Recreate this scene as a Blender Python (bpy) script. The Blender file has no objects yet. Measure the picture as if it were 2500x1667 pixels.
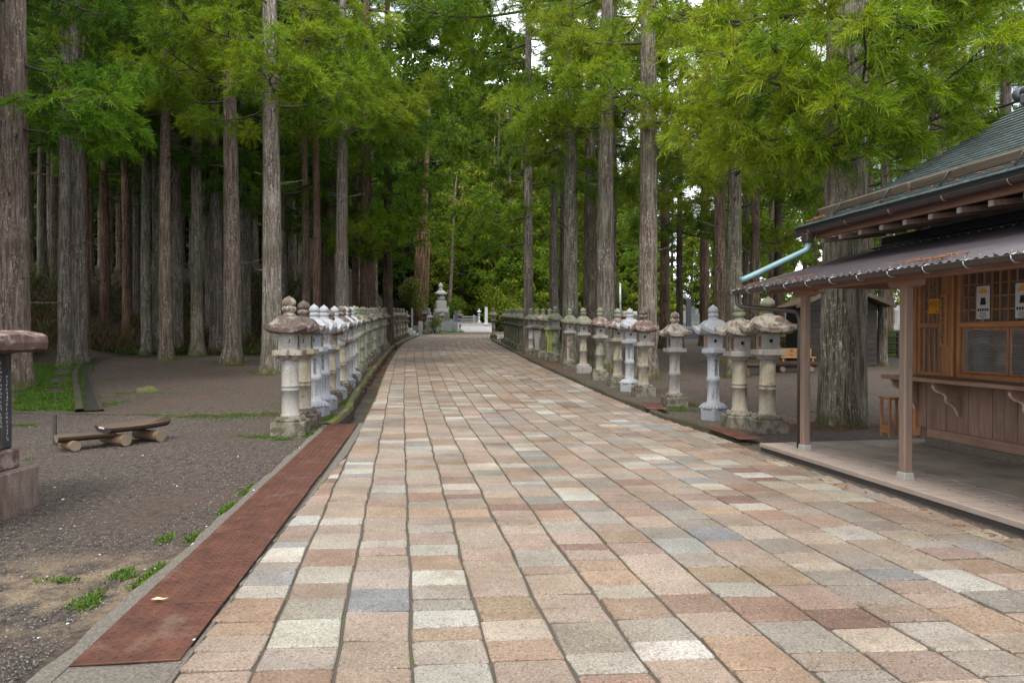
import bpy, math, random
import numpy as np
from mathutils import Vector, Matrix, Euler
PI = math.pi
random.seed(11); rng = np.random.default_rng(7)
SC = bpy.context.scene
COL = SC.collection

# ---------------------------------------------------------------- camera, sky, sun, exposure
F_PX, EYE = 1667.0, 1.6
cam_d = bpy.data.cameras.new("camera"); cam = bpy.data.objects.new("camera", cam_d); COL.objects.link(cam)
cam_d.sensor_width = 36.0; cam_d.lens = 36.0 * F_PX / 2500.0
cam_d.clip_start = 0.05; cam_d.clip_end = 2000
cam.location = (0, 0, EYE); cam.rotation_euler = (math.radians(90 - 0.62), 0, 0)
SC.camera = cam
SUN_EL, SUN_AZ = math.radians(58), math.radians(196)          # azimuth clockwise from +Y: behind the camera, a little to the left
world = bpy.data.worlds.new("World"); SC.world = world; world.use_nodes = True
def make_world():
    nt = world.node_tree; nt.nodes.clear(); N = nt.nodes.new; L = nt.links.new
    out = N("ShaderNodeOutputWorld"); bg = N("ShaderNodeBackground"); bg.inputs[1].default_value = 0.088
    sky = N("ShaderNodeTexSky"); sky.sky_type = 'NISHITA'; sky.sun_disc = False
    sky.sun_elevation = SUN_EL; sky.sun_rotation = SUN_AZ
    tc = N("ShaderNodeTexCoord"); mp = N("ShaderNodeMapping"); mp.inputs['Scale'].default_value = (1, 1, 2.2)
    no = N("ShaderNodeTexNoise"); no.inputs['Scale'].default_value = 2.6; no.inputs['Detail'].default_value = 5
    cr = N("ShaderNodeValToRGB"); cr.color_ramp.elements[0].position = 0.33; cr.color_ramp.elements[1].position = 0.50
    mx = N("ShaderNodeMix"); mx.data_type = 'RGBA'; mx.inputs['B'].default_value = (14.0, 14.4, 15.0, 1)
    L(tc.outputs['Generated'], mp.inputs['Vector']); L(mp.outputs[0], no.inputs['Vector']); L(no.outputs[0], cr.inputs[0])
    L(cr.outputs[0], mx.inputs['Factor']); L(sky.outputs[0], mx.inputs['A']); L(mx.outputs['Result'], bg.inputs[0]); L(bg.outputs[0], out.inputs[0])
make_world()
sun_d = bpy.data.lights.new("sun", 'SUN'); sun_d.energy = 1.5; sun_d.angle = math.radians(14); sun_d.color = (1.0, 0.95, 0.86)
sun = bpy.data.objects.new("sun", sun_d); COL.objects.link(sun)
_sd = Vector((math.sin(SUN_AZ) * math.cos(SUN_EL), math.cos(SUN_AZ) * math.cos(SUN_EL), math.sin(SUN_EL)))
sun.rotation_euler = _sd.to_track_quat('Z', 'Y').to_euler(); sun.location = _sd * 60
SC.view_settings.view_transform = 'Standard'; SC.view_settings.look = 'None'
SC.view_settings.exposure = 1.34; SC.view_settings.gamma = 1.0; SC.view_settings.use_curve_mapping = False
SC.render.engine = 'CYCLES'
cy = SC.cycles; cy.max_bounces = 7; cy.diffuse_bounces = 4; cy.glossy_bounces = 3; cy.transmission_bounces = 5; cy.transparent_max_bounces = 6
cy.use_denoising = True; cy.denoiser = 'OPENIMAGEDENOISE'; cy.sample_clamp_indirect = 6; cy.caustics_reflective = False; cy.caustics_refractive = False

# ---------------------------------------------------------------- materials
class NB:
    """small node-tree writer"""
    def __init__(s, name):
        s.m = bpy.data.materials.new(name); s.m.use_nodes = True; s.nt = s.m.node_tree; s.nt.nodes.clear()
        s.out = s.n("ShaderNodeOutputMaterial"); s.b = s.n("ShaderNodeBsdfPrincipled"); s.l(s.b.outputs[0], s.out.inputs[0])
        s.b.inputs['Specular IOR Level'].default_value = 0.3
    def n(s, t): return s.nt.nodes.new(t)
    def l(s, a, b): s.nt.links.new(a, b)
    def coord(s, kind='Object', scale=(1, 1, 1), rand=True):
        if kind == 'World':
            v = s.n("ShaderNodeNewGeometry").outputs['Position']
        else:
            v = s.n("ShaderNodeTexCoord").outputs['Object']
            if rand:
                oi = s.n("ShaderNodeObjectInfo"); mu = s.n("ShaderNodeVectorMath"); mu.operation = 'MULTIPLY_ADD'
                cb = s.n("ShaderNodeCombineXYZ"); s.l(oi.outputs['Random'], cb.inputs[0]); s.l(oi.outputs['Random'], cb.inputs[1]); s.l(oi.outputs['Random'], cb.inputs[2])
                s.l(cb.outputs[0], mu.inputs[0]); mu.inputs[1].default_value = (37, 71, 53); s.l(v, mu.inputs[2]); v = mu.outputs[0]
        if scale != (1, 1, 1):
            mp = s.n("ShaderNodeMapping"); mp.inputs['Scale'].default_value = scale; s.l(v, mp.inputs['Vector']); v = mp.outputs[0]
        return v
    def noise(s, v, scale, detail=3, rough=0.55, out=0):
        t = s.n("ShaderNodeTexNoise"); t.inputs['Scale'].default_value = scale; t.inputs['Detail'].default_value = detail; t.inputs['Roughness'].default_value = rough
        s.l(v, t.inputs['Vector']); return t.outputs[out]
    def voro(s, v, scale, feature='F1', out='Distance', rnd=1.0):
        t = s.n("ShaderNodeTexVoronoi"); t.feature = feature; t.inputs['Scale'].default_value = scale; t.inputs['Randomness'].default_value = rnd
        s.l(v, t.inputs['Vector']); return t.outputs[out]
    def ramp(s, f, stops, interp='LINEAR'):
        r = s.n("ShaderNodeValToRGB"); cr = r.color_ramp; cr.interpolation = interp
        while len(cr.elements) < len(stops): cr.elements.new(0.5)
        for e, (p, c) in zip(cr.elements, stops):
            e.position = p; e.color = (c, c, c, 1) if isinstance(c, (int, float)) else (*c, 1)
        s.l(f, r.inputs[0]); return r.outputs[0]
    def mix(s, f, a, b, mode='MIX'):
        m = s.n("ShaderNodeMix"); m.data_type = 'RGBA'; m.blend_type = mode
        for sock, val in ((m.inputs['Factor'], f), (m.inputs['A'], a), (m.inputs['B'], b)):
            if isinstance(val, (int, float)): sock.default_value = val if sock.name == 'Factor' else (val, val, val, 1)
            elif isinstance(val, tuple): sock.default_value = (*val[:3], 1)
            else: s.l(val, sock)
        return m.outputs['Result']
    def math(s, op, a, b=0.0):
        m = s.n("ShaderNodeMath"); m.operation = op
        for i, val in ((0, a), (1, b)):
            if isinstance(val, (int, float)): m.inputs[i].default_value = val
            else: s.l(val, m.inputs[i])
        return m.outputs[0]
    def sep(s, v):
        t = s.n("ShaderNodeSeparateXYZ"); s.l(v, t.inputs[0]); return t.outputs
    def attr(s, name):
        t = s.n("ShaderNodeAttribute"); t.attribute_name = name; return t.outputs['Color']
    def bump(s, h, strength=0.5, dist=0.02, chain=None):
        t = s.n("ShaderNodeBump"); t.inputs['Strength'].default_value = strength; t.inputs['Distance'].default_value = dist
        s.l(h, t.inputs['Height'])
        if chain is not None: s.l(chain, t.inputs['Normal'])
        s.l(t.outputs[0], s.b.inputs['Normal']); return t.outputs[0]
    def col(s, c):
        if isinstance(c, tuple): s.b.inputs['Base Color'].default_value = (*c[:3], 1)
        else: s.l(c, s.b.inputs['Base Color'])
    def rough(s, r):
        if isinstance(r, (int, float)): s.b.inputs['Roughness'].default_value = r
        else: s.l(r, s.b.inputs['Roughness'])

def mat_plain(name, c, rough=0.7, metal=0.0, var=0.25, scale=6, spec=0.3, bump=0.15):
    k = NB(name); v = k.coord(); n = k.noise(v, scale, 4)
    k.col(k.mix(n, tuple(x * (1 - var) for x in c), tuple(min(1, x * (1 + var)) for x in c))); k.rough(rough)
    k.b.inputs['Metallic'].default_value = metal; k.b.inputs['Specular IOR Level'].default_value = spec
    if bump: k.bump(k.noise(v, scale * 6, 3), bump, 0.01)
    return k.m

def mat_stone(name, base, lichen=None, lam=0.0, stain=None, sam=0.0, speck=0.35, fine=170):
    """granite: two grain sizes of specks, blotches of lichen and water stains"""
    k = NB(name); v = k.coord()
    g = k.noise(v, fine, 2, 0.7); g2 = k.voro(v, fine * 0.55, out='Color')
    d = tuple(x * (1 - speck) for x in base); l = tuple(min(0.9, x * (1 + speck * 0.55)) for x in base)
    c = k.mix(k.ramp(g, [(0.36, 0.0), (0.62, 1.0)]), d, l)
    c = k.mix(k.ramp(k.sep(g2)[0], [(0.0, 0.85), (0.16, 0.0)]), c, tuple(x * 0.35 for x in base))
    c = k.mix(k.ramp(k.noise(v, 3.0, 4), [(0.3, 0.0), (0.75, 0.45)]), c, tuple(x * 0.72 for x in base))
    if stain:
        sv = k.coord(scale=(1, 1, 0.25)); c = k.mix(k.ramp(k.noise(sv, 9, 5, 0.6), [(0.62 - sam * 0.35, 0.0), (0.78 - sam * 0.2, 0.85)]), c, stain)
    if lichen:
        li = k.ramp(k.noise(v, 7, 6, 0.68), [(0.66 - lam * 0.42, 0.0), (0.72 - lam * 0.36, 0.92)])
        lc = k.mix(k.noise(v, 40, 4), tuple(x * 0.55 for x in lichen), tuple(min(1, x * 1.5) for x in lichen))
        c = k.mix(li, c, lc)
        c = k.mix(k.ramp(k.noise(v, 26, 3, 0.7), [(0.64, 0.0), (0.69, 0.55 if lam > .2 else 0.15)]), c, (0.27, 0.26, 0.235))
    k.col(c); k.rough(0.85)
    k.bump(k.noise(v, 60, 5, 0.65), 0.45, 0.012)
    return k.m

def mat_wood(name, a, b, axis=2, rough=0.65, grain=1.0, weather=None):
    k = NB(name); s = [26, 26, 26]; s[axis] = 1.6
    v = k.coord(scale=tuple(x * grain for x in s)); n = k.noise(v, 1.0, 5, 0.65)
    c = k.mix(k.ramp(n, [(0.3, 0.0), (0.7, 1.0)]), a, b)
    v2 = k.coord(); c = k.mix(k.ramp(k.noise(v2, 2.2, 4), [(0.35, 0.0), (0.75, 0.55)]), c, weather or tuple(x * 0.6 for x in a))
    k.col(c); k.rough(rough); k.bump(n, 0.35, 0.006)
    return k.m

# ---------------------------------------------------------------- mesh builder
class MB:
    def __init__(s): s.v = []; s.f = []; s.mi = []; s.sm = []; s.c = []
    def add(s, vs, fs, mi=0, smooth=False, col=None):
        o = len(s.v); s.v.extend([tuple(p) for p in vs])
        for f in fs:
            s.f.append(tuple(i + o for i in f)); s.mi.append(mi); s.sm.append(smooth); s.c.append(col or (1, 1, 1))
        return s
    def box(s, c, d, bev=0.0, R=None, mi=0, taper=1.0):
        """box of size d centred at c, edges chamfered by bev; taper scales the top face"""
        hx, hy, hz = d[0] / 2, d[1] / 2, d[2] / 2
        if bev <= 0:
            vs = [(x * hx * (taper if z > 0 else 1), y * hy * (taper if z > 0 else 1), z * hz) for z in (-1, 1) for y in (-1, 1) for x in (-1, 1)]
            fs = [(0, 2, 3, 1), (4, 5, 7, 6), (0, 1, 5, 4), (2, 6, 7, 3), (0, 4, 6, 2), (1, 3, 7, 5)]
        else:
            b = min(bev, hx * .9, hy * .9, hz * .9); vs = []; fs = []; idx = {}
            for sx in (-1, 1):
                for sy in (-1, 1):
                    for sz in (-1, 1):
                        t = taper if sz > 0 else 1
                        for a in range(3):
                            p = [sx * (hx - b) * t, sy * (hy - b) * t, sz * (hz - b)]
                            p[a] = (sx * hx * t, sy * hy * t, sz * hz)[a]
                            idx[(sx, sy, sz, a)] = len(vs); vs.append(tuple(p))
            I = idx
            for a in range(3):
                o1, o2 = [(1, 2), (2, 0), (0, 1)][a]
                for sg in (-1, 1):
                    q = []
                    for (p, r) in ((-1, -1), (1, -1), (1, 1), (-1, 1)):
                        k = [0, 0, 0]; k[a] = sg; k[o1] = p; k[o2] = r; q.append(I[(k[0], k[1], k[2], a)])
                    fs.append(tuple(q if sg > 0 else q[::-1]))
            for a in range(3):
                o1, o2 = [(1, 2), (2, 0), (0, 1)][a]
                for p in (-1, 1):
                    for r in (-1, 1):
                        k0 = [0, 0, 0]; k1 = [0, 0, 0]; k0[a] = -1; k1[a] = 1
                        for k in (k0, k1): k[o1] = p; k[o2] = r
                        q = [I[(*k0, o1)], I[(*k1, o1)], I[(*k1, o2)], I[(*k0, o2)]]
                        fs.append(tuple(q if p * r > 0 else q[::-1]))
            for sx in (-1, 1):
                for sy in (-1, 1):
                    for sz in (-1, 1):
                        q = [I[(sx, sy, sz, 0)], I[(sx, sy, sz, 1)], I[(sx, sy, sz, 2)]]
                        fs.append(tuple(q if sx * sy * sz > 0 else q[::-1]))
        c = Vector(c)
        vs = [(R @ Vector(p) + c) if R is not None else Vector(p) + c for p in vs]
        return s.add(vs, fs, mi)
    def lathe(s, prof, n=16, c=(0, 0, 0), mi=0, smooth=True, caps=True, sq=None, rot=0.0):
        """prof = [(r, z)...] from bottom to top"""
        vs = []; fs = []
        for r, z in prof:
            for i in range(n):
                a = 2 * PI * i / n + rot; vs.append((c[0] + r * math.cos(a), c[1] + r * math.sin(a), c[2] + z))
        for j in range(len(prof) - 1):
            for i in range(n):
                k = (i + 1) % n; fs.append((j * n + i, j * n + k, (j + 1) * n + k, (j + 1) * n + i))
        if caps:
            fs.append(tuple(range(n - 1, -1, -1))); fs.append(tuple((len(prof) - 1) * n + i for i in range(n)))
        return s.add(vs, fs, mi, smooth)
    def tube(s, pts, rad, n=6, mi=0, smooth=True, caps=True):
        pts = [Vector(p) for p in pts]; m = len(pts)
        if isinstance(rad, (int, float)): rad = [rad] * m
        vs = []; fs = []; up = Vector((0, 0, 1)); prev = None
        for i in range(m):
            t = (pts[min(i + 1, m - 1)] - pts[max(i - 1, 0)]).normalized()
            if prev is None:
                x = t.cross(up if abs(t.z) < .95 else Vector((1, 0, 0))).normalized()
            else:
                x = (prev - t * prev.dot(t)).normalized()
            prev = x; y = t.cross(x)
            for k in range(n):
                a = 2 * PI * k / n; vs.append(pts[i] + (x * math.cos(a) + y * math.sin(a)) * rad[i])
        for j in range(m - 1):
            for i in range(n):
                k = (i + 1) % n; fs.append((j * n + i, j * n + k, (j + 1) * n + k, (j + 1) * n + i))
        if caps: fs.append(tuple(range(n - 1, -1, -1))); fs.append(tuple((m - 1) * n + i for i in range(n)))
        return s.add(vs, fs, mi, smooth)
    def prism(s, poly, a, b, mi=0):
        """poly = 3-D outline at one end; extruded by vector (b - a)"""
        d = Vector(b) - Vector(a); n = len(poly); vs = [Vector(p) for p in poly] + [Vector(p) + d for p in poly]
        fs = [tuple(range(n - 1, -1, -1)), tuple(range(n, 2 * n))] + [(i, (i + 1) % n, n + (i + 1) % n, n + i) for i in range(n)]
        return s.add(vs, fs, mi)
    def mesh(s, name, mats, color=False):
        m = bpy.data.meshes.new(name); m.from_pydata([tuple(p) for p in s.v], [], s.f)
        for mt in (mats if isinstance(mats, (list, tuple)) else [mats]): m.materials.append(mt)
        m.polygons.foreach_set("material_index", s.mi); m.polygons.foreach_set("use_smooth", s.sm)
        if color:
            a = m.color_attributes.new("tone", 'FLOAT_COLOR', 'CORNER')
            buf = np.empty((len(m.loops), 4), np.float32); buf[:, 3] = 1
            i = 0
            for f, c in zip(s.f, s.c):
                buf[i:i + len(f), :3] = c; i += len(f)
            a.data.foreach_set("color", buf.ravel())
        m.update(); return m
    def build(s, name, mats, parent=None, color=False, recalc=False, **kw):
        m = s.mesh(name, mats, color)
        if recalc:
            import bmesh
            bm = bmesh.new(); bm.from_mesh(m); bmesh.ops.recalc_face_normals(bm, faces=bm.faces); bm.to_mesh(m); bm.free()
        return obj(name, m, parent, **kw)

def obj(name, data, parent=None, loc=None, rz=None, label=None, cat=None, group=None, kind=None, scale=None):
    o = bpy.data.objects.new(name, data); COL.objects.link(o)
    if parent is not None: o.parent = parent
    if loc is not None: o.location = loc
    if rz is not None: o.rotation_euler = (0, 0, rz)
    if scale is not None: o.scale = scale
    return tag(o, label, cat, group, kind)
def tag(o, label=None, cat=None, group=None, kind=None):
    for k, v in (('label', label), ('category', cat), ('group', group), ('kind', kind)):
        if v: o[k] = v
    return o
def empty(name, loc=(0, 0, 0), rz=0.0, label=None, cat=None, group=None):
    o = obj(name, None, None, loc, rz, label, cat, group); o.empty_display_size = 0.2; return o
def copy_tree(o, parent=None):
    c = o.copy(); COL.objects.link(c)
    if parent is not None: c.parent = parent; c.matrix_parent_inverse = o.matrix_parent_inverse
    for ch in [x for x in KIDS.get(o.name, [])]: copy_tree(ch, c)
    return c
KIDS = {}
def index_kids():
    KIDS.clear()
    for x in COL.objects:
        if x.parent: KIDS.setdefault(x.parent.name, []).append(x)
def np_mesh(name, verts, loops, counts, mats, cols=None, smooth=False, mi=None):
    """fast mesh from arrays: verts (n,3), loops flat vertex indices, counts per face; cols per face"""
    m = bpy.data.meshes.new(name); m.vertices.add(len(verts)); m.vertices.foreach_set("co", np.asarray(verts, np.float32).ravel())
    m.loops.add(len(loops)); m.loops.foreach_set("vertex_index", np.asarray(loops, np.int32))
    counts = np.asarray(counts, np.int32); st = np.concatenate([[0], np.cumsum(counts)[:-1]]).astype(np.int32)
    m.polygons.add(len(counts)); m.polygons.foreach_set("loop_start", st)
    for mt in (mats if isinstance(mats, (list, tuple)) else [mats]): m.materials.append(mt)
    if mi is not None: m.polygons.foreach_set("material_index", np.asarray(mi, np.int32))
    if smooth: m.polygons.foreach_set("use_smooth", np.ones(len(counts), bool))
    if cols is not None:
        a = m.color_attributes.new("tone", 'FLOAT_COLOR', 'CORNER')
        c = np.ones((len(loops), 4), np.float32); c[:, :3] = np.repeat(np.asarray(cols, np.float32), counts, axis=0)
        a.data.foreach_set("color", c.ravel())
    m.update(calc_edges=True); m.validate(); return m
# ---------------------------------------------------------------- the lie of the land
def smooth_interp(x, xs, ys):
    """monotone cubic through (xs, ys), linear outside"""
    xs = np.asarray(xs, float); ys = np.asarray(ys, float); x = np.asarray(x, float)
    d = np.diff(ys) / np.diff(xs); m = np.empty_like(ys); m[0] = d[0]; m[-1] = d[-1]
    m[1:-1] = np.where(d[1:] * d[:-1] > 0, 2 * d[1:] * d[:-1] / (d[1:] + d[:-1] + 1e-12), 0)
    i = np.clip(np.searchsorted(xs, x) - 1, 0, len(xs) - 2); h = xs[i + 1] - xs[i]; t = (x - xs[i]) / h; tc = np.clip(t, 0, 1)
    r = (2*tc**3-3*tc**2+1)*ys[i] + (tc**3-2*tc**2+tc)*h*m[i] + (-2*tc**3+3*tc**2)*ys[i+1] + (tc**3-tc**2)*h*m[i+1]
    return r + np.where(t < 0, t * h * m[0], 0) + np.where(t > 1, (t - 1) * h * m[-1], 0)
GY = [-10, 8, 12, 15.7, 19.3, 25.6, 36.3, 54.7, 65, 80, 92, 105, 120, 150, 200, 420]
GZ = [0, 0, .005, .09, .225, .475, .86, 1.42, 1.76, 1.95, 3.6, 10, 20, 38, 55, 62]
def g0(y): return smooth_interp(y, GY, GZ)
ROWL = ([5, 10.9, 15.9, 19.5, 25.8, 36.5, 54.7, 70], [-2.9, -3.55, -4.13, -4.62, -5.57, -6.85, -8.5, -9.6])
def row_x(y): return smooth_interp(y, *ROWL)
def bank_edge(x, y):
    t = np.clip((x / np.maximum(y, 5) + .665) / .06, 0, 1); return 25.2 + 5.6 * t * t * (3 - 2 * t) + np.clip(x + 10.5, 0, 9) * 2.0
def bank(x, y):
    """wooded bank at the back of the clearing left of the lantern row"""
    x = np.asarray(x, float); y = np.asarray(y, float)
    edge = bank_edge(x, y)
    t = np.clip((y - edge) / 14.0, 0, 1); h = (t * t * (3 - 2 * t)) * 4.0 + np.clip(y - edge - 14, 0, 60) * 0.10
    q = np.clip((x / np.maximum(y, 5) - .06) / .22, 0, 1)
    return h * np.clip((row_x(y) - 1.8 - x) / 5.0, 0, 1) * np.clip((100 - y) / 25, 0, 1) - np.clip(g0(y) - 2.0, 0, 99) * .9 * q
_GT = [float(v) for v in g0(np.arange(-6, 421) * .5)]
def g0_fast(y):
    q = max(0.0, min(y * 2 + 6, 425.0)); i = int(q); return _GT[i] + (_GT[i + 1] - _GT[i]) * (q - i)
def gz(x, y): return float(g0(y) + bank(x, y))
def hit(px, py):
    """where the ray through a pixel of the photograph meets the ground"""
    t = (py - 815.0) / F_PX; lo, hi = 1.0, 120.0
    f = lambda Y: EYE - t * Y - g0_fast(Y)
    for _ in range(36):
        mid = (lo + hi) / 2
        if f(mid) > 0: lo = mid
        else: hi = mid
    return ((px - 1250.0) / F_PX * lo, lo)
def at(px, Y, py=None):
    x = (px - 1250.0) / F_PX * Y
    return (x, Y, gz(x, Y) if py is None else EYE - (py - 815.0) / F_PX * Y)

# road: left edge, right edge and one long joint, as X(Y)
PLY = [0.3, 3.32, 4.75, 5.97, 8.95, 12.2, 15.8, 19.5, 26.5, 33, 42, 49, 57.5, 63]
PLX = [-1.32, -1.60, -1.79, -1.92, -2.20, -2.66, -3.16, -3.72, -4.73, -5.56, -6.62, -7.15, -7.55, -7.6]
JAY = [0.3, 3.13, 9.36, 13.1, 16.9, 21.2, 29.7, 34.3, 42, 49, 58, 63]
JAX = [0.01, -.454, -1.465, -2.07, -2.68, -3.33, -4.63, -5.25, -6.1, -6.6, -7.0, -7.1]
def road_l(y): return smooth_interp(y, PLY, PLX)
def joint(y): return smooth_interp(y, JAY, JAX)
DU, DV, C0 = Vector((.160, -.987, 0)), Vector((.987, .160, 0)), Vector((3.42, 9.4, 0))   # building axes: along its front, into it
def road_r(y):
    y = np.asarray(y, float)
    near = 3.42 - (y - 9.4) * .1621 - .13
    far = smooth_interp(y, [9.0, 10.7, 12.05, 19.5, 26.5, 33, 42, 48, 51, 54, 58, 63], [3.42, 3.22, 2.97, 1.80, .795, 0, -1.0, -1.5, -1.2, 1.0, 6.0, 14.0])
    w = np.clip((y - 8.8) / 1.6, 0, 1); return near * (1 - w) + far * w

# ---------------------------------------------------------------- ground materials
def ground_mat():
    k = NB("gravel_ground"); w = k.coord('World'); X, Y, Z = k.sep(w)
    fine = k.noise(w, 14, 9, 0.86); mid = k.noise(w, 24, 3, 0.6); big = k.noise(w, 0.55, 5, 0.6)
    c = k.mix(k.ramp(fine, [(0.40, 0), (0.60, 1)]), (0.010, 0.007, 0.005), (0.130, 0.100, 0.077))
    c = k.mix(k.ramp(k.voro(w, 46), [(0.0, 1.0), (0.13, 0.0)]), c, (0.20, 0.18, 0.16))
    c = k.mix(k.ramp(mid, [(0.46, 0), (0.66, .75)]), c, (0.036, 0.029, 0.025)); c = k.mix(k.ramp(k.noise(w, 30, 3, .75), [(0.57, 0), (0.66, .75)]), c, (0.16, 0.13, 0.105)); c = k.mix(k.ramp(k.noise(w, 17, 4, .75), [(.55, 0), (.68, .6)]), c, (0.030, 0.022, 0.017))
    c = k.mix(k.ramp(big, [(0.48, 0), (0.66, .7)]), c, (0.082, 0.056, 0.042))          # leaf mould and needles
    c = k.mix(k.ramp(k.noise(w, 7, 5, .7), [(0.60, 0), (0.70, .6)]), c, (0.10, 0.055, 0.035))
    # sandy wash at the near left corner
    d = k.n("ShaderNodeVectorMath"); d.operation = 'DISTANCE'; mp = k.n("ShaderNodeMapping"); mp.inputs['Scale'].default_value = (0.62, 1, 0)
    k.l(w, mp.inputs[0]); k.l(mp.outputs[0], d.inputs[0]); d.inputs[1].default_value = (-2.85 * .62, 4.25, 0)
    sand = k.math('MULTIPLY', k.ramp(d.outputs['Value'], [(0.30, 1), (.95, 0)]), k.ramp(k.noise(w, 3.2, 5, .6), [(0.40, 0), (0.58, 1)]))
    c = k.mix(sand, c, k.mix(k.ramp(fine, [(0.3, 0), (0.7, 1)]), (0.17, 0.12, 0.075), (0.33, 0.245, 0.16)))
    moss = k.ramp(k.noise(w, 1.3, 6, .65), [(0.62, 0), (0.70, .75)])
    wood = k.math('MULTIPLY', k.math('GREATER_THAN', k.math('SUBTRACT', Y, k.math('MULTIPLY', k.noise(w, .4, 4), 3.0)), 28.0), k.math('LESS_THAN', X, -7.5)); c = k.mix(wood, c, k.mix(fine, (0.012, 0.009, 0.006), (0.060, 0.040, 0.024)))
    far = k.ramp(k.math('DIVIDE', Y, 60.0), [(0.20, 0), (0.5, 1)])
    c = k.mix(k.math('MULTIPLY', moss, far), c, k.mix(fine, (0.03, 0.045, 0.010), (0.085, 0.105, 0.025)))
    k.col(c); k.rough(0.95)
    n1 = k.bump(fine, 1.0, 0.03); k.bump(k.voro(w, 46), 0.35, 0.015, n1)
    return k.m
M_GROUND = ground_mat()
def mat_paver():
    k = NB("granite_paver"); w = k.coord('World'); t = k.attr("tone")
    g = k.noise(w, 75, 5, .82); g2 = k.voro(w, 95, out='Color')
    c = k.mix(k.ramp(g, [(0.35, 0), (0.66, 1)]), k.mix(1.0, t, (.46, .42, .40), 'MULTIPLY'), k.mix(1.0, t, (1.42, 1.44, 1.46), 'MULTIPLY'))
    c = k.mix(k.ramp(k.sep(g2)[0], [(0.0, .8), (0.17, 0)]), c, k.mix(1.0, t, 0.30, 'MULTIPLY'))
    c = k.mix(k.ramp(k.sep(g2)[1], [(0.90, 0), (0.97, .4)]), c, (0.36, 0.34, 0.31))
    c = k.mix(k.ramp(k.noise(w, 2.1, 5, .65), [(0.40, 0), (0.78, .50)]), c, k.mix(1.0, t, 0.52, 'MULTIPLY'))
    c = k.mix(k.ramp(k.noise(w, 9, 6, .7), [(0.58, 0), (0.74, .6)]), c, (0.085, 0.068, 0.056)); c = k.mix(k.ramp(k.noise(w, 5.5, 6, .72), [(.60, 0), (.70, .45)]), c, k.mix(1.0, t, (1.5, 1.42, 1.32), 'MULTIPLY')); c = k.mix(k.ramp(k.math('ADD', k.noise(w, .8, 6, .65), k.math('MULTIPLY', k.ramp(k.math('DIVIDE', k.sep(w)[1], 40.0), [(.25, 0), (.75, 1)]), .16)), [(.44, 0), (.66, .62)]), c, k.mix(1.0, c, (.56, .48, .41), 'MULTIPLY')); c = k.mix(k.ramp(k.noise(w, 2.7, 7, .7), [(.57, 0), (.67, .4)]), c, (0.105, 0.085, 0.066))  # dirt patches; their deepening with distance puts tree shade into the colour
    k.col(c); k.rough(k.ramp(g, [(0.3, .62), (0.7, .85)]))
    n1 = k.bump(g, 0.55, 0.012); k.bump(k.noise(w, 14, 4), 0.35, 0.02, n1); return k.m
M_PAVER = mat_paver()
def mat_joint():
    k = NB("joint_mortar"); w = k.coord('World'); n = k.noise(w, 70, 4)
    c = k.mix(n, (0.036, 0.030, 0.024), (0.10, 0.083, 0.068)); c = k.mix(k.ramp(k.noise(w, 3.0, 5, .7), [(0.56, 0), (0.66, .9)]), c, (0.055, 0.075, 0.015))
    k.col(c); k.rough(.95); k.bump(n, .5, .01); return k.m
M_JOINT = mat_joint()
def mat_moss(name, base, moss, lo=0.42, hi=0.55):
    k = NB(name); w = k.coord('World'); n = k.noise(w, 60, 4); geo = k.n("ShaderNodeNewGeometry"); nz = k.sep(geo.outputs['Normal'])[2]
    c = k.mix(k.ramp(n, [(.3, 0), (.7, 1)]), tuple(x * .6 for x in base), tuple(x * 1.35 for x in base))
    mm = k.mix(k.noise(w, 22, 4, .7), tuple(x * .45 for x in moss), tuple(x * 1.4 for x in moss))
    f = k.math('MULTIPLY', k.ramp(k.noise(w, 4.5, 6, .68), [(lo, 0), (hi, 1)]), k.ramp(nz, [(-.3, .35), (.5, 1)]))
    k.col(k.mix(f, c, mm)); k.rough(.95); n1 = k.bump(n, .6, .012); k.bump(k.noise(w, 28, 4, .7), .6, .03, n1); return k.m
M_KERB = mat_moss("mossy_kerb", (0.085, 0.072, 0.058), (0.110, 0.112, 0.014), .40, .56)
M_KERBR = mat_moss("mossy_kerb_dark", (0.055, 0.044, 0.034), (0.042, 0.044, 0.009), .42, .60)
M_CONC = mat_moss("edge_concrete", (0.115, 0.100, 0.083), (0.055, 0.062, 0.016), .62, .74)
M_DITCH = mat_moss("ditch_bed", (0.060, 0.048, 0.038), (0.08, 0.085, 0.02), .55, .72)

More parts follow.
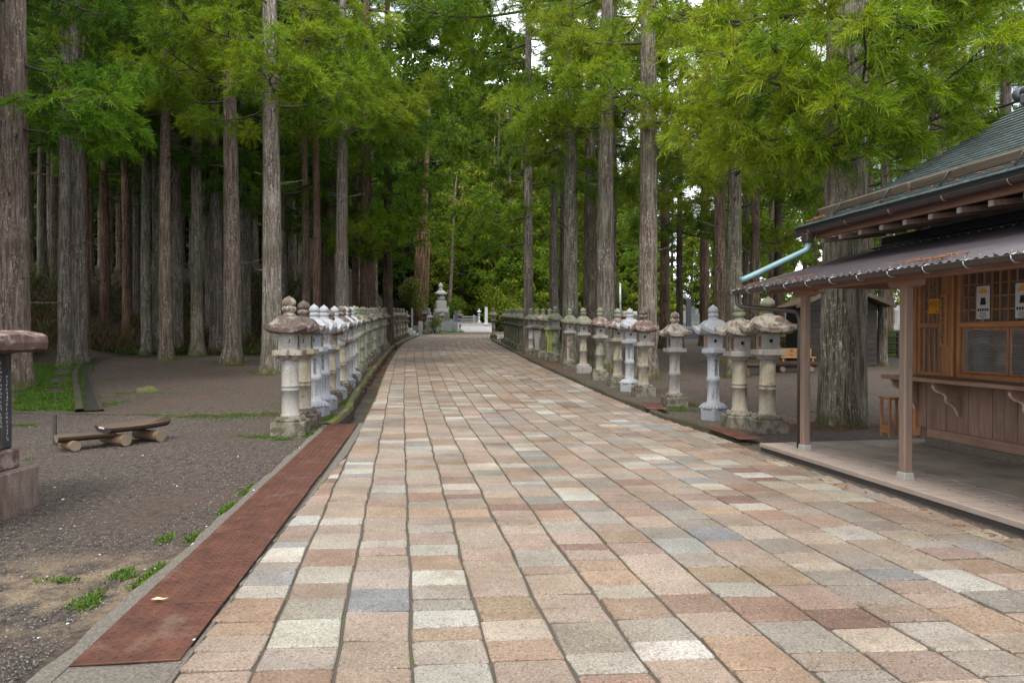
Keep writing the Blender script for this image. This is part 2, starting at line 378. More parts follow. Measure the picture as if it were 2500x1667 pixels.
# ---------------------------------------------------------------- the ground: one sheet each side of the path's corridor
def corridor_l(y):
    y = np.asarray(y, float)
    plate = smooth_interp(y, [0.3, 3.28, 7.09, 12.0], [-1.93, -2.235, -2.69, -3.33])
    ditch = smooth_interp(y, [11.5, 12.4, 13.1, 16.3, 21.2, 29, 39, 49, 57.5, 70], [-3.27, -3.34, -3.36, -3.85, -4.53, -5.55, -6.83, -7.62, -8.0, -8.2])
    w = np.clip((y - 11.7) / .6, 0, 1); return plate * (1 - w) + ditch * w
def corridor_r(y):
    y = np.asarray(y, float); return road_r(y) + np.where(y > 9.9, .16, .10)
GYS = np.unique(np.concatenate([np.linspace(-6, 3, 10), np.linspace(3, 16, 40), np.linspace(16, 46, 61), np.linspace(46, 66, 41), np.linspace(66, 130, 26), np.linspace(130, 420, 12)]))
def make_ground():
    V = []; Fq = []
    for side in (-1, 1):
        offs = np.concatenate([[0], np.geomspace(.25, 330, 46)])
        base = len(V); n = len(offs)
        for y in GYS:
            yy = min(max(y, .3), 62.5); e = float(corridor_l(yy) if side < 0 else corridor_r(yy))
            if y > 62.5: e = float(corridor_l(62.5)) + .0 if side < 0 else e
            for i, o in enumerate(offs):
                x = e + side * o
                if side > 0 and y > 62.5: x = -7.9 + o          # beyond the bend the right-hand sheet closes the corridor
                if side < 0 and y > 62.5: x = -7.9 - o
                z = float(g0(y)) + float(bank(x, y)) - .012
                amp = .02 if o > .4 else 0
                z += amp * math.sin(x * 1.7 + y * .6) * math.cos(y * 1.3 - x * .4) + (.10 if o > 60 else 0)
                V.append((x, y, z))
        for j in range(len(GYS) - 1):
            for i in range(n - 1):
                a = base + j * n + i; q = (a, a + 1, a + n + 1, a + n); Fq.append(q if side > 0 else q[::-1])
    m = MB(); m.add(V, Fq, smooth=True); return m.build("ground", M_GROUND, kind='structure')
ground = make_ground()
def strip(rows, mats, name, parent=None, closed=False, mi=None, **kw):
    """rows: list of cross-sections (same count of points) -> lofted sheet"""
    m = MB(); n = len(rows[0]); vs = [p for r in rows for p in r]; fs = []; ms = []
    for j in range(len(rows) - 1):
        for i in range(n - 1):
            a = j * n + i; fs.append((a, a + 1, a + n + 1, a + n)); ms.append(mi[i] if mi else 0)
    for f, k in zip(fs, ms): m.f.append(f); m.mi.append(k); m.sm.append(False); m.c.append((1, 1, 1))
    m.v = vs; return m.build(name, mats, parent, **kw)

# ---------------------------------------------------------------- the path: a bed of mortar and its granite setts
path = empty("path"); path['kind'] = 'structure'
rows = []
for y in np.concatenate([np.linspace(.3, 14, 60), np.linspace(14.4, 62.5, 110)]):
    z = float(g0(y)) - .014; a, b = float(road_l(y)) - (.02 if y > 12 else .16), float(road_r(y)) + (.16 if y < 11 else .02)
    rows.append([(a + (b - a) * t, y, z) for t in np.linspace(0, 1, 12)])
bed = strip(rows, M_JOINT, "mortar_bed", path)
TONES = [((0.244, 0.184, 0.143), 26), ((0.258, 0.204, 0.160), 22), ((0.250, 0.179, 0.123), 9), ((0.207, 0.141, 0.101), 6), ((0.277, 0.255, 0.218), 10), ((0.349, 0.330, 0.287), 4.5),
         ((0.164, 0.169, 0.164), 2.2), ((0.225, 0.197, 0.165), 22), ((0.295, 0.257, 0.199), 8), ((0.161, 0.101, 0.079), 2.5), ((0.186, 0.175, 0.140), 3.5), ((0.215, 0.208, 0.189), 4)]
TW = np.array([w for _, w in TONES]); TW = TW / TW.sum()
def make_pavers():
    LW = .3775; pav = []
    for k in range(-3, 18):
        s = 0.3 + random.random() * .2
        while s < 58:
            Lp = random.choice([.165, .19, .21, .23, .25, .26, .28, .30, .32, .35, .38]) * (1.0 if s < 30 else 1.15)
            y0, y1 = s, s + Lp; s = y1; ym = (y0 + y1) / 2; xm = float(joint(ym)) + (k + .5) * LW
            rl, rr = float(road_l(ym)), float(road_r(ym)); wig = lambda y: .006 * math.sin(y * 3.1 + k * 2.3) + .004 * math.sin(y * 9.7 + k)
            gx = .0115 if ym < 30 else .013; gy = .0045 + .0035 * random.random()
            sk = random.gauss(0, .004)
            cs = []
            for (sx, yy) in ((0, y0 + gy), (1, y0 + gy), (1, y1 - gy), (0, y1 - gy)):
                xx = float(joint(yy)) + (k + sx) * LW + wig(yy + sx * 17) + (gx if sx == 0 else -gx)
                yc = yy + (sx - .5) * sk * 2 + random.gauss(0, .0035); xx += random.gauss(0, .003); yc += 0 + (sx - .5) * LW * .06
                cs.append([min(max(xx, rl + .004), rr - .004), yc])
            if max(c[0] for c in cs) - min(c[0] for c in cs) < .07: continue
            pav.append((cs, ym))
    return pav
def paver_geo(cs, y, hi):
    z = float(g0(y)); rv = random.gauss(0, .0022); tx, ty = random.gauss(0, .004), random.gauss(0, .004)
    c = [Vector((p[0], p[1], 0)) for p in cs]; ctr = sum(c, Vector()) / 4
    zt = lambda p: float(g0(p.y)) + rv + (p.x - ctr.x) * tx + (p.y - ctr.y) * ty
    vs = []; r = random.uniform(.006, .018) if random.random() < .95 else random.uniform(.02, .032)
    out = []
    for i in range(4):
        a, b, d = c[i - 1], c[i], c[(i + 1) % 4]
        ra = min(r, (a - b).length * .3, (d - b).length * .3); u, w = (a - b).normalized(), (d - b).normalized()
        if hi: out += [b + u * ra, b + (u + w) * ra * .30, b + w * ra]
        else: out += [b + u * ra * .6, b + w * ra * .6]
    n = len(out); bv = .006 if hi else .005
    for p in out: vs.append((p.x, p.y, zt(p) - .03))
    for p in out: vs.append((p.x, p.y, zt(p) - bv))
    for p in out:
        q = p + (ctr - p).normalized() * bv * 1.3; vs.append((q.x, q.y, zt(q) + random.gauss(0, .0012)))
    fs = [(j * n + i, j * n + (i + 1) % n, (j + 1) * n + (i + 1) % n, (j + 1) * n + i) for j in range(2) for i in range(n)] + [tuple(2 * n + i for i in range(n))]
    return vs, fs
def tone():
    t = TONES[rng.choice(len(TONES), p=TW)][0]; s = random.uniform(.86, 1.14); return tuple(min(.72, max(.03, x * s * random.uniform(.97, 1.03))) for x in t)
pavers = make_pavers()
def shown(p):
    cs, y = p; ymin = min(c[1] for c in cs)
    if ymin < 3.05: return 0
    a = [(1250 + F_PX * c[0] / c[1], 815 + F_PX * (EYE - float(g0(c[1]))) / c[1]) for c in cs]
    if sum(0 < q[0] < 2500 and q[1] < 1690 for q in a) < 2: return 0
    return abs(sum(a[i][0] * a[(i + 1) % 4][1] - a[(i + 1) % 4][0] * a[i][1] for i in range(4))) / 2
order = sorted(range(len(pavers)), key=lambda i: -shown(pavers[i])); big = set(order[:300])
rest = MB()
for i, (cs, y) in enumerate(pavers):
    vs, fs = paver_geo(cs, y, y < 14)
    t = tone()
    if i in big:
        o = Vector((sum(c[0] for c in cs) / 4, sum(c[1] for c in cs) / 4, float(g0(y))))
        m = MB(); m.add([Vector(p) - o for p in vs], fs, col=t)
        if random.random() < .05:                                    # a sett with a paler corner
            m.c = [tuple(min(.7, x * 1.5) for x in t) if (i2 in (len(fs) - 1,)) and False else t for i2 in range(len(fs))]
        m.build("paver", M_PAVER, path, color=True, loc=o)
    else: rest.add(vs, fs, col=t)
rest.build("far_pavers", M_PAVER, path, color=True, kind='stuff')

# moss and mould along the joints, a few weeds
# ---------------------------------------------------------------- left side: concrete strip, rusty cover plates over the ditch, open mossy ditch beyond
gutter = empty("left_gutter"); gutter['kind'] = 'structure'
rows = []
for y in np.linspace(.3, 12.25, 50):
    xl = float(corridor_l(y)); w = .014 * math.sin(y * 4.1) + .012 * math.sin(y * 11.3) + .008 * math.sin(y * 27); pr = float(smooth_interp(y, [3.28, 7.09, 12.0], [-2.12, -2.57, -3.20]))
    rows.append([(xl - .02 + w, y, -.05), (xl + w, y, .010), (pr - .005, y, .014), (pr - .005, y, -.20)])
strip(rows, M_CONC, "concrete_edge", gutter)
rows = []
for y in np.linspace(.3, 12.25, 50):
    pr = float(smooth_interp(y, [3.28, 7.09, 12.0], [-1.61, -2.05, -2.71])); rl = float(road_l(y)) + .012 + .006 * math.sin(y * 5)
    rows.append([(pr + .004, y, -.20), (pr + .004, y, .006), (rl, y, .002), (rl, y, -.04)])
strip(rows, M_CONC, "concrete_edge", gutter)
rows = []
for y in (.3, 1.5, 2.6, 3.0, 3.46, 3.47, 4.5, 5.5, 6.5, 7.5, 8.5, 9.5, 10.5, 11.5, 12.35):
    a = float(smooth_interp(y, [3.28, 7.09, 12.0], [-2.12, -2.57, -3.20])); b = float(smooth_interp(y, [3.28, 7.09, 12.0], [-1.61, -2.05, -2.71]))
    zz = .007 if y < 3.465 else -.19
    q = 0 if y < 3.465 else .06; rows.append([(a - .004 - q, y, zz), ((a + b) / 2, y, zz - .006), (b + .003 + q, y, zz)])
strip(rows, M_CONC, "ditch_fill", gutter)
def mat_rust():
    k = NB("rusty_plate"); w = k.coord('World'); n = k.noise(w, 5, 6, .7)
    c = k.mix(k.ramp(n, [(.3, 0), (.7, 1)]), (0.050, 0.021, 0.015), (0.118, 0.047, 0.029))
    c = k.mix(k.ramp(k.noise(w, 16, 5, .7), [(.60, 0), (.74, .6)]), c, (0.17, 0.07, 0.032))
    c = k.mix(k.ramp(k.noise(w, 2.3, 6, .7), [(.56, 0), (.72, .6)]), c, (0.165, 0.115, 0.085))
    k.col(c); k.rough(.62); k.b.inputs['Metallic'].default_value = .25; k.bump(k.noise(w, 90, 3), .3, .004); return k.m
M_RUST = mat_rust()
def tread_plate(p0, p1, w, name, parent, thick=.009, z=.022, bars=True, **kw):
    """a rusty checker plate between two points of the ditch's centre line, with raised ribs"""
    a, b = Vector((*p0, 0)), Vector((*p1, 0)); d = (b - a); L = d.length; d.normalize(); r = Vector((d.y, -d.x, 0)); o = (a + b) / 2
    m = MB(); Rm = Matrix((( r.x, d.x, 0), (r.y, d.y, 0), (0, 0, 1)))
    m.box((0, 0, 0), (w, L - .012, thick), .002, Rm)
    if bars:
        nl = int(w / .033); nn = int(L / .030)
        for i in range(nl):
            for j in range(nn):
                if (i + j) % 2: continue
                c = Rm @ Vector(((i + .5) / nl * w - w / 2, (j + .5) / nn * (L - .02) - L / 2 + .01, thick / 2 + .0012))
                an = Rm @ Matrix.Rotation(.75 if i % 2 else -.75, 3, 'Z')
                hx, hy, hz = .015, .0055, .0045
                vs = [an @ Vector((x * hx, y * hy, zz)) + c for zz, s in ((-.001, 1), (hz, .6)) for x, y in ((-s, -s), (s, -s), (s, s), (-s, s))]
                m.add(vs, [(4, 5, 6, 7), (0, 1, 5, 4), (1, 2, 6, 5), (2, 3, 7, 6), (3, 0, 4, 7)])
    return m.build(name, M_RUST, parent, loc=(o.x, o.y, z), **kw)
cl = lambda y: -1.865 - (y - 3.28) * .1262
ys = np.linspace(3.275, 12.0, 13)
for a, b in zip(ys[:-1], ys[1:]):
    j = random.uniform(-.006, .006)
    tread_plate((cl(a) + j, a), (cl(b) + j, b), .505, "cover_plate", gutter, z=.014 + random.uniform(0, .003))
# open ditch with a mossy kerb on its far side
rows = []
for y in np.concatenate([np.linspace(12.0, 40, 120), np.linspace(40.3, 58, 40)]):
    zg = float(g0(y)); xo = float(corridor_l(y)); rl = float(road_l(y)); w = .02 * math.sin(y * 2.7) + .012 * math.sin(y * 7.9); h = .035 + .015 * math.sin(y * 1.9)
    rows.append([(xo - .03, y, zg - .06), (xo - .01, y, zg + h * .7), (xo + .05, y, zg + h + .012), (xo + .115 + w, y, zg + h * .8), (xo + .135 + w, y, zg - .04), (xo + .145 + w * .6, y, zg - .27),
                 (rl - .06, y, zg - .30), (rl - .025, y, zg - .05), (rl - .012 + w * .4, y, zg - .004), (rl + .02, y, zg - .006), (rl + .03, y, zg - .05)])
strip(rows, [M_KERB, M_DITCH], "mossy_ditch", gutter, mi=[0, 0, 0, 0, 1, 1, 1, 1, 0, 0])
m = MB()                                                              # rusted comb-edged plate end over the mouth of the ditch
for i in range(12): m.box((-2.985 + i * .026, 12.16 + i * .011, -.03), (.014, .05, .02), 0)
m.box((-2.85, 12.24, -.045), (.32, .03, .03), .004, Matrix.Rotation(.40, 3, 'Z'))
m.build("plate_comb", M_RUST, gutter)

# right side: mossy kerb and sunken drain
rgut = empty("right_gutter"); rgut['kind'] = 'structure'
rows = []
for y in np.concatenate([np.linspace(9.9, 40, 130), np.linspace(40.4, 50, 24)]):
    zg = float(g0(y)); rr = float(road_r(y)); w = .012 * math.sin(y * 3.3) + .01 * math.sin(y * 8.7); k = min(1, max(0, (y - 9.9) / .5)); h = (.075 + .02 * math.sin(y * 2.3)) * k
    rows.append([(rr - .045 + w, y, zg - .03), (rr - .03 + w, y, zg - .006), (rr - .005 + w, y, zg - .05 * k), (rr + .015 + w * .5, y, zg - .04 * k), (rr + .03 + w, y, zg + h * .8), (rr + .06 + w, y, zg + h), (rr + .15, y, zg + h * .93), (rr + .19, y, zg + h * .5), (rr + .26, y, zg - .05)])
strip(rows, [M_KERBR, M_DITCH], "mossy_kerb", rgut, mi=[0, 0, 1, 0, 0, 0, 0, 0])
# ---------------------------------------------------------------- bark and needles
def mat_bark(name, dark, mid, light, fleck=.5, green=(0.062, 0.068, 0.040), moss=True):
    k = NB(name); v0 = k.n("ShaderNodeTexCoord").outputs['Object']; v = k.coord(); vf = k.coord(scale=(1, 1, .085)); vm = k.coord(scale=(1, 1, .3))
    fib = k.noise(vf, 30, 6, .78); rid = k.noise(vf, 15, 3, .55)
    c = k.mix(k.ramp(fib, [(.34, 0), (.64, 1)]), dark, mid)
    c = k.mix(k.ramp(rid, [(.42, 0), (.62, .75)]), c, light)
    vq = k.coord(scale=(1, 1, .2)); fl = k.math('MAXIMUM', k.ramp(k.noise(vm, 40, 2, .6), [(.60, 0), (.66, .9)]), k.ramp(k.noise(vq, 19, 4, .75), [(.58, 0), (.64, .9)]))
    c = k.mix(k.math('MULTIPLY', fl, k.ramp(k.noise(vm, 2.2, 4), [(.36, 0), (.60, 1)])), c, tuple(min(.6, x * 2.1) for x in light))
    c = k.mix(k.ramp(k.noise(v, 1.1, 5, .6), [(.48, 0), (.70, .6)]), c, green)
    c = k.mix(k.ramp(k.noise(v, .7, 3), [(.5, 0), (.75, .55)]), c, (0.070, 0.040, 0.027))
    oi = k.n("ShaderNodeObjectInfo"); c = k.mix(1.0, c, oi.outputs['Color'], 'MULTIPLY')
    if moss:
        z = k.sep(v0)[2]; h = k.math('ADD', z, k.math('MULTIPLY', k.noise(v, 5, 5, .7), -1.3))
        c = k.mix(k.ramp(k.math('ADD', h, .60), [(0.0, .75), (.26, 0)]), c, k.mix(k.noise(v, 30, 3), (0.035, 0.042, 0.010), (0.12, 0.125, 0.022)))
    k.col(c); k.rough(.92); n1 = k.bump(rid, 1.0, .09); k.bump(fib, .9, .045, n1); return k.m
M_BARK = mat_bark("cedar_bark", (0.040, 0.031, 0.025), (0.128, 0.106, 0.089), (0.240, 0.212, 0.184))
M_TWIG = mat_plain("limb_bark", (0.045, 0.036, 0.030), .95, var=.4, scale=12)
def mat_needles(name, tr=.35, hue=1.0):
    k = NB(name); t = k.attr("tone"); oi = k.n("ShaderNodeObjectInfo")
    c = k.mix(1.0, t, oi.outputs['Color'], 'MULTIPLY'); k.col(c); k.rough(.55); k.b.inputs['Specular IOR Level'].default_value = .25
    tl = k.n("ShaderNodeBsdfTranslucent"); k.l(k.mix(1.0, c, (1.25, 1.15, .55), 'MULTIPLY'), tl.inputs[0])
    ms = k.n("ShaderNodeMixShader"); ms.inputs[0].default_value = tr
    k.l(k.b.outputs[0], ms.inputs[1]); k.l(tl.outputs[0], ms.inputs[2]); k.l(ms.outputs[0], k.out.inputs[0]); return k.m
M_NEEDLE = mat_needles("cedar_needles")

def unit(a): return a / (np.linalg.norm(a, axis=-1, keepdims=True) + 1e-9)
def shoots(P, D, L, W, col, bend):
    """tapered, drooping needle shoots: one quad and one triangle each.  P,D (n,3) L,W (n,) -> arrays"""
    n = len(P); side = unit(np.cross(D, rng.normal(size=(n, 3)))); g = np.array([0, 0, -1.0])
    M_ = P + D * (L * .55)[:, None] + g * (L * bend * .22)[:, None]; T = P + D * (L * .96)[:, None] + g * (L * bend)[:, None]
    w = side * W[:, None]
    v = np.stack([P - w * .55, P + w * .55, M_ + w * .6, M_ - w * .6, T], 1).reshape(-1, 3)
    b = np.arange(n)[:, None] * 5
    loops = np.concatenate([b + np.array([[0, 1, 2, 3]]), b + np.array([[3, 2, 4]])], 1).ravel()
    cnt = np.tile([4, 3], n); cols = np.repeat(col, 2, axis=0).copy(); cols[1::2] *= np.array([1.18, 1.10, 1.0])
    return v, loops, cnt, cols
GREENS = np.array([(.026, .068, .004), (.050, .114, .004), (.086, .164, .005), (.132, .206, .006), (.190, .230, .010)])
def needle_col(n, warm, dead=.05):
    base = GREENS[np.clip((warm * 4 + rng.normal(0, .7, n)).round().astype(int), 0, 4)]
    c = base * rng.uniform(.75, 1.25, (n, 1))
    k = rng.random(n) < dead * .35; c[k] = np.array([.14, .085, .028]) * rng.uniform(.7, 1.2, (k.sum(), 1)); return c
def pompom(c, R, nt, ns, sl, sw, warm, dead, lean):
    """one clump: twigs radiating in a dome, each set with shoots.  returns shoot arrays and twig ends"""
    az = rng.uniform(0, 2 * PI, nt); el = np.arcsin(rng.uniform(-.45, .98, nt)); d = np.stack([np.cos(az) * np.cos(el), np.sin(az) * np.cos(el), np.sin(el)], 1)
    d = unit(d + lean * .55); ln = R * rng.uniform(.55, 1.0, nt)
    tt = np.tile(np.linspace(.30, 1.0, ns), nt) + rng.normal(0, .04, nt * ns); D = np.repeat(d, ns, 0); LN = np.repeat(ln, ns)
    P = c + D * (LN * tt)[:, None] + np.array([0, 0, -1.0]) * (LN * tt ** 2 * .28)[:, None]
    k = 3; P = np.repeat(P, k, 0); D = np.repeat(D, k, 0); n = len(P)
    D2 = unit(D + rng.normal(0, .48, (n, 3)) + np.array([0, 0, .04])); L = sl * rng.uniform(.6, 1.25, n); W = sw * rng.uniform(.7, 1.2, n)
    if rng.random() < dead * .45: col = np.array([.13, .085, .030]) * rng.uniform(.5, 1.2, (n, 1)) * np.ones((n, 3)); 
    else: col = needle_col(n, warm, dead)
    return shoots(P, D2, L, W, col, rng.uniform(.08, .5, n)), c + d * ln[:, None]
def limb_path(L, droop, rise):
    t = np.linspace(0, 1, 8); x = L * t; z = -droop * np.sin(t * PI * .62) * L + rise * L * t ** 2.2
    y = L * .06 * np.sin(t * rng.uniform(2, 5) + rng.uniform(0, 6)); return np.stack([x, y - y[0], z], 1)
def make_bough(i, L, ncl, R, nt, ns, sl, sw, warm, dead=.06, droop=.12, rise=.18):
    """returns (limb mesh, needle mesh) of one branch reaching along +X"""
    p = limb_path(L, droop, rise); m = MB(); rad = np.linspace(.045, .012, 8) * (L / 3) ** .5
    m.tube([tuple(q) for q in p], list(rad), 5, caps=False); vs = []; ls = []; cs = []; co = []; off = 0
    for j in range(ncl):
        t = .30 + .70 * (j + rng.random() * .6) / ncl; k = min(int(t * 7), 6); q = p[k] + (p[k + 1] - p[k]) * (t * 7 - k)
        sidew = (1 if j % 2 else -1) * rng.uniform(.15, .50) * L * (1.0 - .55 * t)
        c = q + np.array([rng.uniform(.05, .4), sidew, rng.uniform(-.25, .22)]) if j < ncl - 1 else p[-1] + np.array([.1, 0, .02])
        m.tube([tuple(q), tuple((q + c) / 2 + np.array([0, 0, -.05])), tuple(c)], [.018, .013, .008], 4, caps=False)
        warmj = float(np.clip(warm + rng.normal(0, .13), 0, 1)); lean = unit(np.array([1.0, sidew * .7, -.10]))
        (v, l, n, cc), tips = pompom(c, R * rng.uniform(.75, 1.2), nt, ns, sl, sw, warmj, dead, lean)
        for tp in tips[:7]: m.tube([tuple(c), tuple((c + tp) / 2 + np.array([0, 0, .02])), tuple(tp)], [.007, .005, .003], 3, caps=False)
        vs.append(v); ls.append(l + off); cs.append(n); co.append(cc); off += len(v)
    needles = np_mesh("needles", np.concatenate(vs), np.concatenate(ls), np.concatenate(cs), M_NEEDLE, np.concatenate(co))
    return m.mesh("limb", M_TWIG), needles
FINE = [make_bough(i, random.uniform(2.3, 3.2), 9, .54, 28, 9, .165, .0080, w, .05, .10, .20) for i, w in enumerate([.5, .65, .78, .6, .9, .7])]
MIDB = [make_bough(i, random.uniform(2.4, 3.4), 8, .62, 22, 7, .22, .0130, w, .05) for i, w in enumerate([.42, .58, .68, .5, .78, .35])]
def make_crown(zl, zh, rmax, nb, warm, seed):
    """whole crown of a tree some way off: limbs and clumps merged; z measured from the foot"""
    vs = []; ls = []; cs = []; co = []; off = 0; m = MB()
    for b in range(nb):
        t = (b + .5) / nb; z = zl + (zh - zl) * t; a = b * 2.39996 + rng.uniform(-.4, .4); r = rmax * (1.02 - .72 * t ** 1.4) * rng.uniform(.65, 1.15)
        d = np.array([math.cos(a), math.sin(a), 0.0]); e = d * r + np.array([0, 0, z + r * rng.uniform(-.10, .22)])
        m.tube([(0, 0, z), tuple(d * r * .5 + np.array([0, 0, z - .12 * r])), tuple(e)], [.05, .032, .012], 4, caps=False)
        for q in range(3):
            c = np.array([0, 0, z]) + (e - np.array([0, 0, z])) * (.45 + .27 * q) + rng.normal(0, .32, 3) * np.array([1, 1, .7])
            (v, l, n, cc), _ = pompom(c, .85 * rng.uniform(.75, 1.2), 13, 5, .36, .026, float(np.clip(warm + rng.normal(0, .16), 0, 1)), .05, d)
            vs.append(v); ls.append(l + off); cs.append(n); co.append(cc); off += len(v)
    return m.mesh("crown_limbs", M_TWIG), np_mesh("crown_needles", np.concatenate(vs), np.concatenate(ls), np.concatenate(cs), M_NEEDLE, np.concatenate(co))
CROWNS = [make_crown(6.2, 24, 3.0, 28, w, i) for i, w in enumerate([.25, .40, .55])]
LOWCR = [make_crown(3.2, 17, 3.0, 24, w, i) for i, w in enumerate([.45, .6])]

# ---------------------------------------------------------------- trunks
def trunk_mesh(D, H, lean=(0, 0), flare=1.0, n=20):
    """tapered, gently fluted trunk with a buttressed foot; D = diameter at breast height"""
    hs = [-.45, -.15, 0, .12, .3, .55, .9, 1.4, 2.2, 3.5, 5, 7, 9.5, 12, 15, 18, 21, H]; hs = [h for h in hs if h < H] + [H]
    r0 = D / 2; ph = [random.uniform(0, 2 * PI) for _ in range(4)]; bend = random.uniform(-.05, .05); m = MB(); vs = []; fs = []
    for h in hs:
        r = r0 * max(.10, 1.06 - .72 * max(h, 0) / H - .10 * (max(h, 0) / H) ** 2); f = math.exp(-max(h, 0) / (.42 * (D / .6))) * .42 * flare
        cx = lean[0] * h + bend * math.sin(h * .35); cy = lean[1] * h + bend * math.cos(h * .29)
        for i in range(n):
            a = 2 * PI * i / n
            fl = 1 + .028 * math.sin(5 * a + ph[0] + h * .1) + .018 * math.sin(9 * a + ph[1]) + f * (1 + .5 * math.sin(4 * a + ph[2]) + .25 * math.sin(7 * a + ph[3]))
            vs.append((cx + r * fl * math.cos(a), cy + r * fl * math.sin(a), h))
    for j in range(len(hs) - 1):
        for i in range(n):
            k = (i + 1) % n; fs.append((j * n + i, j * n + k, (j + 1) * n + k, (j + 1) * n + i))
    fs.append(tuple((len(hs) - 1) * n + i for i in range(n))); m.add(vs, fs, smooth=True)
    for _ in range(random.randint(4, 9) if n > 12 else 2):                 # broken dead branch stubs
        h = random.uniform(2.2, 9); a = random.uniform(0, 6.28); rr = r0 * (1.0 - .7 * h / H); L = random.choice((.08, .15, .3, .7)) + rr; c = Vector((lean[0] * h, lean[1] * h, h)); d = Vector((math.cos(a), math.sin(a), random.uniform(-.25, .35)))
        m.tube([c + d * rr * .7, c + d * (rr + L) * .6, c + d * (rr + L) + Vector((0, 0, random.uniform(-.1, .12)))], [.028, .018, .008], 5)
    return m.mesh("trunk", M_BARK)
def trunk_at(lean, h): return Vector((lean[0] * h, lean[1] * h, h))
def add_bough(root, lean, kit, h, az, sc, tint, tilt=0.0):
    lm, nm = random.choice(kit)
    b = obj("branch", lm, root, loc=trunk_at(lean, h)); b.rotation_euler = (random.uniform(-.15, .15), -tilt, az); b.scale = (sc, sc, sc * random.uniform(.9, 1.1))
    f = obj("foliage", nm, b); f.color = (*tint, 1); return b
GL, GR = "tall cedars in the grove left of the path", "tall cedars in the grove right of the path"
def cedar(px, Y, wpx, label, zl, nb, zh=None, kit=None, lean=0.0, tint=(1, 1, 1), bark=(1, 1, 1), group="tall cedar trunks along the path", H=None, name="cedar_tree", az0=None, flare=1.0, sc=1.0):
    x, y, z = at(px, Y); D = wpx / F_PX * Y; H = H or random.uniform(23, 28); ln = (lean, 0.0)
    r = empty(name, (x, y, z - .02), 0, label, "tree", group)
    t = obj("trunk", trunk_mesh(D, H, ln, flare), r); t.color = (*bark, 1)
    top = zh or (min(H - 1, EYE + .50 * Y + 8 - z) if group == GL and px < 620 else min(H - 1.5, EYE + .50 * Y + 1.8 - z)); nb = nb + 4 if group == GL and px < 620 else nb; top = max(top, zl + 2)
    a = random.uniform(0, 6.28) if az0 is None else az0
    for i in range(nb):
        h = zl + (top - zl) * (i + random.random() * .7) / nb; a += 2.39996 + random.uniform(-.5, .5)
        add_bough(r, ln, kit or MIDB, h, a, sc * random.uniform(.85, 1.25) * (1.0 - .25 * i / nb), tint, random.uniform(-.18, .12))
    return r, ln
def far_cedar(px, Y, wpx, label, crown=None, tint=(1, 1, 1), bark=(1, 1, 1), group=None, lean=0.0, low=False, sc=1.0, name="cedar_tree"):
    x, y, z = at(px, Y); D = wpx / F_PX * Y
    r = empty(name, (x, y, z - .02), 0, label, "tree", group)
    t = obj("trunk", trunk_mesh(D, random.uniform(22, 27), (lean, 0), .8, 10 if wpx < 14 else 14), r); t.color = (*bark, 1)
    lm, nm = random.choice(LOWCR if low else CROWNS) if crown is None else crown
    c = obj("crown", lm, r, rz=random.uniform(0, 6.28)); c.scale = (sc, sc, sc * random.uniform(.92, 1.12)); f = obj("foliage", nm, c); f.color = (*tint, 1); return r
GL, GR = "tall cedars in the grove left of the path", "tall cedars in the grove right of the path"
DK, LT = (.66, .82, .85), (1.2, 1.2, 1.1)  # needle tints: the left grove's shade and lit front boughs put into colour
GREY, RED, PALE = (1.0, 1.02, 1.0), (.86, .62, .50), (1.25, 1.25, 1.22)
# left grove ------------------------------------------------------------
t1, l1 = cedar(33, 18, 69, "thick brown cedar trunk rising behind the inscribed stone, nearest of the left grove", 9.0, 9, lean=.004, bark=(1.05, .92, .86), group=GL, tint=DK, flare=.6)
for h, az, s in ((7.4, -.35, 1.25), (6.9, .05, 1.15), (8.6, .3, 1.1)): add_bough(t1, l1, FINE, h, az, s, (.8, 1, .9), -.12)
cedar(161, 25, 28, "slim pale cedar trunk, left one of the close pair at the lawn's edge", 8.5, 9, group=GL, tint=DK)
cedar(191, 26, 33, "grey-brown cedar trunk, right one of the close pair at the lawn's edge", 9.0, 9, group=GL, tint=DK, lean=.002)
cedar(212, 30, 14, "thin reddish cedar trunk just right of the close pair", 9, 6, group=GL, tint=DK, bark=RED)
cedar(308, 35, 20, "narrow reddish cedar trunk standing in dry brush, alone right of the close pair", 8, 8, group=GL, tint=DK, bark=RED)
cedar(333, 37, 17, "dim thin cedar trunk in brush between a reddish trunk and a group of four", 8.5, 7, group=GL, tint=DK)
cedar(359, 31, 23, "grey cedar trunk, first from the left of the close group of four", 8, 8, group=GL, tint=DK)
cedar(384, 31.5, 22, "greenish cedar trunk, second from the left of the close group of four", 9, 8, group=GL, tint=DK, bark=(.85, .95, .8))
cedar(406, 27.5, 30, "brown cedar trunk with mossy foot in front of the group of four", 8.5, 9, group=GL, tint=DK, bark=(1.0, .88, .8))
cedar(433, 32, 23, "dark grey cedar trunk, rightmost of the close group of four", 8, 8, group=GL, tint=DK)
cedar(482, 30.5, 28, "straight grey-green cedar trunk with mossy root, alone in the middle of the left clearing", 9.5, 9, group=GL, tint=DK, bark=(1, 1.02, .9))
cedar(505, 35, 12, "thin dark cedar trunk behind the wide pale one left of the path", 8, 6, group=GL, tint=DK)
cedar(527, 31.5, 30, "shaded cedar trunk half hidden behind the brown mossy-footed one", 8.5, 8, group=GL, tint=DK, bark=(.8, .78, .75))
t13, l13 = cedar(566, 26, 41, "sturdy brown-grey cedar with bright moss on its spreading foot", 9.6, 10, group=GL, lean=-.002, kit=FINE, bark=(1.05, .95, .88), az0=1.0)
for h, az, s in ((10.4, -1.9, 1.3), (11.3, -1.2, 1.25), (10.9, -2.7, 1.2), (12.4, -.8, 1.2)): add_bough(t13, l13, FINE, h, az, s, LT)
cedar(594, 34, 18, "slim dark cedar trunk right behind the mossy-footed one", 8, 7, group=GL, tint=DK)
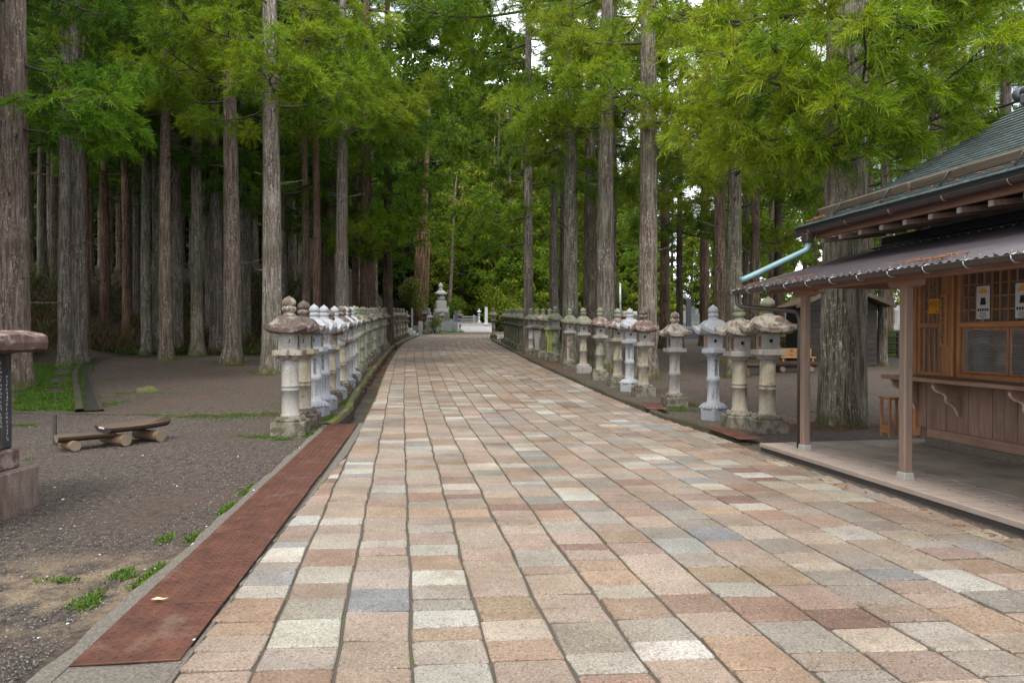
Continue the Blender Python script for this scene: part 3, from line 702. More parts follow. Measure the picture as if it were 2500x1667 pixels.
t16, l16 = cedar(663, 22, 46, "broad pale grey cedar rising beside the first lanterns of the left row", 8.4, 11, group=GL, lean=.0016, kit=FINE, bark=PALE, az0=.4)
for h, az, s in ((8.6, -.5, 1.25), (9.3, -1.3, 1.2), (9.8, .2, 1.3), (10.6, -2.2, 1.25), (10.8, -.2, 1.2)): add_bough(t16, l16, FINE, h, az, s, LT)
cedar(692, 34, 12, "thin dim trunk just right of the broad pale cedar", 8, 6, group=GL, tint=DK)
cedar(746, 33, 19, "dark brown cedar trunk above the second left lantern", 7.5, 8, group=GL, tint=(.85, .95, .9), bark=(.85, .72, .6))
cedar(773, 31.5, 20, "reddish lit cedar trunk above the white lanterns of the left row", 8, 8, group=GL, tint=(.85, .95, .9), bark=RED)
cedar(808, 37, 22, "dark trunk between a reddish and a pale cedar above the left row", 7, 9, group=GL, tint=(.8, .95, .9), bark=(.7, .6, .5))
t22, l22 = cedar(837, 30, 32, "speckled pale grey cedar behind the middle of the left lantern row", 9.3, 11, group=GL, kit=FINE, bark=PALE, lean=-.001)
for h, az, s in ((9.6, -1.1, 1.3), (10.4, -.3, 1.3), (11.2, -2, 1.2), (11.6, .3, 1.2)): add_bough(t22, l22, FINE, h, az, s, (1.1, 1.1, 1))
cedar(868, 39, 17, "thin brown trunk right of the speckled pale cedar", 7, 9, group=GL, tint=(.85, 1, .9), bark=RED)
t25, l25 = cedar(894, 37, 32, "thick dark brown cedar leaning a little behind the left row's far lanterns", 6.2, 13, group=GL, tint=(.9, 1, .9), bark=(.78, .55, .45), lean=.002, sc=1.0)
for h, az, s in ((5.6, -1.6, 1.1), (6.2, -.9, 1.2), (6.0, -2.4, 1.2), (8.5, -.2, 1.1), (11, -.5, 1.2), (18.2, -.2, 1.6), (19.6, .2, 1.6)): add_bough(t25, l25, MIDB, h, az, s, (1, 1.08, 1))
t26, l26 = cedar(948, 39.3, 25, "dark cedar growing out of the left lantern row beside the ditch", 5.6, 14, group=GL, tint=(.85, 1, .9), bark=(.55, .45, .36), sc=1.0)
for h, az, s in ((5.0, -1.6, 1.1), (6.2, -1.0, 1.15), (9.6, .3, 1.2), (12.5, -.3, 1.5), (15, .1, 1.6), (17.0, -.4, 1.7), (18.6, .1, 1.8), (19.9, -.2, 1.7), (20.6, .4, 1.6)): add_bough(t26, l26, MIDB, h, az, s, (.95, 1.05, .95))
# right grove -----------------------------------------------------------
ta, la = cedar(1290, 32, 24, "slim speckled cedar at the right kerb between the far lantern row and five mossy lanterns", 6.6, 14, group=GR, kit=MIDB, sc=1.0)
for h, az, s in ((5.2, 3.2, .9), (6.4, 2.9, 1.0), (9.5, 3.0, 1.2), (12, 3.3, 1.3), (14.5, 2.8, 1.4), (16.0, 3.1, 1.6), (17.2, 2.8, 1.6), (17.8, 3.4, 1.5)): add_bough(ta, la, MIDB, h, az, s, (1.0, 1.05, 1))
cedar(1354, 36, 22, "brown-grey cedar trunk behind the five mossy lanterns on the right", 6, 13, group=GR)
cedar(1373, 41, 12, "thin dark trunk just right of the brown-grey one behind mossy lanterns", 6.5, 9, group=GR, bark=(.5, .42, .36))
cedar(1391, 26.5, 36, "grey-green lichened cedar behind the mossy lantern with a pale fire box", 7.4, 12, group=GR, kit=FINE, bark=(1.05, 1.12, 1.0))
cedar(1442, 28.5, 33, "dim brown cedar trunk left of the lichen-white double trunk", 7.4, 11, group=GR, bark=(.8, .74, .66))
tf, lf = cedar(1480, 23.4, 43, "tall speckled white-grey cedar behind the middle of the right lantern row", 8.6, 11, group=GR, kit=FINE, bark=(1.2, 1.2, 1.12))
for h, az, s in ((8.3, 3.4, 1.2), (9.2, 2.6, 1.2), (9.6, 4.2, 1.1)): add_bough(tf, lf, FINE, h, az, s, LT)
cedar(1500, 30, 14, "narrow brown trunk hugging the right side of the speckled white-grey cedar", 7.5, 8, group=GR, bark=(.9, .8, .7))
th, lh = cedar(1579, 20.3, 46, "tall straight grey cedar just behind the white lantern in the right row", 9.6, 5, group=GR, kit=FINE, bark=(1.15, 1.08, 1.0), lean=.0035, az0=.6)
for h, az, s in ((7.9, 4.0, 1.0), (7.6, 5.3, 1.0), (8.6, 3.4, 1.0)): add_bough(th, lh, FINE, h, az, s, LT)
cedar(1622, 36, 24, "dark red-brown trunk behind the small lone lantern on the right", 5.5, 12, group=GR, bark=(.7, .52, .42))
cedar(1660, 33, 16, "blackish slim trunk with thin bare side twigs right of the lone lantern", 5.0, 12, group=GR, bark=(.42, .38, .32))
tk, lk = cedar(1754, 26, 31, "brown speckled cedar trunk behind the white lantern near the hall", 6.0, 12, group=GR, bark=(.85, .70, .56), kit=FINE)
tl, ll = cedar(1793, 21, 35, "pale lichened cedar with mossy foot between the white lantern and the eaves", 6.4, 11, group=GR, bark=(1.1, 1.15, 1.0), kit=FINE)
for h, az, s in ((6.2, 4.4, 1.15), (6.6, 5.2, 1.2), (7.4, 3.6, 1.2), (8.0, 4.8, 1.3), (9.2, 5.6, 1.3)): add_bough(tl, ll, FINE, h, az, s, LT)
cedar(1819, 30, 15, "thin dim trunk immediately right of the pale lichened cedar", 5.5, 9, group=GR, bark=(.75, .7, .6))
cedar(1841, 28, 22, "brown trunk above the nearest right lantern's roof", 4.9, 13, group=GR, bark=(.8, .68, .55), kit=FINE)
cedar(1897, 31, 19, "dark trunk seen under the eaves beside the little shed", 5.0, 11, group=GR, bark=(.6, .5, .42))
tp, lp = cedar(2058, 12.06, 100, "massive ridged cedar with green algae standing beside the hall", 7.2, 5, group=GR, kit=FINE, bark=(1.45, 1.48, 1.3), az0=3.5, flare=.28, H=26)
for h, az, s in ((5.7, 4.25, .95), (6.0, 3.5, 1.1), (6.4, 5.0, 1.0), (6.9, 4.5, 1.1), (7.4, 3.2, 1.15), (7.9, 5.6, 1.05), (8.2, 4.1, 1.1), (5.2, 3.0, .95), (4.7, 4.45, .8), (5.0, 3.7, .9), (5.1, 5.15, .8), (5.5, 4.8, .95), (5.9, 4.0, 1.0), (4.9, 4.1, .85)): add_bough(tp, lp, FINE, h, az, s, LT, -.10)
cedar(2119, 26, 28, "brown cedar trunk behind the white notice post", 5.2, 11, group=GR, bark=(.8, .72, .6))
cedar(2154, 25, 21, "slender grey trunk beside the dark rail fence, next to the hall's post", 3.4, 15, group=GR, bark=(1, .98, .9), kit=FINE, lean=.006)
cedar(2287, 21, 38, "grey cedar trunk rising above the middle of the hall's roof slope", 8.2, 10, group=GR, kit=FINE, bark=(1.1, 1.05, .98))
cedar(2452, 24, 30, "grey-brown cedar trunk above the hall's ridge end", 8.4, 10, group=GR, kit=FINE)
cedar(2404, 31, 20, "slim dark trunk between two grey ones above the hall's roof", 8.5, 9, group=GR, bark=(.7, .62, .52))
cedar(2212, 31, 19, "slim brown trunk above the lower end of the hall's roof", 8, 10, group=GR, bark=(.85, .72, .6))
cedar(2560, 19, 40, "cedar reaching into the corner above the hall", 8, 9, group=GR, kit=FINE)
# the depth of both groves ---------------------------------------------------
def scatter(n, x0, x1, y0, y1, mind, test):
    out = []; tries = 0
    while len(out) < n and tries < 9000:
        tries += 1; x, y = random.uniform(x0, x1), random.uniform(y0, y1)
        if test(x, y) and all((x - a) ** 2 + (y - b) ** 2 > mind ** 2 for a, b in out): out.append((x, y))
    return out
NAMED, BACK = [], []
for x, y in scatter(95, -42, -8, 33, 82, 1.75, lambda x, y: not (y > 48 and x / y > -.17) and x < row_x(y) - 2.2 and abs(1250 + x / y * F_PX) < 1100 and y > 33 + max(0, (-x - 14)) * .25):
    px = 1250 + x / y * F_PX; d = random.uniform(.34, .56)
    bk, bw = random.choice([((.8, .72, .62), 'brown'), (RED, 'reddish'), ((.95, .95, .88), 'grey'), ((.75, .7, .6), 'dim'), ((1.1, 1.1, 1), 'pale')])
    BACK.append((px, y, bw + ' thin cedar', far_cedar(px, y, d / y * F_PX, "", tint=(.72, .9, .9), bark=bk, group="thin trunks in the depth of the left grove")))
for x, y in scatter(28, 1.5, 40, 38, 66, 2.6, lambda x, y: x > road_r(min(y, 50)) + 2.5 and 1330 < 1250 + x / y * F_PX < 2600 and not (46 < y and 1600 < 1250 + x / y * F_PX < 1720)):
    px = 1250 + x / y * F_PX; d = random.uniform(.36, .6)
    bk, bw = random.choice([((.8, .7, .58), 'brown'), (RED, 'reddish'), ((.95, .95, .88), 'grey'), ((.6, .55, .45), 'dark')])
    BACK.append((px, y, bw + ' cedar', far_cedar(px, y, d / y * F_PX, "", low=random.random() < .45, tint=(1.1, 1.1, .95), bark=bk, group="trees in the depth of the right grove")))

# the left grove goes on beyond the picture's edge and shades what is seen of it: one joined mass
def outlying():
    P, D, L, W, C = [], [], [], [], []; m = MB()
    for _ in range(17):
        y = random.uniform(-3, 30); x = -.80 * max(y, 0) - random.uniform(3.5, 17) - (5 if y < 6 else 0); z = gz(x, y)
        m.tube([(x, y, z - .3), (x, y, z + 24)], [.32, .1], 8, caps=False); n = 1500; t = rng.random(n); a = rng.uniform(0, 6.28, n); r = 3.4 * (1.05 - .8 * t) * np.sqrt(rng.random(n))
        P.append(np.stack([x + r * np.cos(a), y + r * np.sin(a), z + 5.5 + 19 * t], 1)); D.append(unit(np.stack([np.cos(a), np.sin(a), rng.uniform(-.7, .4, n)], 1))); L.append(rng.uniform(.4, .9, n)); W.append(rng.uniform(.12, .28, n)); C.append(needle_col(n, .35))
    v, l, c, cc = shoots(*[np.concatenate(q) for q in (P, D, L, W, C)], rng.uniform(.1, .4, 17 * 1500)); nm = np_mesh("outlying_wood", v, l, c, M_NEEDLE, cc); o = obj("outlying_wood", nm, kind='stuff'); m.build("outlying_trunks", M_BARK, kind='stuff')
outlying()
# ---------------------------------------------------------------- stone lanterns
BROWN_L, GREY_L, GREEN_L = (0.060, 0.041, 0.033), (0.17, 0.165, 0.15), (0.17, 0.18, 0.085)
S_GREY = mat_stone("grey_granite", (0.285, 0.268, 0.242), (0.115, 0.125, 0.09), .10, (0.14, 0.115, 0.082), .35)
S_TAN = mat_stone("tan_granite", (0.265, 0.238, 0.183), (0.115, 0.093, 0.06), .22, (0.18, 0.14, 0.09), .5)
S_WHITE = mat_stone("white_granite", (0.315, 0.32, 0.335), None, 0, (0.25, 0.26, 0.285), .1, .42)
S_BLUE = mat_stone("bluish_granite", (0.235, 0.245, 0.265), None, 0, (0.22, 0.23, 0.24), .2, .45)
S_BROWN = mat_stone("brown_lichen_stone", (0.20, 0.172, 0.145), BROWN_L, .62, None, 0)
S_MOTTLE = mat_stone("mottled_lichen_stone", (0.30, 0.272, 0.225), (0.088, 0.060, 0.046), .42, (0.17, 0.13, 0.09), .5)
S_SPOT = mat_stone("red_mottled_stone", (0.30, 0.262, 0.235), (0.088, 0.044, 0.037), .62, None, 0)
S_GREEN = mat_stone("green_weathered_stone", (0.215, 0.218, 0.168), (0.105, 0.115, 0.060), .40, (0.16, 0.15, 0.105), .5)
S_MOSS = mat_stone("mossy_dark_stone", (0.145, 0.14, 0.105), (0.062, 0.062, 0.030), .6, (0.10, 0.09, 0.06), .6)
S_YELL = mat_stone("yellow_lichen_stone", (0.25, 0.26, 0.075), (0.21, 0.225, 0.035), .5, None, 0)
S_BASE = mat_stone("damp_base_stone", (0.205, 0.188, 0.155), (0.07, 0.06, 0.034), .45, (0.11, 0.095, 0.07), .6)
M_DARK = mat_plain("dark_hollow", (0.012, 0.012, 0.014), .9, bump=0)  # near-black lining paints the darkness inside the shallow fire box holes
M_INK = mat_plain("black_paint_lettering", (0.018, 0.018, 0.02), .6, bump=0)
M_CARVED = mat_plain("grey_carved_lettering", (0.105, 0.10, 0.085), .9, bump=0)
M_ORANGE = mat_wood("orange_wood_panel", (0.36, 0.15, 0.045), (0.52, 0.24, 0.08))

def sq_ring(h, r, z, n=4, rnd=0.0):
    """points of a square ring, half width r; n points per side; corners rounded by rnd"""
    out = []
    for s in range(4):
        for i in range(n):
            t = -1 + 2 * i / n; p = [(t, -1), (1, t), (-t, 1), (-1, -t)][s]
            out.append(p)
    return [(x * r, y * r, z) for x, y in out]
def loft(m, rings, mi=0, smooth=False, cap0=True, cap1=True):
    n = len(rings[0]); vs = [p for r in rings for p in r]; fs = []
    for j in range(len(rings) - 1):
        for i in range(n):
            k = (i + 1) % n; fs.append((j * n + i, j * n + k, (j + 1) * n + k, (j + 1) * n + i))
    if cap0: fs.append(tuple(range(n - 1, -1, -1)))
    if cap1: fs.append(tuple((len(rings) - 1) * n + i for i in range(n)))
    m.add(vs, fs, mi, smooth)
def hexring(r, z, n, rot=0): return [(r * math.cos(2 * PI * i / n + rot), r * math.sin(2 * PI * i / n + rot), z) for i in range(n)]
def lotus(m, r0, r1, z0, z1, npet, up, ph=0.0, square=None):
    """ring of overlapping petals; up=True: opens upwards (under a platform), else laid down over a base"""
    for layer in (0, 1):
        for i in range(npet):
            a = 2 * PI * (i + .5 * layer) / npet + ph; w = PI / npet * (1.02 if layer == 0 else .9); vs = []; fs = []; nu = 4; nv = 4
            for j in range(nv + 1):
                v = j / nv; rr = r0 + (r1 - r0) * v; zz = z0 + (z1 - z0) * (v ** (.65 if up else 1.5))
                for q in range(nu + 1):
                    u = -1 + 2 * q / nu; wid = w * (1 - .75 * max(0, v - .55) ** 1.5 * 3.2 * abs(u) ** .5) * (1 if v < .6 else max(.25, 1 - (v - .6) * 1.6))
                    b = .012 * (1 - u * u) * (.4 + v) - .006 * layer
                    ang = a + wid * u; sc = 1.0
                    if square: sc = min(1.30, 1 / max(abs(math.cos(ang)), abs(math.sin(ang)))) * (1 - .12 * v) if square else 1
                    vs.append(((rr + b) * sc * math.cos(ang), (rr + b) * sc * math.sin(ang), zz + (b * .6 if not up else -b * .3)))
            for j in range(nv):
                for q in range(nu):
                    k = j * (nu + 1) + q; f = (k, k + 1, k + nu + 2, k + nu + 1); fs.append(f if up else f)
            m.add(vs, fs, 0, True)
def roof_mesh(mat, W=.305, lift=.075, th=.062, steep=.235, octo=False):
    """four-sided concave roof with a thick eave whose corners curl up"""
    m = MB(); n = 6; rings = []; prof = [(.28, steep), (.42, steep * .965), (.53, steep * .84), (.63, steep * .645), (.73, steep * .43), (.83, steep * .25), (.92, steep * .135), (1.0, steep * .085)]
    def ring(s, z, l):
        out = []
        for (x, y, _) in sq_ring(0, 1, 0, n):
            c = (abs(x) * abs(y)) ** 2.2; rr = s * W * (1 + .085 * c * (s ** 3))
            if s < .6:                                   # rounder towards the crown
                k = (1 - s / .6) * .5; d = math.hypot(x, y); rr *= (1 - k) + k / d
            out.append((x * rr, y * rr, z + l * c * s ** 4))
        return out
    rings.append(ring(.80, -.025, .3 * lift)); rings.append(ring(.985, -.012, lift)); rings.append(ring(1.0, -.004, lift)); 
    rings.append(ring(1.0, -.004 + th, lift * 1.12))
    for s, z in prof[::-1]: rings.append(ring(s * .995, z + th * .55, lift * 1.2))
    loft(m, rings)
    for f in range(len(m.sm)):                          # shade the slopes smooth, keep the eave crisp
        if 4 * n * 4 <= f: m.sm[f] = True
    return m.mesh("roof", mat)
def base_mesh(mat, kind):
    m = MB()
    if kind == 'hex':
        loft(m, [hexring(.275, -.12, 6, .3), hexring(.275, .165, 6, .3), hexring(.262, .185, 6, .3)])
        m.lathe([(.255, .185), (.235, .225), (.19, .262), (.158, .285)], 24); lotus(m, .158, .268, .292, .188, 12, False)
    else:
        w = .25 if kind == 'sq' else .235; b = .21
        loft(m, [sq_ring(0, w, -.12, 3), sq_ring(0, w, b - .018, 3), sq_ring(0, w - .010, b, 3)])
        m.lathe([(.235, b - .002), (.222, b + .03), (.185, b + .058), (.158, b + .078)], 24); lotus(m, .156, .232, b + .086, b + .006, 8, False, PI / 8, square=True)
    return m.mesh("base", mat)
def shaft_mesh(mat, square=False, waist=False, r=.127):
    m = MB()
    if square:
        w = r * .92; loft(m, [sq_ring(0, w * 1.12, .22, 2), sq_ring(0, w * 1.12, .30, 2), sq_ring(0, w, .315, 2), sq_ring(0, w, .735, 2), sq_ring(0, w * .96, .745, 2), sq_ring(0, w * .96, .76, 2), sq_ring(0, w, .77, 2), sq_ring(0, w, 1.20, 2)])
    elif waist:
        m.lathe([(r * 1.25, .27), (r * 1.2, .30), (r * 1.02, .315), (r * .93, .50), (r * .96, .69), (r * 1.06, .705), (r * 1.10, .72), (r * 1.10, .765), (r * 1.06, .785), (r * .94, .80), (r * .93, 1.0), (r * .98, 1.19), (r * 1.1, 1.2)], 28)
    else:
        m.lathe([(r * 1.16, .27), (r * 1.18, .30), (r * 1.12, .318), (r * 1.02, .33), (r * 1.01, .50), (r, .69), (r * 1.045, .694), (r * 1.07, .705), (r * 1.045, .716), (r * 1.02, .722), (r * 1.02, .752), (r * 1.05, .756), (r * 1.08, .768), (r * 1.05, .780), (r, .788), (r * .985, 1.0), (r * .985, 1.20)], 28)
    return m.mesh("shaft", mat)
def platform_mesh(mat, w=.218, hexa=False):
    m = MB(); m.lathe([(.13, 1.185), (.145, 1.20), (.19, 1.235), (.208, 1.262)], 24, caps=False)
    lotus(m, .132, .205, 1.185, 1.258, 8 if not hexa else 10, True, PI / 8, square=not hexa)
    if hexa: loft(m, [hexring(.235, 1.256, 6, .3), hexring(.243, 1.262, 6, .3), hexring(.243, 1.34, 6, .3), hexring(.236, 1.346, 6, .3)])
    else: loft(m, [sq_ring(0, w - .006, 1.256, 3), sq_ring(0, w, 1.262, 3), sq_ring(0, w, 1.338, 3), sq_ring(0, w - .006, 1.345, 3)])
    return m.mesh("platform", mat)
def box_mesh(mat, w=.14, z0=1.345, z1=1.61, crescent=False):
    """fire box: shallow round hole in front, rectangular recess in each side, lined black for inner darkness"""
    m = MB(); zc = (z0 + z1) / 2 + .01; R = .036 if crescent else .031; n = 16; C = [(R * math.cos(2 * PI * i / n), R * math.sin(2 * PI * i / n)) for i in range(n)]
    S = []
    for i in range(n):
        a = 2 * PI * i / n; c, s = math.cos(a), math.sin(a); k = 1 / max(abs(c), abs(s)); S.append((c * k * w, s * k * (z1 - z0) / 2))
    fr = [(x, -w, zc - .01 + z) for x, z in S]; ci = [(x, -w, zc + z) for x, z in C]; bk = [(x, -w + .035, zc + z) for x, z in C]
    vs = fr + ci + bk; fs = [(i, (i + 1) % n, n + (i + 1) % n, n + i) for i in range(n)]; m.add(vs, fs)
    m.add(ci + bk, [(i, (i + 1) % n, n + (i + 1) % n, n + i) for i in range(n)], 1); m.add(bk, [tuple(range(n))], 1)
    # carved border on the front, a square frame round the hole
    for (cx, cz, dx, dz) in ((0, .088, .20, .008), (0, -.085, .20, .008), (-.096, 0, .008, .17), (.096, 0, .008, .17)): m.box((cx, -w - .001, zc + cz - .005), (dx, .006, dz), .002)
    if crescent: m.add([(x * .93 - .014, -w - .0015, zc + z * .93) for x, z in C] + [(x * .93 - .014, -w + .02, zc + z * .93) for x, z in C], [tuple(range(n))] + [(i, n + i, n + (i + 1) % n, (i + 1) % n) for i in range(n)])
    else: m.lathe([(R + .013, 0), (R + .012, .006), (R + .002, .004)], 16, caps=False); 
    if not crescent:
        for i in range(len(m.v) - 48, len(m.v)): x, y, z = m.v[i]; m.v[i] = (x, -w - z + .001, zc + y)
    zb, zt, hw = z0 + .045, z1 - .045, w * .62
    for sx in (-1, 1):
        o = [(sx * w, -w, z0), (sx * w, w, z0), (sx * w, w, z1), (sx * w, -w, z1)]; i_ = [(sx * w, -hw, zb), (sx * w, hw, zb), (sx * w, hw, zt), (sx * w, -hw, zt)]
        b = [(sx * (w - .022), p[1], p[2]) for p in i_]
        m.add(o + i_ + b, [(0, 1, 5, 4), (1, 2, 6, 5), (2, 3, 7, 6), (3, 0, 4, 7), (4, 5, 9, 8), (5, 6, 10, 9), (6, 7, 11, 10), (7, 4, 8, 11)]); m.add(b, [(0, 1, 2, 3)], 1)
    m.add([(-w, w, z0), (w, w, z0), (w, w, z1), (-w, w, z1)], [(0, 1, 2, 3)]); m.add([(-w, -w, z1), (w, -w, z1), (w, w, z1), (-w, w, z1)], [(0, 1, 2, 3)]); m.add([(-w, -w, z0), (w, -w, z0), (w, w, z0), (-w, w, z0)], [(0, 1, 2, 3)])
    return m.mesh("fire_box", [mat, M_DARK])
def finial_mesh(mat, z=1.855, kind='round', s=1.0):
    m = MB(); k = [(.095, 0), (.10, .01), (.108, .035), (.106, .06), (.088, .072), (.080, .078)]
    if kind == 'stack': k = [(.098, 0), (.106, .012), (.110, .05), (.100, .078), (.084, .086), (.098, .098), (.108, .12), (.104, .158), (.085, .17), (.080, .175), (.098, .186), (.108, .215), (.100, .255), (.068, .292), (.030, .315), (.010, .335), (0, .34)]
    else: k += [(.085, .088), (.108, .108), (.118, .14), (.112, .172), (.086, .186), (.088, .192), (.108, .21), (.114, .243), (.102, .282), (.066, .318), (.026, .340), (.008, .352), (0, .355)]
    m.lathe([(r * s * .92, z + h) for r, h in k], 20); return m.mesh("finial", mat)

def text_mesh(body, size, depth=.002):
    c = bpy.data.curves.new("lettering", 'FONT'); c.body = body; c.size = size; c.align_x = 'CENTER'; c.align_y = 'CENTER'; c.space_line = .92; c.resolution_u = 2
    o = bpy.data.objects.new("lettering", c); COL.objects.link(o); bpy.context.view_layer.update()
    me = bpy.data.meshes.new_from_object(o.evaluated_get(bpy.context.evaluated_depsgraph_get()))
    v = [tuple(p.co) for p in me.vertices]; f = [tuple(p.vertices) for p in me.polygons]
    bpy.data.objects.remove(o); bpy.data.curves.remove(c); bpy.data.meshes.remove(me); return v, f
TXT = {}
def column(body, size):
    key = (body, size)
    if key not in TXT: TXT[key] = text_mesh("\n".join(body), size)
    return TXT[key]
def strokes(m, x, z0, z1, size, fy, seed, flat=False):
    """a column of brush marks too small to read"""
    r = random.Random(seed); z = z1
    while z > z0:
        for _ in range(r.choice((3, 4, 5))):
            cx = x + r.uniform(-.3, .3) * size; cz = z - size * r.uniform(.1, .9); L = size * r.uniform(.35, .85); w = size * .10
            d = (1, 0) if r.random() < .5 else ((0, 1) if r.random() < .6 else (.7, r.choice((-.7, .7))))
            vs = [(cx + d[0] * L * a / 2 - d[1] * w * b / 2, cz + d[1] * L * a / 2 + d[0] * w * b / 2) for a, b in ((-1, -1), (1, -1), (1, 1), (-1, 1))]
            q = [(px_, fy(px_), pz_) for px_, pz_ in vs]; m.add(q, [(0, 1, 2, 3)])
        z -= size * 1.12
def inscription(shaft, spec, r, mat, square=False, off=.0025):
    """spec: list of (column text, x, z of its centre, size) and ('~', x, z0, z1, size) for unreadable columns; bent round the shaft's front"""
    m = MB(); fy = (lambda x: -r * .92 - off) if square else (lambda x: -math.sqrt(max(1e-6, (r + off) ** 2 - x * x)))
    for i, sp in enumerate(spec):
        if sp[0] == '~': strokes(m, sp[1], sp[2], sp[3], sp[4], fy, i * 7 + int(sp[2] * 100), square)
        else:
            v, f = column(sp[0], sp[3]); m.add([(x + sp[1], fy(x + sp[1]), y + sp[2]) for x, y, _ in v], f)
    return m.build("inscription", mat, shaft)
INK_A = [("為", .02, 1.10, .075), ("家業繁栄", .02, .935, .066), ('~', .055, .40, .66, .026), ('~', .025, .38, .60, .024), ('~', -.03, .36, .56, .030), ('~', -.055, .36, .48, .026)]
INK_B = [("為", .0, 1.11, .07), ("報恩謝徳", .0, .945, .066), ('~', .05, .40, .64, .040), ('~', .0, .38, .62, .034), ('~', -.05, .36, .56, .030)]
INK_C = [("為", -.045, 1.11, .06), ("報恩謝徳", -.045, .955, .058), ('~', .045, .86, 1.07, .052), ('~', .055, .52, .66, .03), ('~', .01, .36, .62, .040), ('~', -.045, .38, .52, .026)]
FAINT = [('~', .0, .85, 1.13, .055), ('~', .05, .40, .66, .034), ('~', .0, .38, .66, .03), ('~', -.05, .36, .62, .03)]
RM = {}
def cached(fn, *a, **k):
    key = (fn.__name__, tuple(x.name if hasattr(x, 'name') else x for x in a), tuple(sorted((p, q.name if hasattr(q, 'name') else q) for p, q in k.items())))
    if key not in RM: RM[key] = fn(*a, **k)
    return RM[key]
GLL, GRL = "stone lanterns in the row left of the path", "stone lanterns in the row right of the path"
def lantern(x, y, h, label, group, style, mats, rz=0.0, ink=None, inkmat=None, name="stone_lantern", sink=0.0, zz=None, panel=None, crescent=None, plan=1.0, capw=.29):
    """mats: base, shaft, platform, box, roof, finial"""
    r = empty(name, (x, y, (gz(x, y) if zz is None else zz) - sink), rz + random.uniform(-.05, .05), label, "lantern", group); s = h / 2.2; r.scale = (s * plan, s * plan, s)
    r.rotation_euler[0] = random.uniform(-.008, .008); r.rotation_euler[1] = random.uniform(-.008, .008)
    sq, wa, hx = style == 'square', style == 'waist', style == 'white'
    obj("base", cached(base_mesh, mats[0], 'hex' if hx else ('small' if sq else 'sq')), r)
    sh = obj("shaft", cached(shaft_mesh, mats[1], square=sq, waist=wa or hx, r=.118 if hx else (.112 if sq else .127)), r)
    obj("platform", cached(platform_mesh, mats[2], hexa=hx), r)
    cr = (style == 'round') if crescent is None else crescent
    bx = obj("fire_box", cached(box_mesh, mats[3], crescent=cr), r)
    if panel:
        for sx in (-1, 1): MB().box((sx * .121, 0, 1.477), (.006, .16, .165), 0).build("panel", panel, bx)
    o = obj("roof", cached(roof_mesh, mats[4], W=capw, lift=.115 if hx else .075), r, loc=(0, 0, 1.63))
    obj("finial", cached(finial_mesh, mats[5], kind='stack' if hx or sq else 'round'), r)
    if ink: inscription(sh, ink, {True: .120}.get(hx, .112 if sq else .127), inkmat or M_CARVED, sq)
    return r
def row_y(px):
    lo, hi = 9.0, 70.0
    for _ in range(50):
        mid = (lo + hi) / 2
        if 1250 + F_PX * float(row_x(mid)) / mid < px: lo = mid
        else: hi = mid
    return lo
def row_rz(y): return math.atan2(-(float(row_x(y + .5)) - float(row_x(y - .5))), 1.0)
T = lambda *a: a
PANEL_R = mat_wood("red_wood_panel", (0.13, 0.05, 0.035), (0.22, 0.09, 0.06))
WH = T(S_WHITE, S_WHITE, S_WHITE, S_WHITE, S_WHITE, S_WHITE)
left = [
 (709, 2.20, 'round', T(S_BASE, S_GREY, S_MOTTLE, S_GREY, S_BROWN, S_MOTTLE), "grey stone lantern with brown lichened roof, nearest of the left row", None, None, None),
 (740, 2.18, 'round', T(S_BROWN, S_TAN, S_TAN, S_GREY, S_BROWN, S_BROWN), "tan stone lantern with dark brown roof, second in the left row", None, None, None),
 (769, 2.17, 'white', T(S_BLUE, S_WHITE, S_WHITE, S_BLUE, S_WHITE, S_WHITE), "white granite lantern with black inscription, first white one of the left row", INK_A, M_INK, M_ORANGE),
 (790, 2.17, 'white', T(S_BLUE, S_BLUE, S_WHITE, S_WHITE, S_WHITE, S_WHITE), "bluish granite lantern with black inscription, fourth in the left row", INK_B, M_INK, M_ORANGE),
 (807, 2.06, 'round', T(S_BROWN, S_TAN, S_TAN, S_TAN, S_BROWN, S_BROWN), "short lantern with dark brown roof between two white ones, fifth in the left row", None, None, M_ORANGE),
 (817.5, 2.17, 'white', T(S_BLUE, S_BLUE, S_WHITE, S_WHITE, S_WHITE, S_WHITE), "plain white granite lantern, sixth in the left row", None, None, M_ORANGE),
 (833, 2.17, 'round', T(S_BROWN, S_TAN, S_BROWN, S_TAN, S_BROWN, S_BROWN), "dark brown lantern with red-brown platform, seventh in the left row", None, None, None),
 (842, 2.17, 'white', T(S_BLUE, S_BLUE, S_BLUE, S_WHITE, S_WHITE, S_WHITE), "white-capped granite lantern, eighth in the left row", None, None, M_ORANGE),
 (850, 2.15, 'round', T(S_BROWN, S_GREY, S_TAN, S_TAN, S_BROWN, S_BROWN), "brown-roofed lantern between white-capped ones, ninth in the left row", None, None, None),
 (857.5, 2.16, 'white', WH, "slender white lantern, last white one of the left row", None, None, None)]
for px, h, st, mt, lab, ink, im, pan in left:
    y = row_y(px); lantern(float(row_x(y)), y, h, lab, GLL, st, mt, row_rz(y), ink, im, panel=pan, plan=1.04)
ordn = ["eleventh", "twelfth", "thirteenth", "fourteenth", "fifteenth", "sixteenth", "seventeenth", "eighteenth", "nineteenth", "twentieth", "twenty-first"]
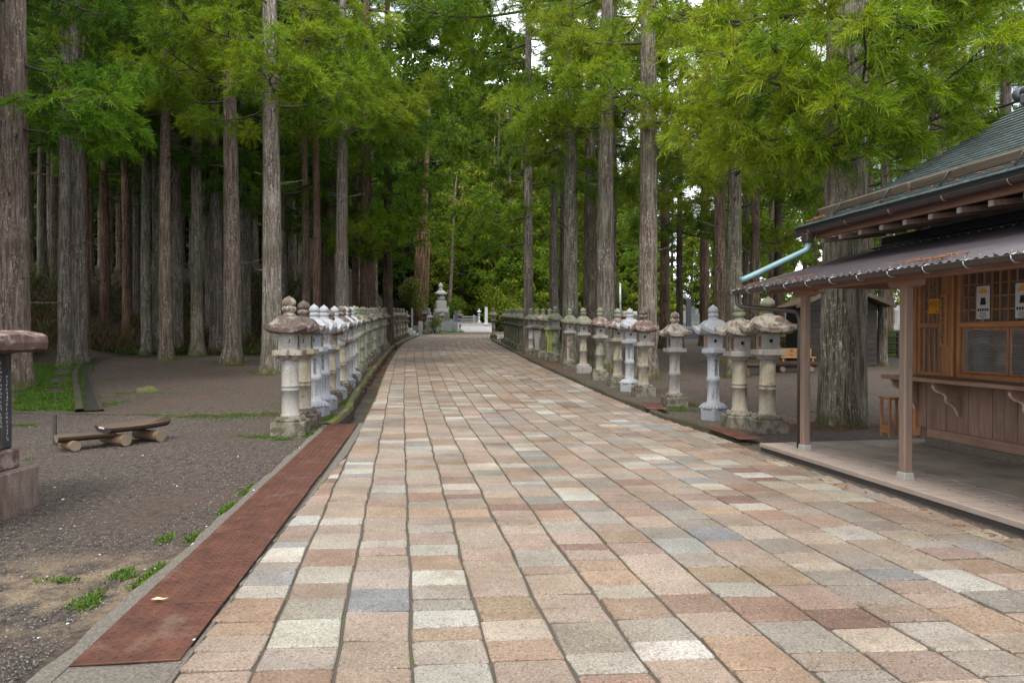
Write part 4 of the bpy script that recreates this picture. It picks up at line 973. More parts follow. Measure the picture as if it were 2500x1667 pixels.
for i, px in enumerate([865, 872, 881.6, 889, 896.6, 905, 912, 918, 924, 932, 938.6]):
    y = row_y(px); mt = [T(S_BASE, S_GREY, S_GREY, S_GREY, S_BROWN, S_GREEN), T(S_BASE, S_GREEN, S_GREEN, S_GREY, S_GREEN, S_GREEN), T(S_MOSS, S_GREEN, S_GREEN, S_GREEN, S_MOTTLE, S_GREEN)][i % 3]
    lantern(float(row_x(y)), y, 2.14 + random.uniform(-.05, .05), "weathered grey lantern, %s in the left row%s" % (ordn[i], ", the last before the dark tree" if i == 10 else ""), GLL, 'square' if i % 2 else 'waist', mt, row_rz(y))
for i, px in enumerate([962, 971, 977.6, 984.5, 993]):
    y = row_y(px); lantern(float(row_x(y)), y, 2.2 if i < 4 else 2.05, "tan lantern with dark foot beyond the dark tree in the left row, %s of five" % ["first", "second", "third", "fourth", "last"][i], GLL, 'waist', T(S_MOSS, S_TAN, S_TAN, S_TAN, S_MOTTLE, S_GREEN), row_rz(y), crescent=False)
right = [
 (1873, 11.15, 2.20, 'round', T(S_BASE, S_TAN, S_GREY, S_GREY, S_MOTTLE, S_GREEN), "tan lantern with broad mottled roof, nearest of the right row beside the hall", FAINT[:0] or None, None, PANEL_R),
 (1806, 11.75, 2.13, 'round', T(S_BASE, S_TAN, S_GREY, S_GREY, S_MOTTLE, S_GREEN), "tan lantern with green-spotted finial, second in the right row", None, None, PANEL_R),
 (1742, 12.95, 2.15, 'white', T(S_BLUE, S_WHITE, S_WHITE, S_WHITE, S_WHITE, S_WHITE), "clean white granite lantern with black inscription, nearest white one on the right", INK_A, M_INK, M_ORANGE),
 (1647, 14.75, 2.02, 'waist', T(S_BASE, S_GREY, S_GREY, S_GREY, S_MOTTLE, S_MOTTLE), "small lone lantern with ochre lichened roof and crescent hole on the right", FAINT, M_CARVED, None),
 (1571, 16.5, 2.10, 'waist', T(S_BASE, S_TAN, S_GREY, S_GREY, S_SPOT, S_BROWN), "lantern with red and white mottled roof, in front of a white one on the right", FAINT, M_CARVED, PANEL_R),
 (1537, 17.6, 2.12, 'white', WH, "white granite lantern with black inscription between two mottled ones on the right", INK_C, M_INK, M_ORANGE),
 (1508, 18.6, 2.10, 'waist', T(S_BASE, S_TAN, S_TAN, S_GREY, S_SPOT, S_GREEN), "lantern with red mottled roof just left of a white one on the right", FAINT, M_CARVED, None),
 (1464, 20.4, 2.12, 'waist', T(S_BASE, S_GREEN, S_GREY, S_GREY, S_SPOT, S_GREEN), "lantern with brown-topped mottled roof, eighth in the right row", FAINT, M_CARVED, None),
 (1424, 22.3, 2.12, 'waist', T(S_GREY, S_TAN, S_GREY, S_GREY, S_GREEN, S_GREEN), "lantern with pale blocky foot and green-grey roof, ninth in the right row", FAINT, M_CARVED, None),
 (1390, 24.2, 2.12, 'square', T(S_BASE, S_MOTTLE, S_GREY, S_GREY, S_GREEN, S_GREEN), "lantern with square brown inscribed shaft, tenth in the right row", FAINT, M_CARVED, None),
 (1355, 27.3, 2.18, 'round', T(S_BASE, S_GREEN, S_GREEN, S_GREY, S_GREEN, S_GREEN), "greenish round-shafted lantern with crescent hole, rightmost of the tight group of five", None, None, None),
 (1341, 28.3, 2.10, 'square', T(S_BASE, S_YELL, S_YELL, S_GREY, S_GREEN, S_GREEN), "lantern with bright yellow-green lichened shaft in the tight group of five", FAINT, M_INK, None),
 (1326, 29.3, 2.10, 'square', T(S_BASE, S_MOSS, S_MOSS, S_GREEN, S_MOTTLE, S_GREEN), "lantern with dark square carved shaft, middle of the tight group of five", FAINT, M_INK, None),
 (1311, 30.3, 2.10, 'square', T(S_MOSS, S_GREY, S_MOSS, S_GREY, S_GREEN, S_GREEN), "lantern with grey square shaft and mossy platform, fourth of the tight group", FAINT, M_INK, None),
 (1296, 31.3, 2.10, 'waist', T(S_BASE, S_GREY, S_GREY, S_GREY, S_GREEN, S_GREEN), "pale lantern right beside the slim kerb cedar, leftmost of the tight group", None, None, None)]
for px, y, h, st, mt, lab, ink, im, pan in right:
    x = (px - 1250) / F_PX * y; lantern(x, y, h, lab, GRL, st, mt, 0.03, ink, im, panel=pan, crescent=(st == 'round' and y > 25) or 14 < y < 15, capw=.335 if y < 11.3 else (.31 if y < 12 else .29))
far_r = [(1272, 34.5), (1264, 36), (1257.5, 37.5), (1250.5, 39.2), (1243.5, 41), (1235, 43)]
for i, (px, y) in enumerate(far_r):
    lantern((px - 1250) / F_PX * y, y, 2.12, "dark mossy lantern beyond the slim kerb cedar, %s of six from the front" % ["first", "second", "third", "fourth", "fifth", "last"][i], GRL, 'square', T(S_MOSS, S_MOSS, S_MOSS, S_MOSS, S_GREEN, S_GREEN), .17, plan=1.12)
lantern((1205 - 1250) / F_PX * 50, 50, 2.25, "small tan lantern on a dark footing, alone at the far end of the right kerb", GRL, 'waist', T(S_MOSS, S_TAN, S_TAN, S_TAN, S_MOTTLE, S_TAN), 0)
# ---------------------------------------------------------------- the hall on the right (local axes: x along its front towards the camera, y into it)
BRZ = math.atan2(DU.y, DU.x)
W_POST = mat_wood("weathered_post_wood", (0.135, 0.088, 0.064), (0.228, 0.160, 0.122), 2, .75, weather=(0.15, 0.112, 0.09))
W_BEAM = mat_wood("red_brown_beam", (0.175, 0.085, 0.056), (0.27, 0.148, 0.105), 0, .7)
W_FRAME = mat_wood("orange_brown_frame", (0.23, 0.100, 0.042), (0.39, 0.185, 0.080), 2, .55)
W_FRAMEH = mat_wood("orange_brown_rail", (0.23, 0.100, 0.042), (0.39, 0.185, 0.080), 0, .55)
W_BOARD = mat_wood("brown_wall_board", (0.155, 0.094, 0.070), (0.275, 0.176, 0.134), 2, .75)
W_COUNTER = mat_wood("counter_wood", (0.19, 0.108, 0.076), (0.30, 0.186, 0.138), 0, .6)
W_PALE = mat_wood("pale_carved_edge", (0.34, 0.27, 0.22), (0.45, 0.38, 0.32), 2, .8)
W_OLD = mat_wood("grey_old_timber", (0.075, 0.057, 0.040), (0.160, 0.128, 0.092), 0, .9)
def mat_copper():
    k = NB("green_copper"); v = k.coord(); vs = k.coord(scale=(3, .5, .5), rand=True)
    c = k.mix(k.ramp(k.noise(v, 3.5, 5, .65), [(.3, 0), (.7, 1)]), (0.058, 0.077, 0.075), (0.135, 0.166, 0.163))
    c = k.mix(k.ramp(k.noise(vs, 8, 5, .7), [(.52, 0), (.72, .75)]), c, (0.034, 0.040, 0.038)); c = k.mix(k.ramp(k.noise(v, 30, 3), [(.6, 0), (.7, .4)]), c, (0.17, 0.22, 0.21))
    k.col(c); k.rough(.5); k.b.inputs['Metallic'].default_value = .15; k.bump(k.noise(v, 22, 3), .2, .01); return k.m
M_COPPER = mat_copper()
M_CORR = mat_plain("brown_corrugated_metal", (0.060, 0.050, 0.056), .42, .35, .5, 3, .5, .1)
M_GUTTER = mat_plain("dark_brown_gutter", (0.050, 0.036, 0.032), .45, .2, .35, 5, .5, .05)
M_BLACKM = mat_plain("black_flashing", (0.018, 0.018, 0.020), .5, .2, .3, 6, .4, .1)
M_TEALP = mat_plain("teal_painted_pipe", (0.125, 0.205, 0.215), .45, .1, .3, 7, .5, .1)
M_HOOK = mat_plain("galvanised_hook", (0.45, 0.46, 0.48), .4, .7, .2)
M_PLAST = mat_plain("grey_plaster", (0.21, 0.215, 0.225), .9, var=.1, scale=4)
M_WHITE = mat_plain("white_paint", (0.48, 0.47, 0.455), .6, var=.08)
M_SHOE = mat_plain("pale_stone_shoe", (0.27, 0.26, 0.24), .8, var=.15, scale=14)
def mat_floor():
    k = NB("worn_concrete"); w = k.coord('World'); n = k.noise(w, 1.6, 6, .65); f = k.noise(w, 120, 2)
    c = k.mix(k.ramp(n, [(.40, 0), (.62, 1)]), (0.145, 0.120, 0.098), (0.31, 0.255, 0.195)); c = k.mix(k.ramp(f, [(.3, 0), (.7, .5)]), c, (0.25, 0.22, 0.19))
    c = k.mix(k.ramp(k.noise(w, .9, 4), [(.52, 0), (.68, .6)]), c, (0.105, 0.090, 0.076)); k.col(c); k.rough(.85); k.bump(f, .25, .006); return k.m
M_FLOOR = mat_floor()
M_TILE = mat_plain("pinkish_edge_tile", (0.245, 0.196, 0.164), .75, var=.22, scale=5, bump=.3)
M_TILEG = mat_plain("dark_tile_gap", (0.05, 0.043, 0.040), .9)
def mat_glass():
    k = NB("window_glass"); k.b.inputs['Base Color'].default_value = (.9, .9, .9, 1); k.rough(.02); k.b.inputs['Transmission Weight'].default_value = .92; k.b.inputs['IOR'].default_value = 1.55; k.b.inputs['Specular IOR Level'].default_value = .75; return k.m
M_GLASS = mat_glass()
M_BLIND = mat_wood("brown_blind", (0.055, 0.032, 0.018), (0.105, 0.065, 0.038), 0, .7)
M_ROOM = mat_plain("dim_room", (0.05, 0.035, 0.025), .9)
M_YEL = mat_plain("yellow_sign", (0.50, 0.235, 0.015), .5, var=.08)
M_PAPER = mat_plain("white_paper", (0.47, 0.465, 0.455), .7, var=.05)
M_PORANGE = mat_plain("poster_orange", (0.62, 0.27, 0.04), .7, var=.1)
U1 = 9.0
# terrace: concrete floor, tiled border in two rows, pale edge strip ----------------
ter = empty("terrace", C0, BRZ); ter['kind'] = 'structure'
m = MB(); m.box((U1 / 2, .90 + .70, .0), (U1, 1.78, .20), .006); m.build("concrete_floor", M_FLOOR, ter)
m = MB(); m.box((U1 / 2, .36, -.012), (U1, .70, .195), 0); m.build("tile_bed", M_TILEG, ter)
m = MB(); m.box((U1 / 2, .008, .075), (U1, .034, .056), .006); m.build("edge_strip", M_SHOE if False else M_TILE, ter)
TM = {}
u = .01
i = 0
while u < U1 - .2:
    w = .148 + (i % 5) * .006
    for v0, v1 in ((.034, .335), (.368, .690)):
        key = (round(w, 3), v0)
        if key not in TM: b = MB(); b.box((0, 0, 0), (w - .020, v1 - v0, .03), .005); TM[key] = b.mesh("tile", M_TILE)
        o = obj("tile", TM[key], ter, loc=(u + w / 2, (v0 + v1) / 2, .0865 + random.uniform(-.002, .002))); o.rotation_euler = (random.gauss(0, .004), random.gauss(0, .004), 0)
    u += w; i += 1
# the building ------------------------------------------------------------------------
hall = empty("wooden_hall", C0, BRZ, "wooden hall with green copper roof, service window, counter and corrugated porch roof", "building")
P_ = hall
# posts of the porch
for k, pu in enumerate((.587, 2.38, 4.17, 5.96, 7.75)):
    m = MB(); m.box((pu, .30, 1.135), (.096, .096, 1.99), .012); p = m.build("post", W_POST, P_)
    m = MB(); m.box((pu, .30, .125), (.128, .128, .085), .008, taper=.9); m.build("post_shoe", M_SHOE, p)
    m = MB(); prof = [(-.21, 2.158), (.21, 2.158), (.21, 2.125), (.188, 2.098), (.13, 2.082), (-.13, 2.082), (-.188, 2.098), (-.21, 2.125)]
    m.prism([(pu + a, .25, z) for a, z in prof], (0, 0, 0), (0, .10, 0)); m.build("bracket_arm", W_BEAM, p, recalc=True)
m = MB(); m.box((U1 / 2 - .12, .30, 2.225), (U1 + .3, .13, .125), .01); m.build("porch_beam", W_BEAM, P_)
m = MB(); m.box((.05, 1.2, 2.30), (.11, 1.75, .13), .01); m.build("tie_beam", W_BEAM, P_)
# corrugated porch roof
def porch_z(v): return 2.235 + (v + .15) * .285
m = MB(); UL, dx = -.42, .0125; nu = int((U1 + .42) / dx); vs = []; fs = []
vv = [-.17, .6, 1.4, 2.1]
for j, v in enumerate(vv):
    for q in range(nu + 1):
        uu = UL + q * dx; vs.append((uu, v, porch_z(v) + .009 * math.sin(uu * 2 * PI / .0955)))
for j in range(len(vv) - 1):
    for q in range(nu):
        a = j * (nu + 1) + q; fs.append((a, a + 1, a + nu + 2, a + nu + 1))
m.add(vs, fs, smooth=True); pr = m.build("porch_roof", M_CORR, P_)
m = MB()
for q in range(0, int((U1 + .42) / .152)):
    uu = UL + .019 + q * .152
    for v in (1.78, -.10): m.box((uu, v, porch_z(v) + .014), (.016, .016, .012), 0)
o = m.build("roof_screws", M_HOOK, pr, kind='stuff')
for q in range(0, 32):
    uu = -.28 + q * .30; R = Matrix.Rotation(math.atan(.285), 3, 'X'); m = MB(); m.box((uu, .9, porch_z(.9) - .055), (.05, 2.05, .06), .004, R); m.build("rafter", W_BEAM, pr)
m = MB(); R = Matrix.Rotation(math.atan(.285), 3, 'X'); m.box((-.43, .97, porch_z(.97) - .025), (.022, 2.30, .075), .004, R); m.build("verge_board", W_POST, pr)
m = MB(); m.box((U1 / 2 - .2, -.135, 2.205), (U1 + .4, .02, .035), .003); m.build("eave_board", W_BEAM, pr)
m = MB(); m.box((U1 / 2 - .1, 2.075, porch_z(2.1) + .05), (U1 + .35, .05, .16), .01); m.box((U1 / 2 - .1, 1.98, porch_z(1.98) + .02), (U1 + .35, .20, .02), .004, R); m.build("roof_flashing", M_BLACKM, P_)
def half_gutter(u0, u1, v, z, r, name, n=9):
    g = MB(); rings = []
    for uu in (u0, u1):
        out = [(uu, v + r * math.cos(a), z + r * math.sin(a)) for a in np.linspace(PI, 2 * PI, n)]; inn = [(uu, v + (r - .005) * math.cos(a), z + (r - .005) * math.sin(a)) for a in np.linspace(2 * PI, PI, n)]
        rings.append(out + inn)
    loft(g, rings); 
    for uu in (u0 + .003, u1 - .003): g.add([(uu, v + r * math.cos(a), z + r * math.sin(a)) for a in np.linspace(PI, 2 * PI, n)], [tuple(range(n))])
    for sv in (-1, 1): g.tube([(u0, v + sv * r, z), (u1, v + sv * r, z)], .006, 5)
    return g.build(name, M_GUTTER, P_, recalc=True)
gt = half_gutter(-.46, U1, -.215, 2.205, .052, "porch_gutter")
for q in range(0, 21):
    uu = -.33 + q * .45; m = MB(); m.tube([(uu, -.215 + .056 * math.cos(a), 2.205 + .056 * math.sin(a)) for a in np.linspace(PI * 1.02, 2 * PI, 8)] + [(uu, -.15, 2.235), (uu, -.10, 2.25)], .005, 5); m.tube([(uu, -.27, 2.205), (uu, -.215, 2.226), (uu, -.16, 2.206)], .004, 4); m.build("gutter_hook", M_HOOK, gt)
def pipe(pts, r, mat, name):
    """round pipe with smoothed elbows and couplings"""
    P = [Vector(p) for p in pts]; out = [P[0]]
    for i in range(1, len(P) - 1):
        a, b, c = P[i - 1], P[i], P[i + 1]; d = min(.10, (a - b).length * .45, (c - b).length * .45); p0, p1 = b + (a - b).normalized() * d, b + (c - b).normalized() * d
        out += [p0.lerp(b, t).lerp(b.lerp(p1, t), t) for t in (0, .25, .5, .75, 1)]
    out.append(P[-1]); g = MB(); g.tube(out, r, 12)
    return g.build(name, mat, P_)
pipe([(-.27, -.21, 2.18), (-.27, -.20, 1.99), (.44, .27, 1.90), (.502, .275, 1.80), (.502, .275, .11)], .032, M_GUTTER, "porch_downpipe")
# lower wall: plinth, skirting, boards -----------------------------------------------------
V0 = 2.10
m = MB(); m.box((U1 / 2 + .28, V0 + .10, .155), (U1 - .5, .20, .118), .012); m.build("plinth", M_SHOE if False else M_CONC, P_)
m = MB(); m.box((U1 / 2 + .30, V0 + .05, .275), (U1 - .5, .075, .122), .006); m.build("skirting", W_COUNTER, P_)
u = .335; i = 0
while u < U1 - .3:
    w = random.choice([.155, .165, .175, .185]); m = MB(); m.box((u + w / 2, V0 + .055 + (i % 2) * .004, .665), (w - .008, .022, .66), .004); m.build("wall_board", W_BOARD, P_); u += w; i += 1
m = MB(); m.box((U1 / 2 + .3, V0 + .085, .66), (U1 - .6, .02, .70), 0); m.build("wall_core", M_BLACKM, P_)
m = MB(); m.box((.31, V0 + .04, 1.55), (.09, .11, 2.70), .008); m.build("corner_post", W_FRAME, P_)
# counter and its scrolled brackets
m = MB(); m.box((U1 / 2 + .12, 1.88, 1.018), (U1 - .26, .47, .052), .008); ct = m.build("counter", W_COUNTER, P_)
bp = [(2.09, .995), (1.72, .995), (1.72, .955), (1.735, .92), (1.775, .885), (1.83, .865), (1.885, .845), (1.91, .80), (1.905, .765), (1.925, .735), (1.97, .715), (2.03, .675), (2.065, .61), (2.09, .56)]
for bu in (.37, 1.10, 2.20, 3.3, 4.4, 5.5, 6.6):
    m = MB(); m.prism([(bu - .019, y, z) for y, z in bp], (0, 0, 0), (.038, 0, 0)); b = m.build("bracket", W_COUNTER, ct, recalc=True)
    m = MB(); m.tube([(bu, y - .003, z - .003) for y, z in bp[2:]], .017, 5); m.build("carved_edge", W_PALE, b)
# windows --------------------------------------------------------------------------------
def frame(name, u0, u1, z0, z1, v, w, d, mat, parent=P_):
    f = MB(); f.box(((u0 + u1) / 2, v, z0 + w / 2), (u1 - u0, d, w), .004); f.box(((u0 + u1) / 2, v, z1 - w / 2), (u1 - u0, d, w), .004)
    for uu in (u0 + w / 2, u1 - w / 2): f.box((uu, v, (z0 + z1) / 2), (w, d - .004, z1 - z0 - 2 * w), .004)
    return f.build(name, mat, parent)
def bars(parent, us, zs, u0, u1, z0, z1, v, w, d):
    for uu in us: b = MB(); b.box((uu, v, (z0 + z1) / 2), (w, d, z1 - z0), 0); b.build("lattice_bar", W_FRAME, parent)
    for zz in zs: b = MB(); b.box(((u0 + u1) / 2, v + .006, zz), (u1 - u0, d * .7, w), 0); b.build("lattice_bar", W_FRAMEH, parent)
def pane(u0, u1, z0, z1, v, parent):
    g = MB(); g.box(((u0 + u1) / 2, v, (z0 + z1) / 2), (u1 - u0, .005, z1 - z0), 0); return g.build("glass_pane", M_GLASS, parent)
ZT = 2.62
m = MB(); m.box((.36, V0 + .045, 1.18), (.02, .06, .3), 0)
# narrow latticed window at the left end
wn = frame("side_window", .375, .82, 1.05, ZT, V0 + .04, .042, .06, W_FRAME)
m = MB(); m.box((.5975, V0 + .035, 1.715), (.36, .05, .06), .004); m.build("window_rail", W_FRAMEH, wn)
bars(wn, [.455, .54, .625, .71], [1.90, 2.06, 2.22, 2.40], .418, .778, 1.747, ZT - .043, V0 + .045, .016, .022)
bars(wn, [.47, .56, .65, .735], [], .418, .778, 1.093, 1.684, V0 + .045, .018, .022)
pane(.418, .778, 1.093, 1.684, V0 + .066, wn); pane(.418, .778, 1.747, ZT - .043, V0 + .066, wn)
# pillar with the vertical name board
m = MB(); m.box((.915, V0 + .03, 1.86), (.185, .10, 1.62), .008); m.build("pillar", W_FRAME, P_)
W_NB = mat_wood("name_board_wood", (0.27, 0.12, 0.045), (0.40, 0.20, 0.085), 2, .6)
m = MB(); m.box((.88, V0 - .035, 1.775), (.112, .024, .67), .004); nb = m.build("name_board", W_NB, P_)
m = MB(); strokes(m, .88, 1.47, 2.09, .062, lambda x: V0 - .0485, 5); strokes(m, .875, 1.47, 2.08, .05, lambda x: V0 - .0485, 15); m.build("lettering", M_INK, nb)
# service window: sash frame, rail, upper lattice, lower sliding panes
wx0, wx1 = 1.03, 5.2
wf = frame("service_window", wx0, wx1, 1.05, ZT, V0 + .045, .055, .07, W_FRAME)
m = MB(); m.box(((wx0 + wx1) / 2, V0 + .03, 1.718), (wx1 - wx0 - .12, .07, .068), .005); m.build("window_rail", W_FRAMEH, wf)
bars(wf, list(np.arange(1.19, wx1 - .1, .113)), [1.90, 2.06, 2.215, 2.40], wx0 + .056, wx1 - .056, 1.754, ZT - .056, V0 + .055, .018, .024)
for k in range(6):
    a = wx0 + .058 + k * .675; b = min(a + .675, wx1 - .058)
    f = frame("sliding_sash", a, b, 1.108, 1.682, V0 + .05 + .014 * (k % 2), .022 if k else .03, .018, M_HOOK if False else W_FRAME, wf)
    pane(a + .024, b - .024, 1.132, 1.66, V0 + .05 + .014 * (k % 2), f)
pane(wx0 + .058, wx1 - .058, 1.754, ZT - .056, V0 + .074, wf)
m = MB()
for k in range(24): m.box(((wx0 + wx1) / 2, V0 + .15, 1.10 + k * .0255), (wx1 - wx0 - .1, .022, .004), 0, Matrix.Rotation(.8, 3, 'X'))
m.build("blind", M_BLIND, P_, kind='stuff')
m = MB(); m.box((U1 / 2 + .5, V0 + 1.2, 1.7), (U1 - 1.2, .03, 2.3), 0); m.box((U1 / 2 + .5, V0 + .7, .9), (U1 - 1.2, 1.0, .03), 0); m.build("room_back", M_ROOM, P_)
m = MB(); m.box((2.0, V0 + .17, 2.16), (2.0, .02, .9), 0); m.build("inner_screen", W_BOARD, P_)
m = MB(); m.box((U1 / 2 + .3, V0 + .05, ZT + .055), (U1 - .6, .10, .11), .006); m.build("lintel", W_FRAMEH, P_)
m = MB(); m.box(((wx1 + U1) / 2, V0 + .06, 1.83), (U1 - wx1, .04, 1.57), 0); m.build("plain_wall", W_BOARD, P_)
# notices on the glass
def poster(u0, u1, z0, z1, v, name, mat): p = MB(); p.box(((u0 + u1) / 2, v, (z0 + z1) / 2), (u1 - u0, .003, z1 - z0), 0); return p.build(name, mat, P_)
pa = poster(.585, .765, 1.872, 2.07, V0 + .004, "defibrillator_sign", M_YEL)
m = MB(); v_, f_ = text_mesh("AED", .082); m.add([(x * 1.02 + .675, V0 + .0015, y + 2.005) for x, y, _ in v_], f_); m.box((.675, V0 + .002, 1.962), (.172, .002, .005), 0); m.box((.675, V0 + .002, 1.935), (.10, .002, .004), 0); m.box((.72, V0 + .002, 1.895), (.035, .002, .012), 0); m.build("lettering", M_INK, pa)
for k, (a, b) in enumerate(((1.335, 1.525), (1.873, 2.065), (2.42, 2.61))):
    p = poster(a, b, 1.785, 2.185, V0 + .022, "notice_poster", M_PAPER); c = (a + b) / 2; vv_ = V0 + .0195
    m = MB(); m.add([(c + .062 * math.cos(t), vv_, 2.095 + .060 * math.sin(t)) for t in np.linspace(0, PI, 12)], [tuple(range(12))]); m.build("poster_print", M_PORANGE, p)
    m = MB(); m.add([(c - .045, vv_, 1.955), (c + .045, vv_, 1.955), (c + .03, vv_, 2.045), (c - .03, vv_, 2.045)], [(0, 1, 2, 3)])
    for q in range(5): m.add([(c - .068 + q * .034 + .0145 * math.cos(t), vv_, 1.895 + .021 * math.sin(t)) for t in np.linspace(0, 2 * PI, 11)[:-1]], [tuple(range(10))])
    for q, (w, z) in enumerate(((.09, 1.858), (.10, 1.843), (.13, 1.826), (.125, 1.812), (.05, 1.797))): m.box((c, vv_, z), (w, .001, .006), 0)
    m.build("lettering", M_INK, p)
p = poster(1.115, 1.255, 1.94, 2.165, V0 + .076, "notice_poster", M_PAPER)
m = MB()
for q in range(5): m.box((1.185 + .03 * math.sin(q * 2.1), V0 + .0735, 2.12 - q * .035), (.05, .001, .018), 0)
m.build("poster_print", M_PLAST, p)
p = poster(1.115, 1.25, 1.79, 1.90, V0 + .076, "notice_poster", M_PAPER); m = MB()
for q in range(4): m.box((1.18, V0 + .0735, 1.88 - q * .02), (.09, .001, .005), 0)
m.build("lettering", M_INK, p)
# upper wall, eaves, roof ----------------------------------------------------------------
m = MB(); m.box((U1 / 2 + .28, V0 + .10, 3.0), (U1 - .5, .10, .58), 0); m.build("upper_wall", M_PLAST, P_)
m = MB()
m.box((.30, (V0 + 7.5) / 2 + .06, 1.65), (.08, 5.3, 3.0), 0); m.build("end_wall", W_BOARD, P_)
m = MB(); m.prism([(.28, V0, 3.14), (.28, 7.5, 3.14), (.28, 4.8, 4.75)], (0, 0, 0), (.06, 0, 0)); m.build("gable", M_PLAST, P_, recalc=True)
for k in range(9): m = MB(); m.box((.36 + k * .93, V0 + .045, 3.0), (.09, .03, .58), .004); m.build("upper_post", W_BOARD, P_)
VE, UE = .90, -.60
def rz(v): return 3.165 + .43 * (v - VE) + .0245 * (v - VE) ** 2
m = MB(); vs = []; vv = np.linspace(VE + .02, 4.8, 14); vs += [(UE + .05, v, rz(v) - .10) for v in vv] + [(U1 + .5, v, rz(v) - .10) for v in vv]; n = len(vv)
m.add(vs, [(i, i + 1, n + i + 1, n + i) for i in range(n - 1)]); m.add([(x, 9.6 - y, z) for x, y, z in vs], [(i, i + 1, n + i + 1, n + i) for i in range(n - 1)]); roof = m.build("roof", M_BLACKM, P_)
v = VE; q = 0
while v < 4.74:                                                     # lapped copper courses
    dv = .162; v1 = min(v + dv + .03, 4.80); m = MB(); seg = []
    nU = 30; us = np.linspace(UE - .012, U1 + .5, nU)
    a = [(uu, v, rz(v) + .024) for uu in us]; b = [(uu, v1, rz(v1) - .004) for uu in us]; c = [(uu, v + .012, rz(v) - .012) for uu in us]
    m.add(a + b + c, [(i, i + 1, nU + i + 1, nU + i) for i in range(nU - 1)] + [(i + 2 * nU, i + 2 * nU + 1, i + 1, i) for i in range(nU - 1)])
    for uu in np.arange(UE + .2 + (q % 2) * .23, U1, .46): m.tube([(uu, v - .001, rz(v) + .013), (uu, v1 - .02, rz(v1 - .02) + .006)], .004, 4)
    m.build("shingle_course", M_COPPER, roof); v += dv; q += 1
m = MB(); vs = [(x, 9.6 - y, z) for x, y, z in [(UE, v, rz(v)) for v in vv] + [(U1 + .5, v, rz(v)) for v in vv]]; m.add(vs, [(i, n + i, n + i + 1, i + 1) for i in range(n - 1)]); m.build("rear_slope", M_COPPER, roof)
m = MB()                                                             # verge boards at the gable end
for s in (0, 1):
    pts = [(UE, v, rz(v)) for v in vv]; pts = pts if s == 0 else [(x, 9.6 - y, z) for x, y, z in pts]
    for a, b in zip(pts[:-1], pts[1:]): m.add([(UE + .02, a[1], a[2] - .005), (UE + .02, b[1], b[2] - .005), (UE + .02, b[1], b[2] - .15), (UE + .02, a[1], a[2] - .15), (UE + .06, a[1], a[2] - .005), (UE + .06, b[1], b[2] - .005), (UE + .06, b[1], b[2] - .15), (UE + .06, a[1], a[2] - .15)], [(0, 1, 2, 3), (7, 6, 5, 4), (2, 3, 7, 6)])
m.build("verge_board", M_BLACKM, roof, recalc=True)
m = MB(); m.box((U1 / 2 - .05, VE + .012, rz(VE) - .062), (U1 + 1.1, .035, .095), .004); m.build("fascia", M_BLACKM, roof)
m = MB(); m.box((U1 / 2 - .05, VE + .035, rz(VE) + .004), (U1 + 1.12, .12, .022), .006); m.build("copper_eave", M_COPPER, roof)
m = MB(); m.box((U1 / 2 + .05, VE + .62, rz(VE) - .07), (U1 + .8, 1.05, .02), 0, Matrix.Rotation(.12, 3, 'X')); m.build("soffit", W_BEAM, roof)
m = MB(); m.box((U1 / 2 + .15, VE + .10, rz(VE) - .155), (U1 + .75, .05, .10), .004); m.build("eave_beam", W_BEAM, roof)
for k in range(22):
    uu = -.12 + k * .40; m = MB(); m.box((uu, VE + .60, rz(VE) - .185), (.055, .98, .065), .004, Matrix.Rotation(.12, 3, 'X')); rf = m.build("rafter", W_BOARD, roof)
    m = MB(); m.box((uu, VE + .104, rz(VE) - .2452), (.052, .012, .060), 0); m.build("rafter_tip", M_SHOE, rf)
g2 = half_gutter(-.52, U1 + .3, VE - .075, rz(VE) - .10, .055, "eave_gutter")
for k in range(11): uu = -.1 + k * .80; m = MB(); m.tube([(uu, VE - .075 + .058 * math.cos(a), rz(VE) - .10 + .058 * math.sin(a)) for a in np.linspace(PI, 2 * PI, 7)] + [(uu, VE + .03, rz(VE) - .13)], .007, 4); m.build("gutter_hook", W_BEAM, g2)
m = MB(); m.box((-.18, VE - .075, rz(VE) - .205), (.13, .12, .13), .01, taper=1.25); m.build("rain_head", M_GUTTER, g2)
pipe([(-.18, VE - .075, rz(VE) - .26), (-.18, VE - .09, rz(VE) - .37), (-.31, -.02, 2.40), (-.33, -.12, 2.36)], .044, M_TEALP, "teal_downpipe")
# timber snow guard lying on the slope, ridge with round end tile
for a, b in ((-.52, 1.30), (1.33, 3.1), (3.13, 5.0), (5.03, 7.0)):
    vz = VE + .34; m = MB(); m.box(((a + b) / 2, vz, rz(vz) + .085), (b - a, .085, .11), .014, Matrix.Rotation(.35, 3, 'X') @ Matrix.Rotation(random.gauss(0, .004), 3, 'Y')); m.build("snow_guard", W_OLD, roof)
for k in range(9): uu = .05 + k * .95; vz = VE + .33; m = MB(); m.tube([(uu, vz - .17, rz(vz - .17) + .02), (uu, vz - .07, rz(vz) + .10), (uu, vz + .05, rz(vz) + .16), (uu, vz + .12, rz(vz + .12) + .02)], .013, 5); m.build("guard_clip", M_BLACKM, roof)
M_RTILE = mat_plain("grey_ridge_tile", (0.115, 0.125, 0.145), .5, var=.2, spec=.4)
m = MB(); m.box((U1 / 2 - .05, 4.8, rz(4.8) + .03), (U1 + 1.0, .34, .16), .02); m.tube([(UE - .02, 4.8, rz(4.8) + .17), (U1 + .4, 4.8, rz(4.8) + .17)], .095, 12); rd = m.build("ridge", M_RTILE, roof)
m = MB(); m.tube([(UE - .16, 4.8, rz(4.8) + .17), (UE - .13, 4.8, rz(4.8) + .17), (UE - .02, 4.8, rz(4.8) + .17)], [.085, .115, .115], 18); m.build("end_tile", M_RTILE, rd)
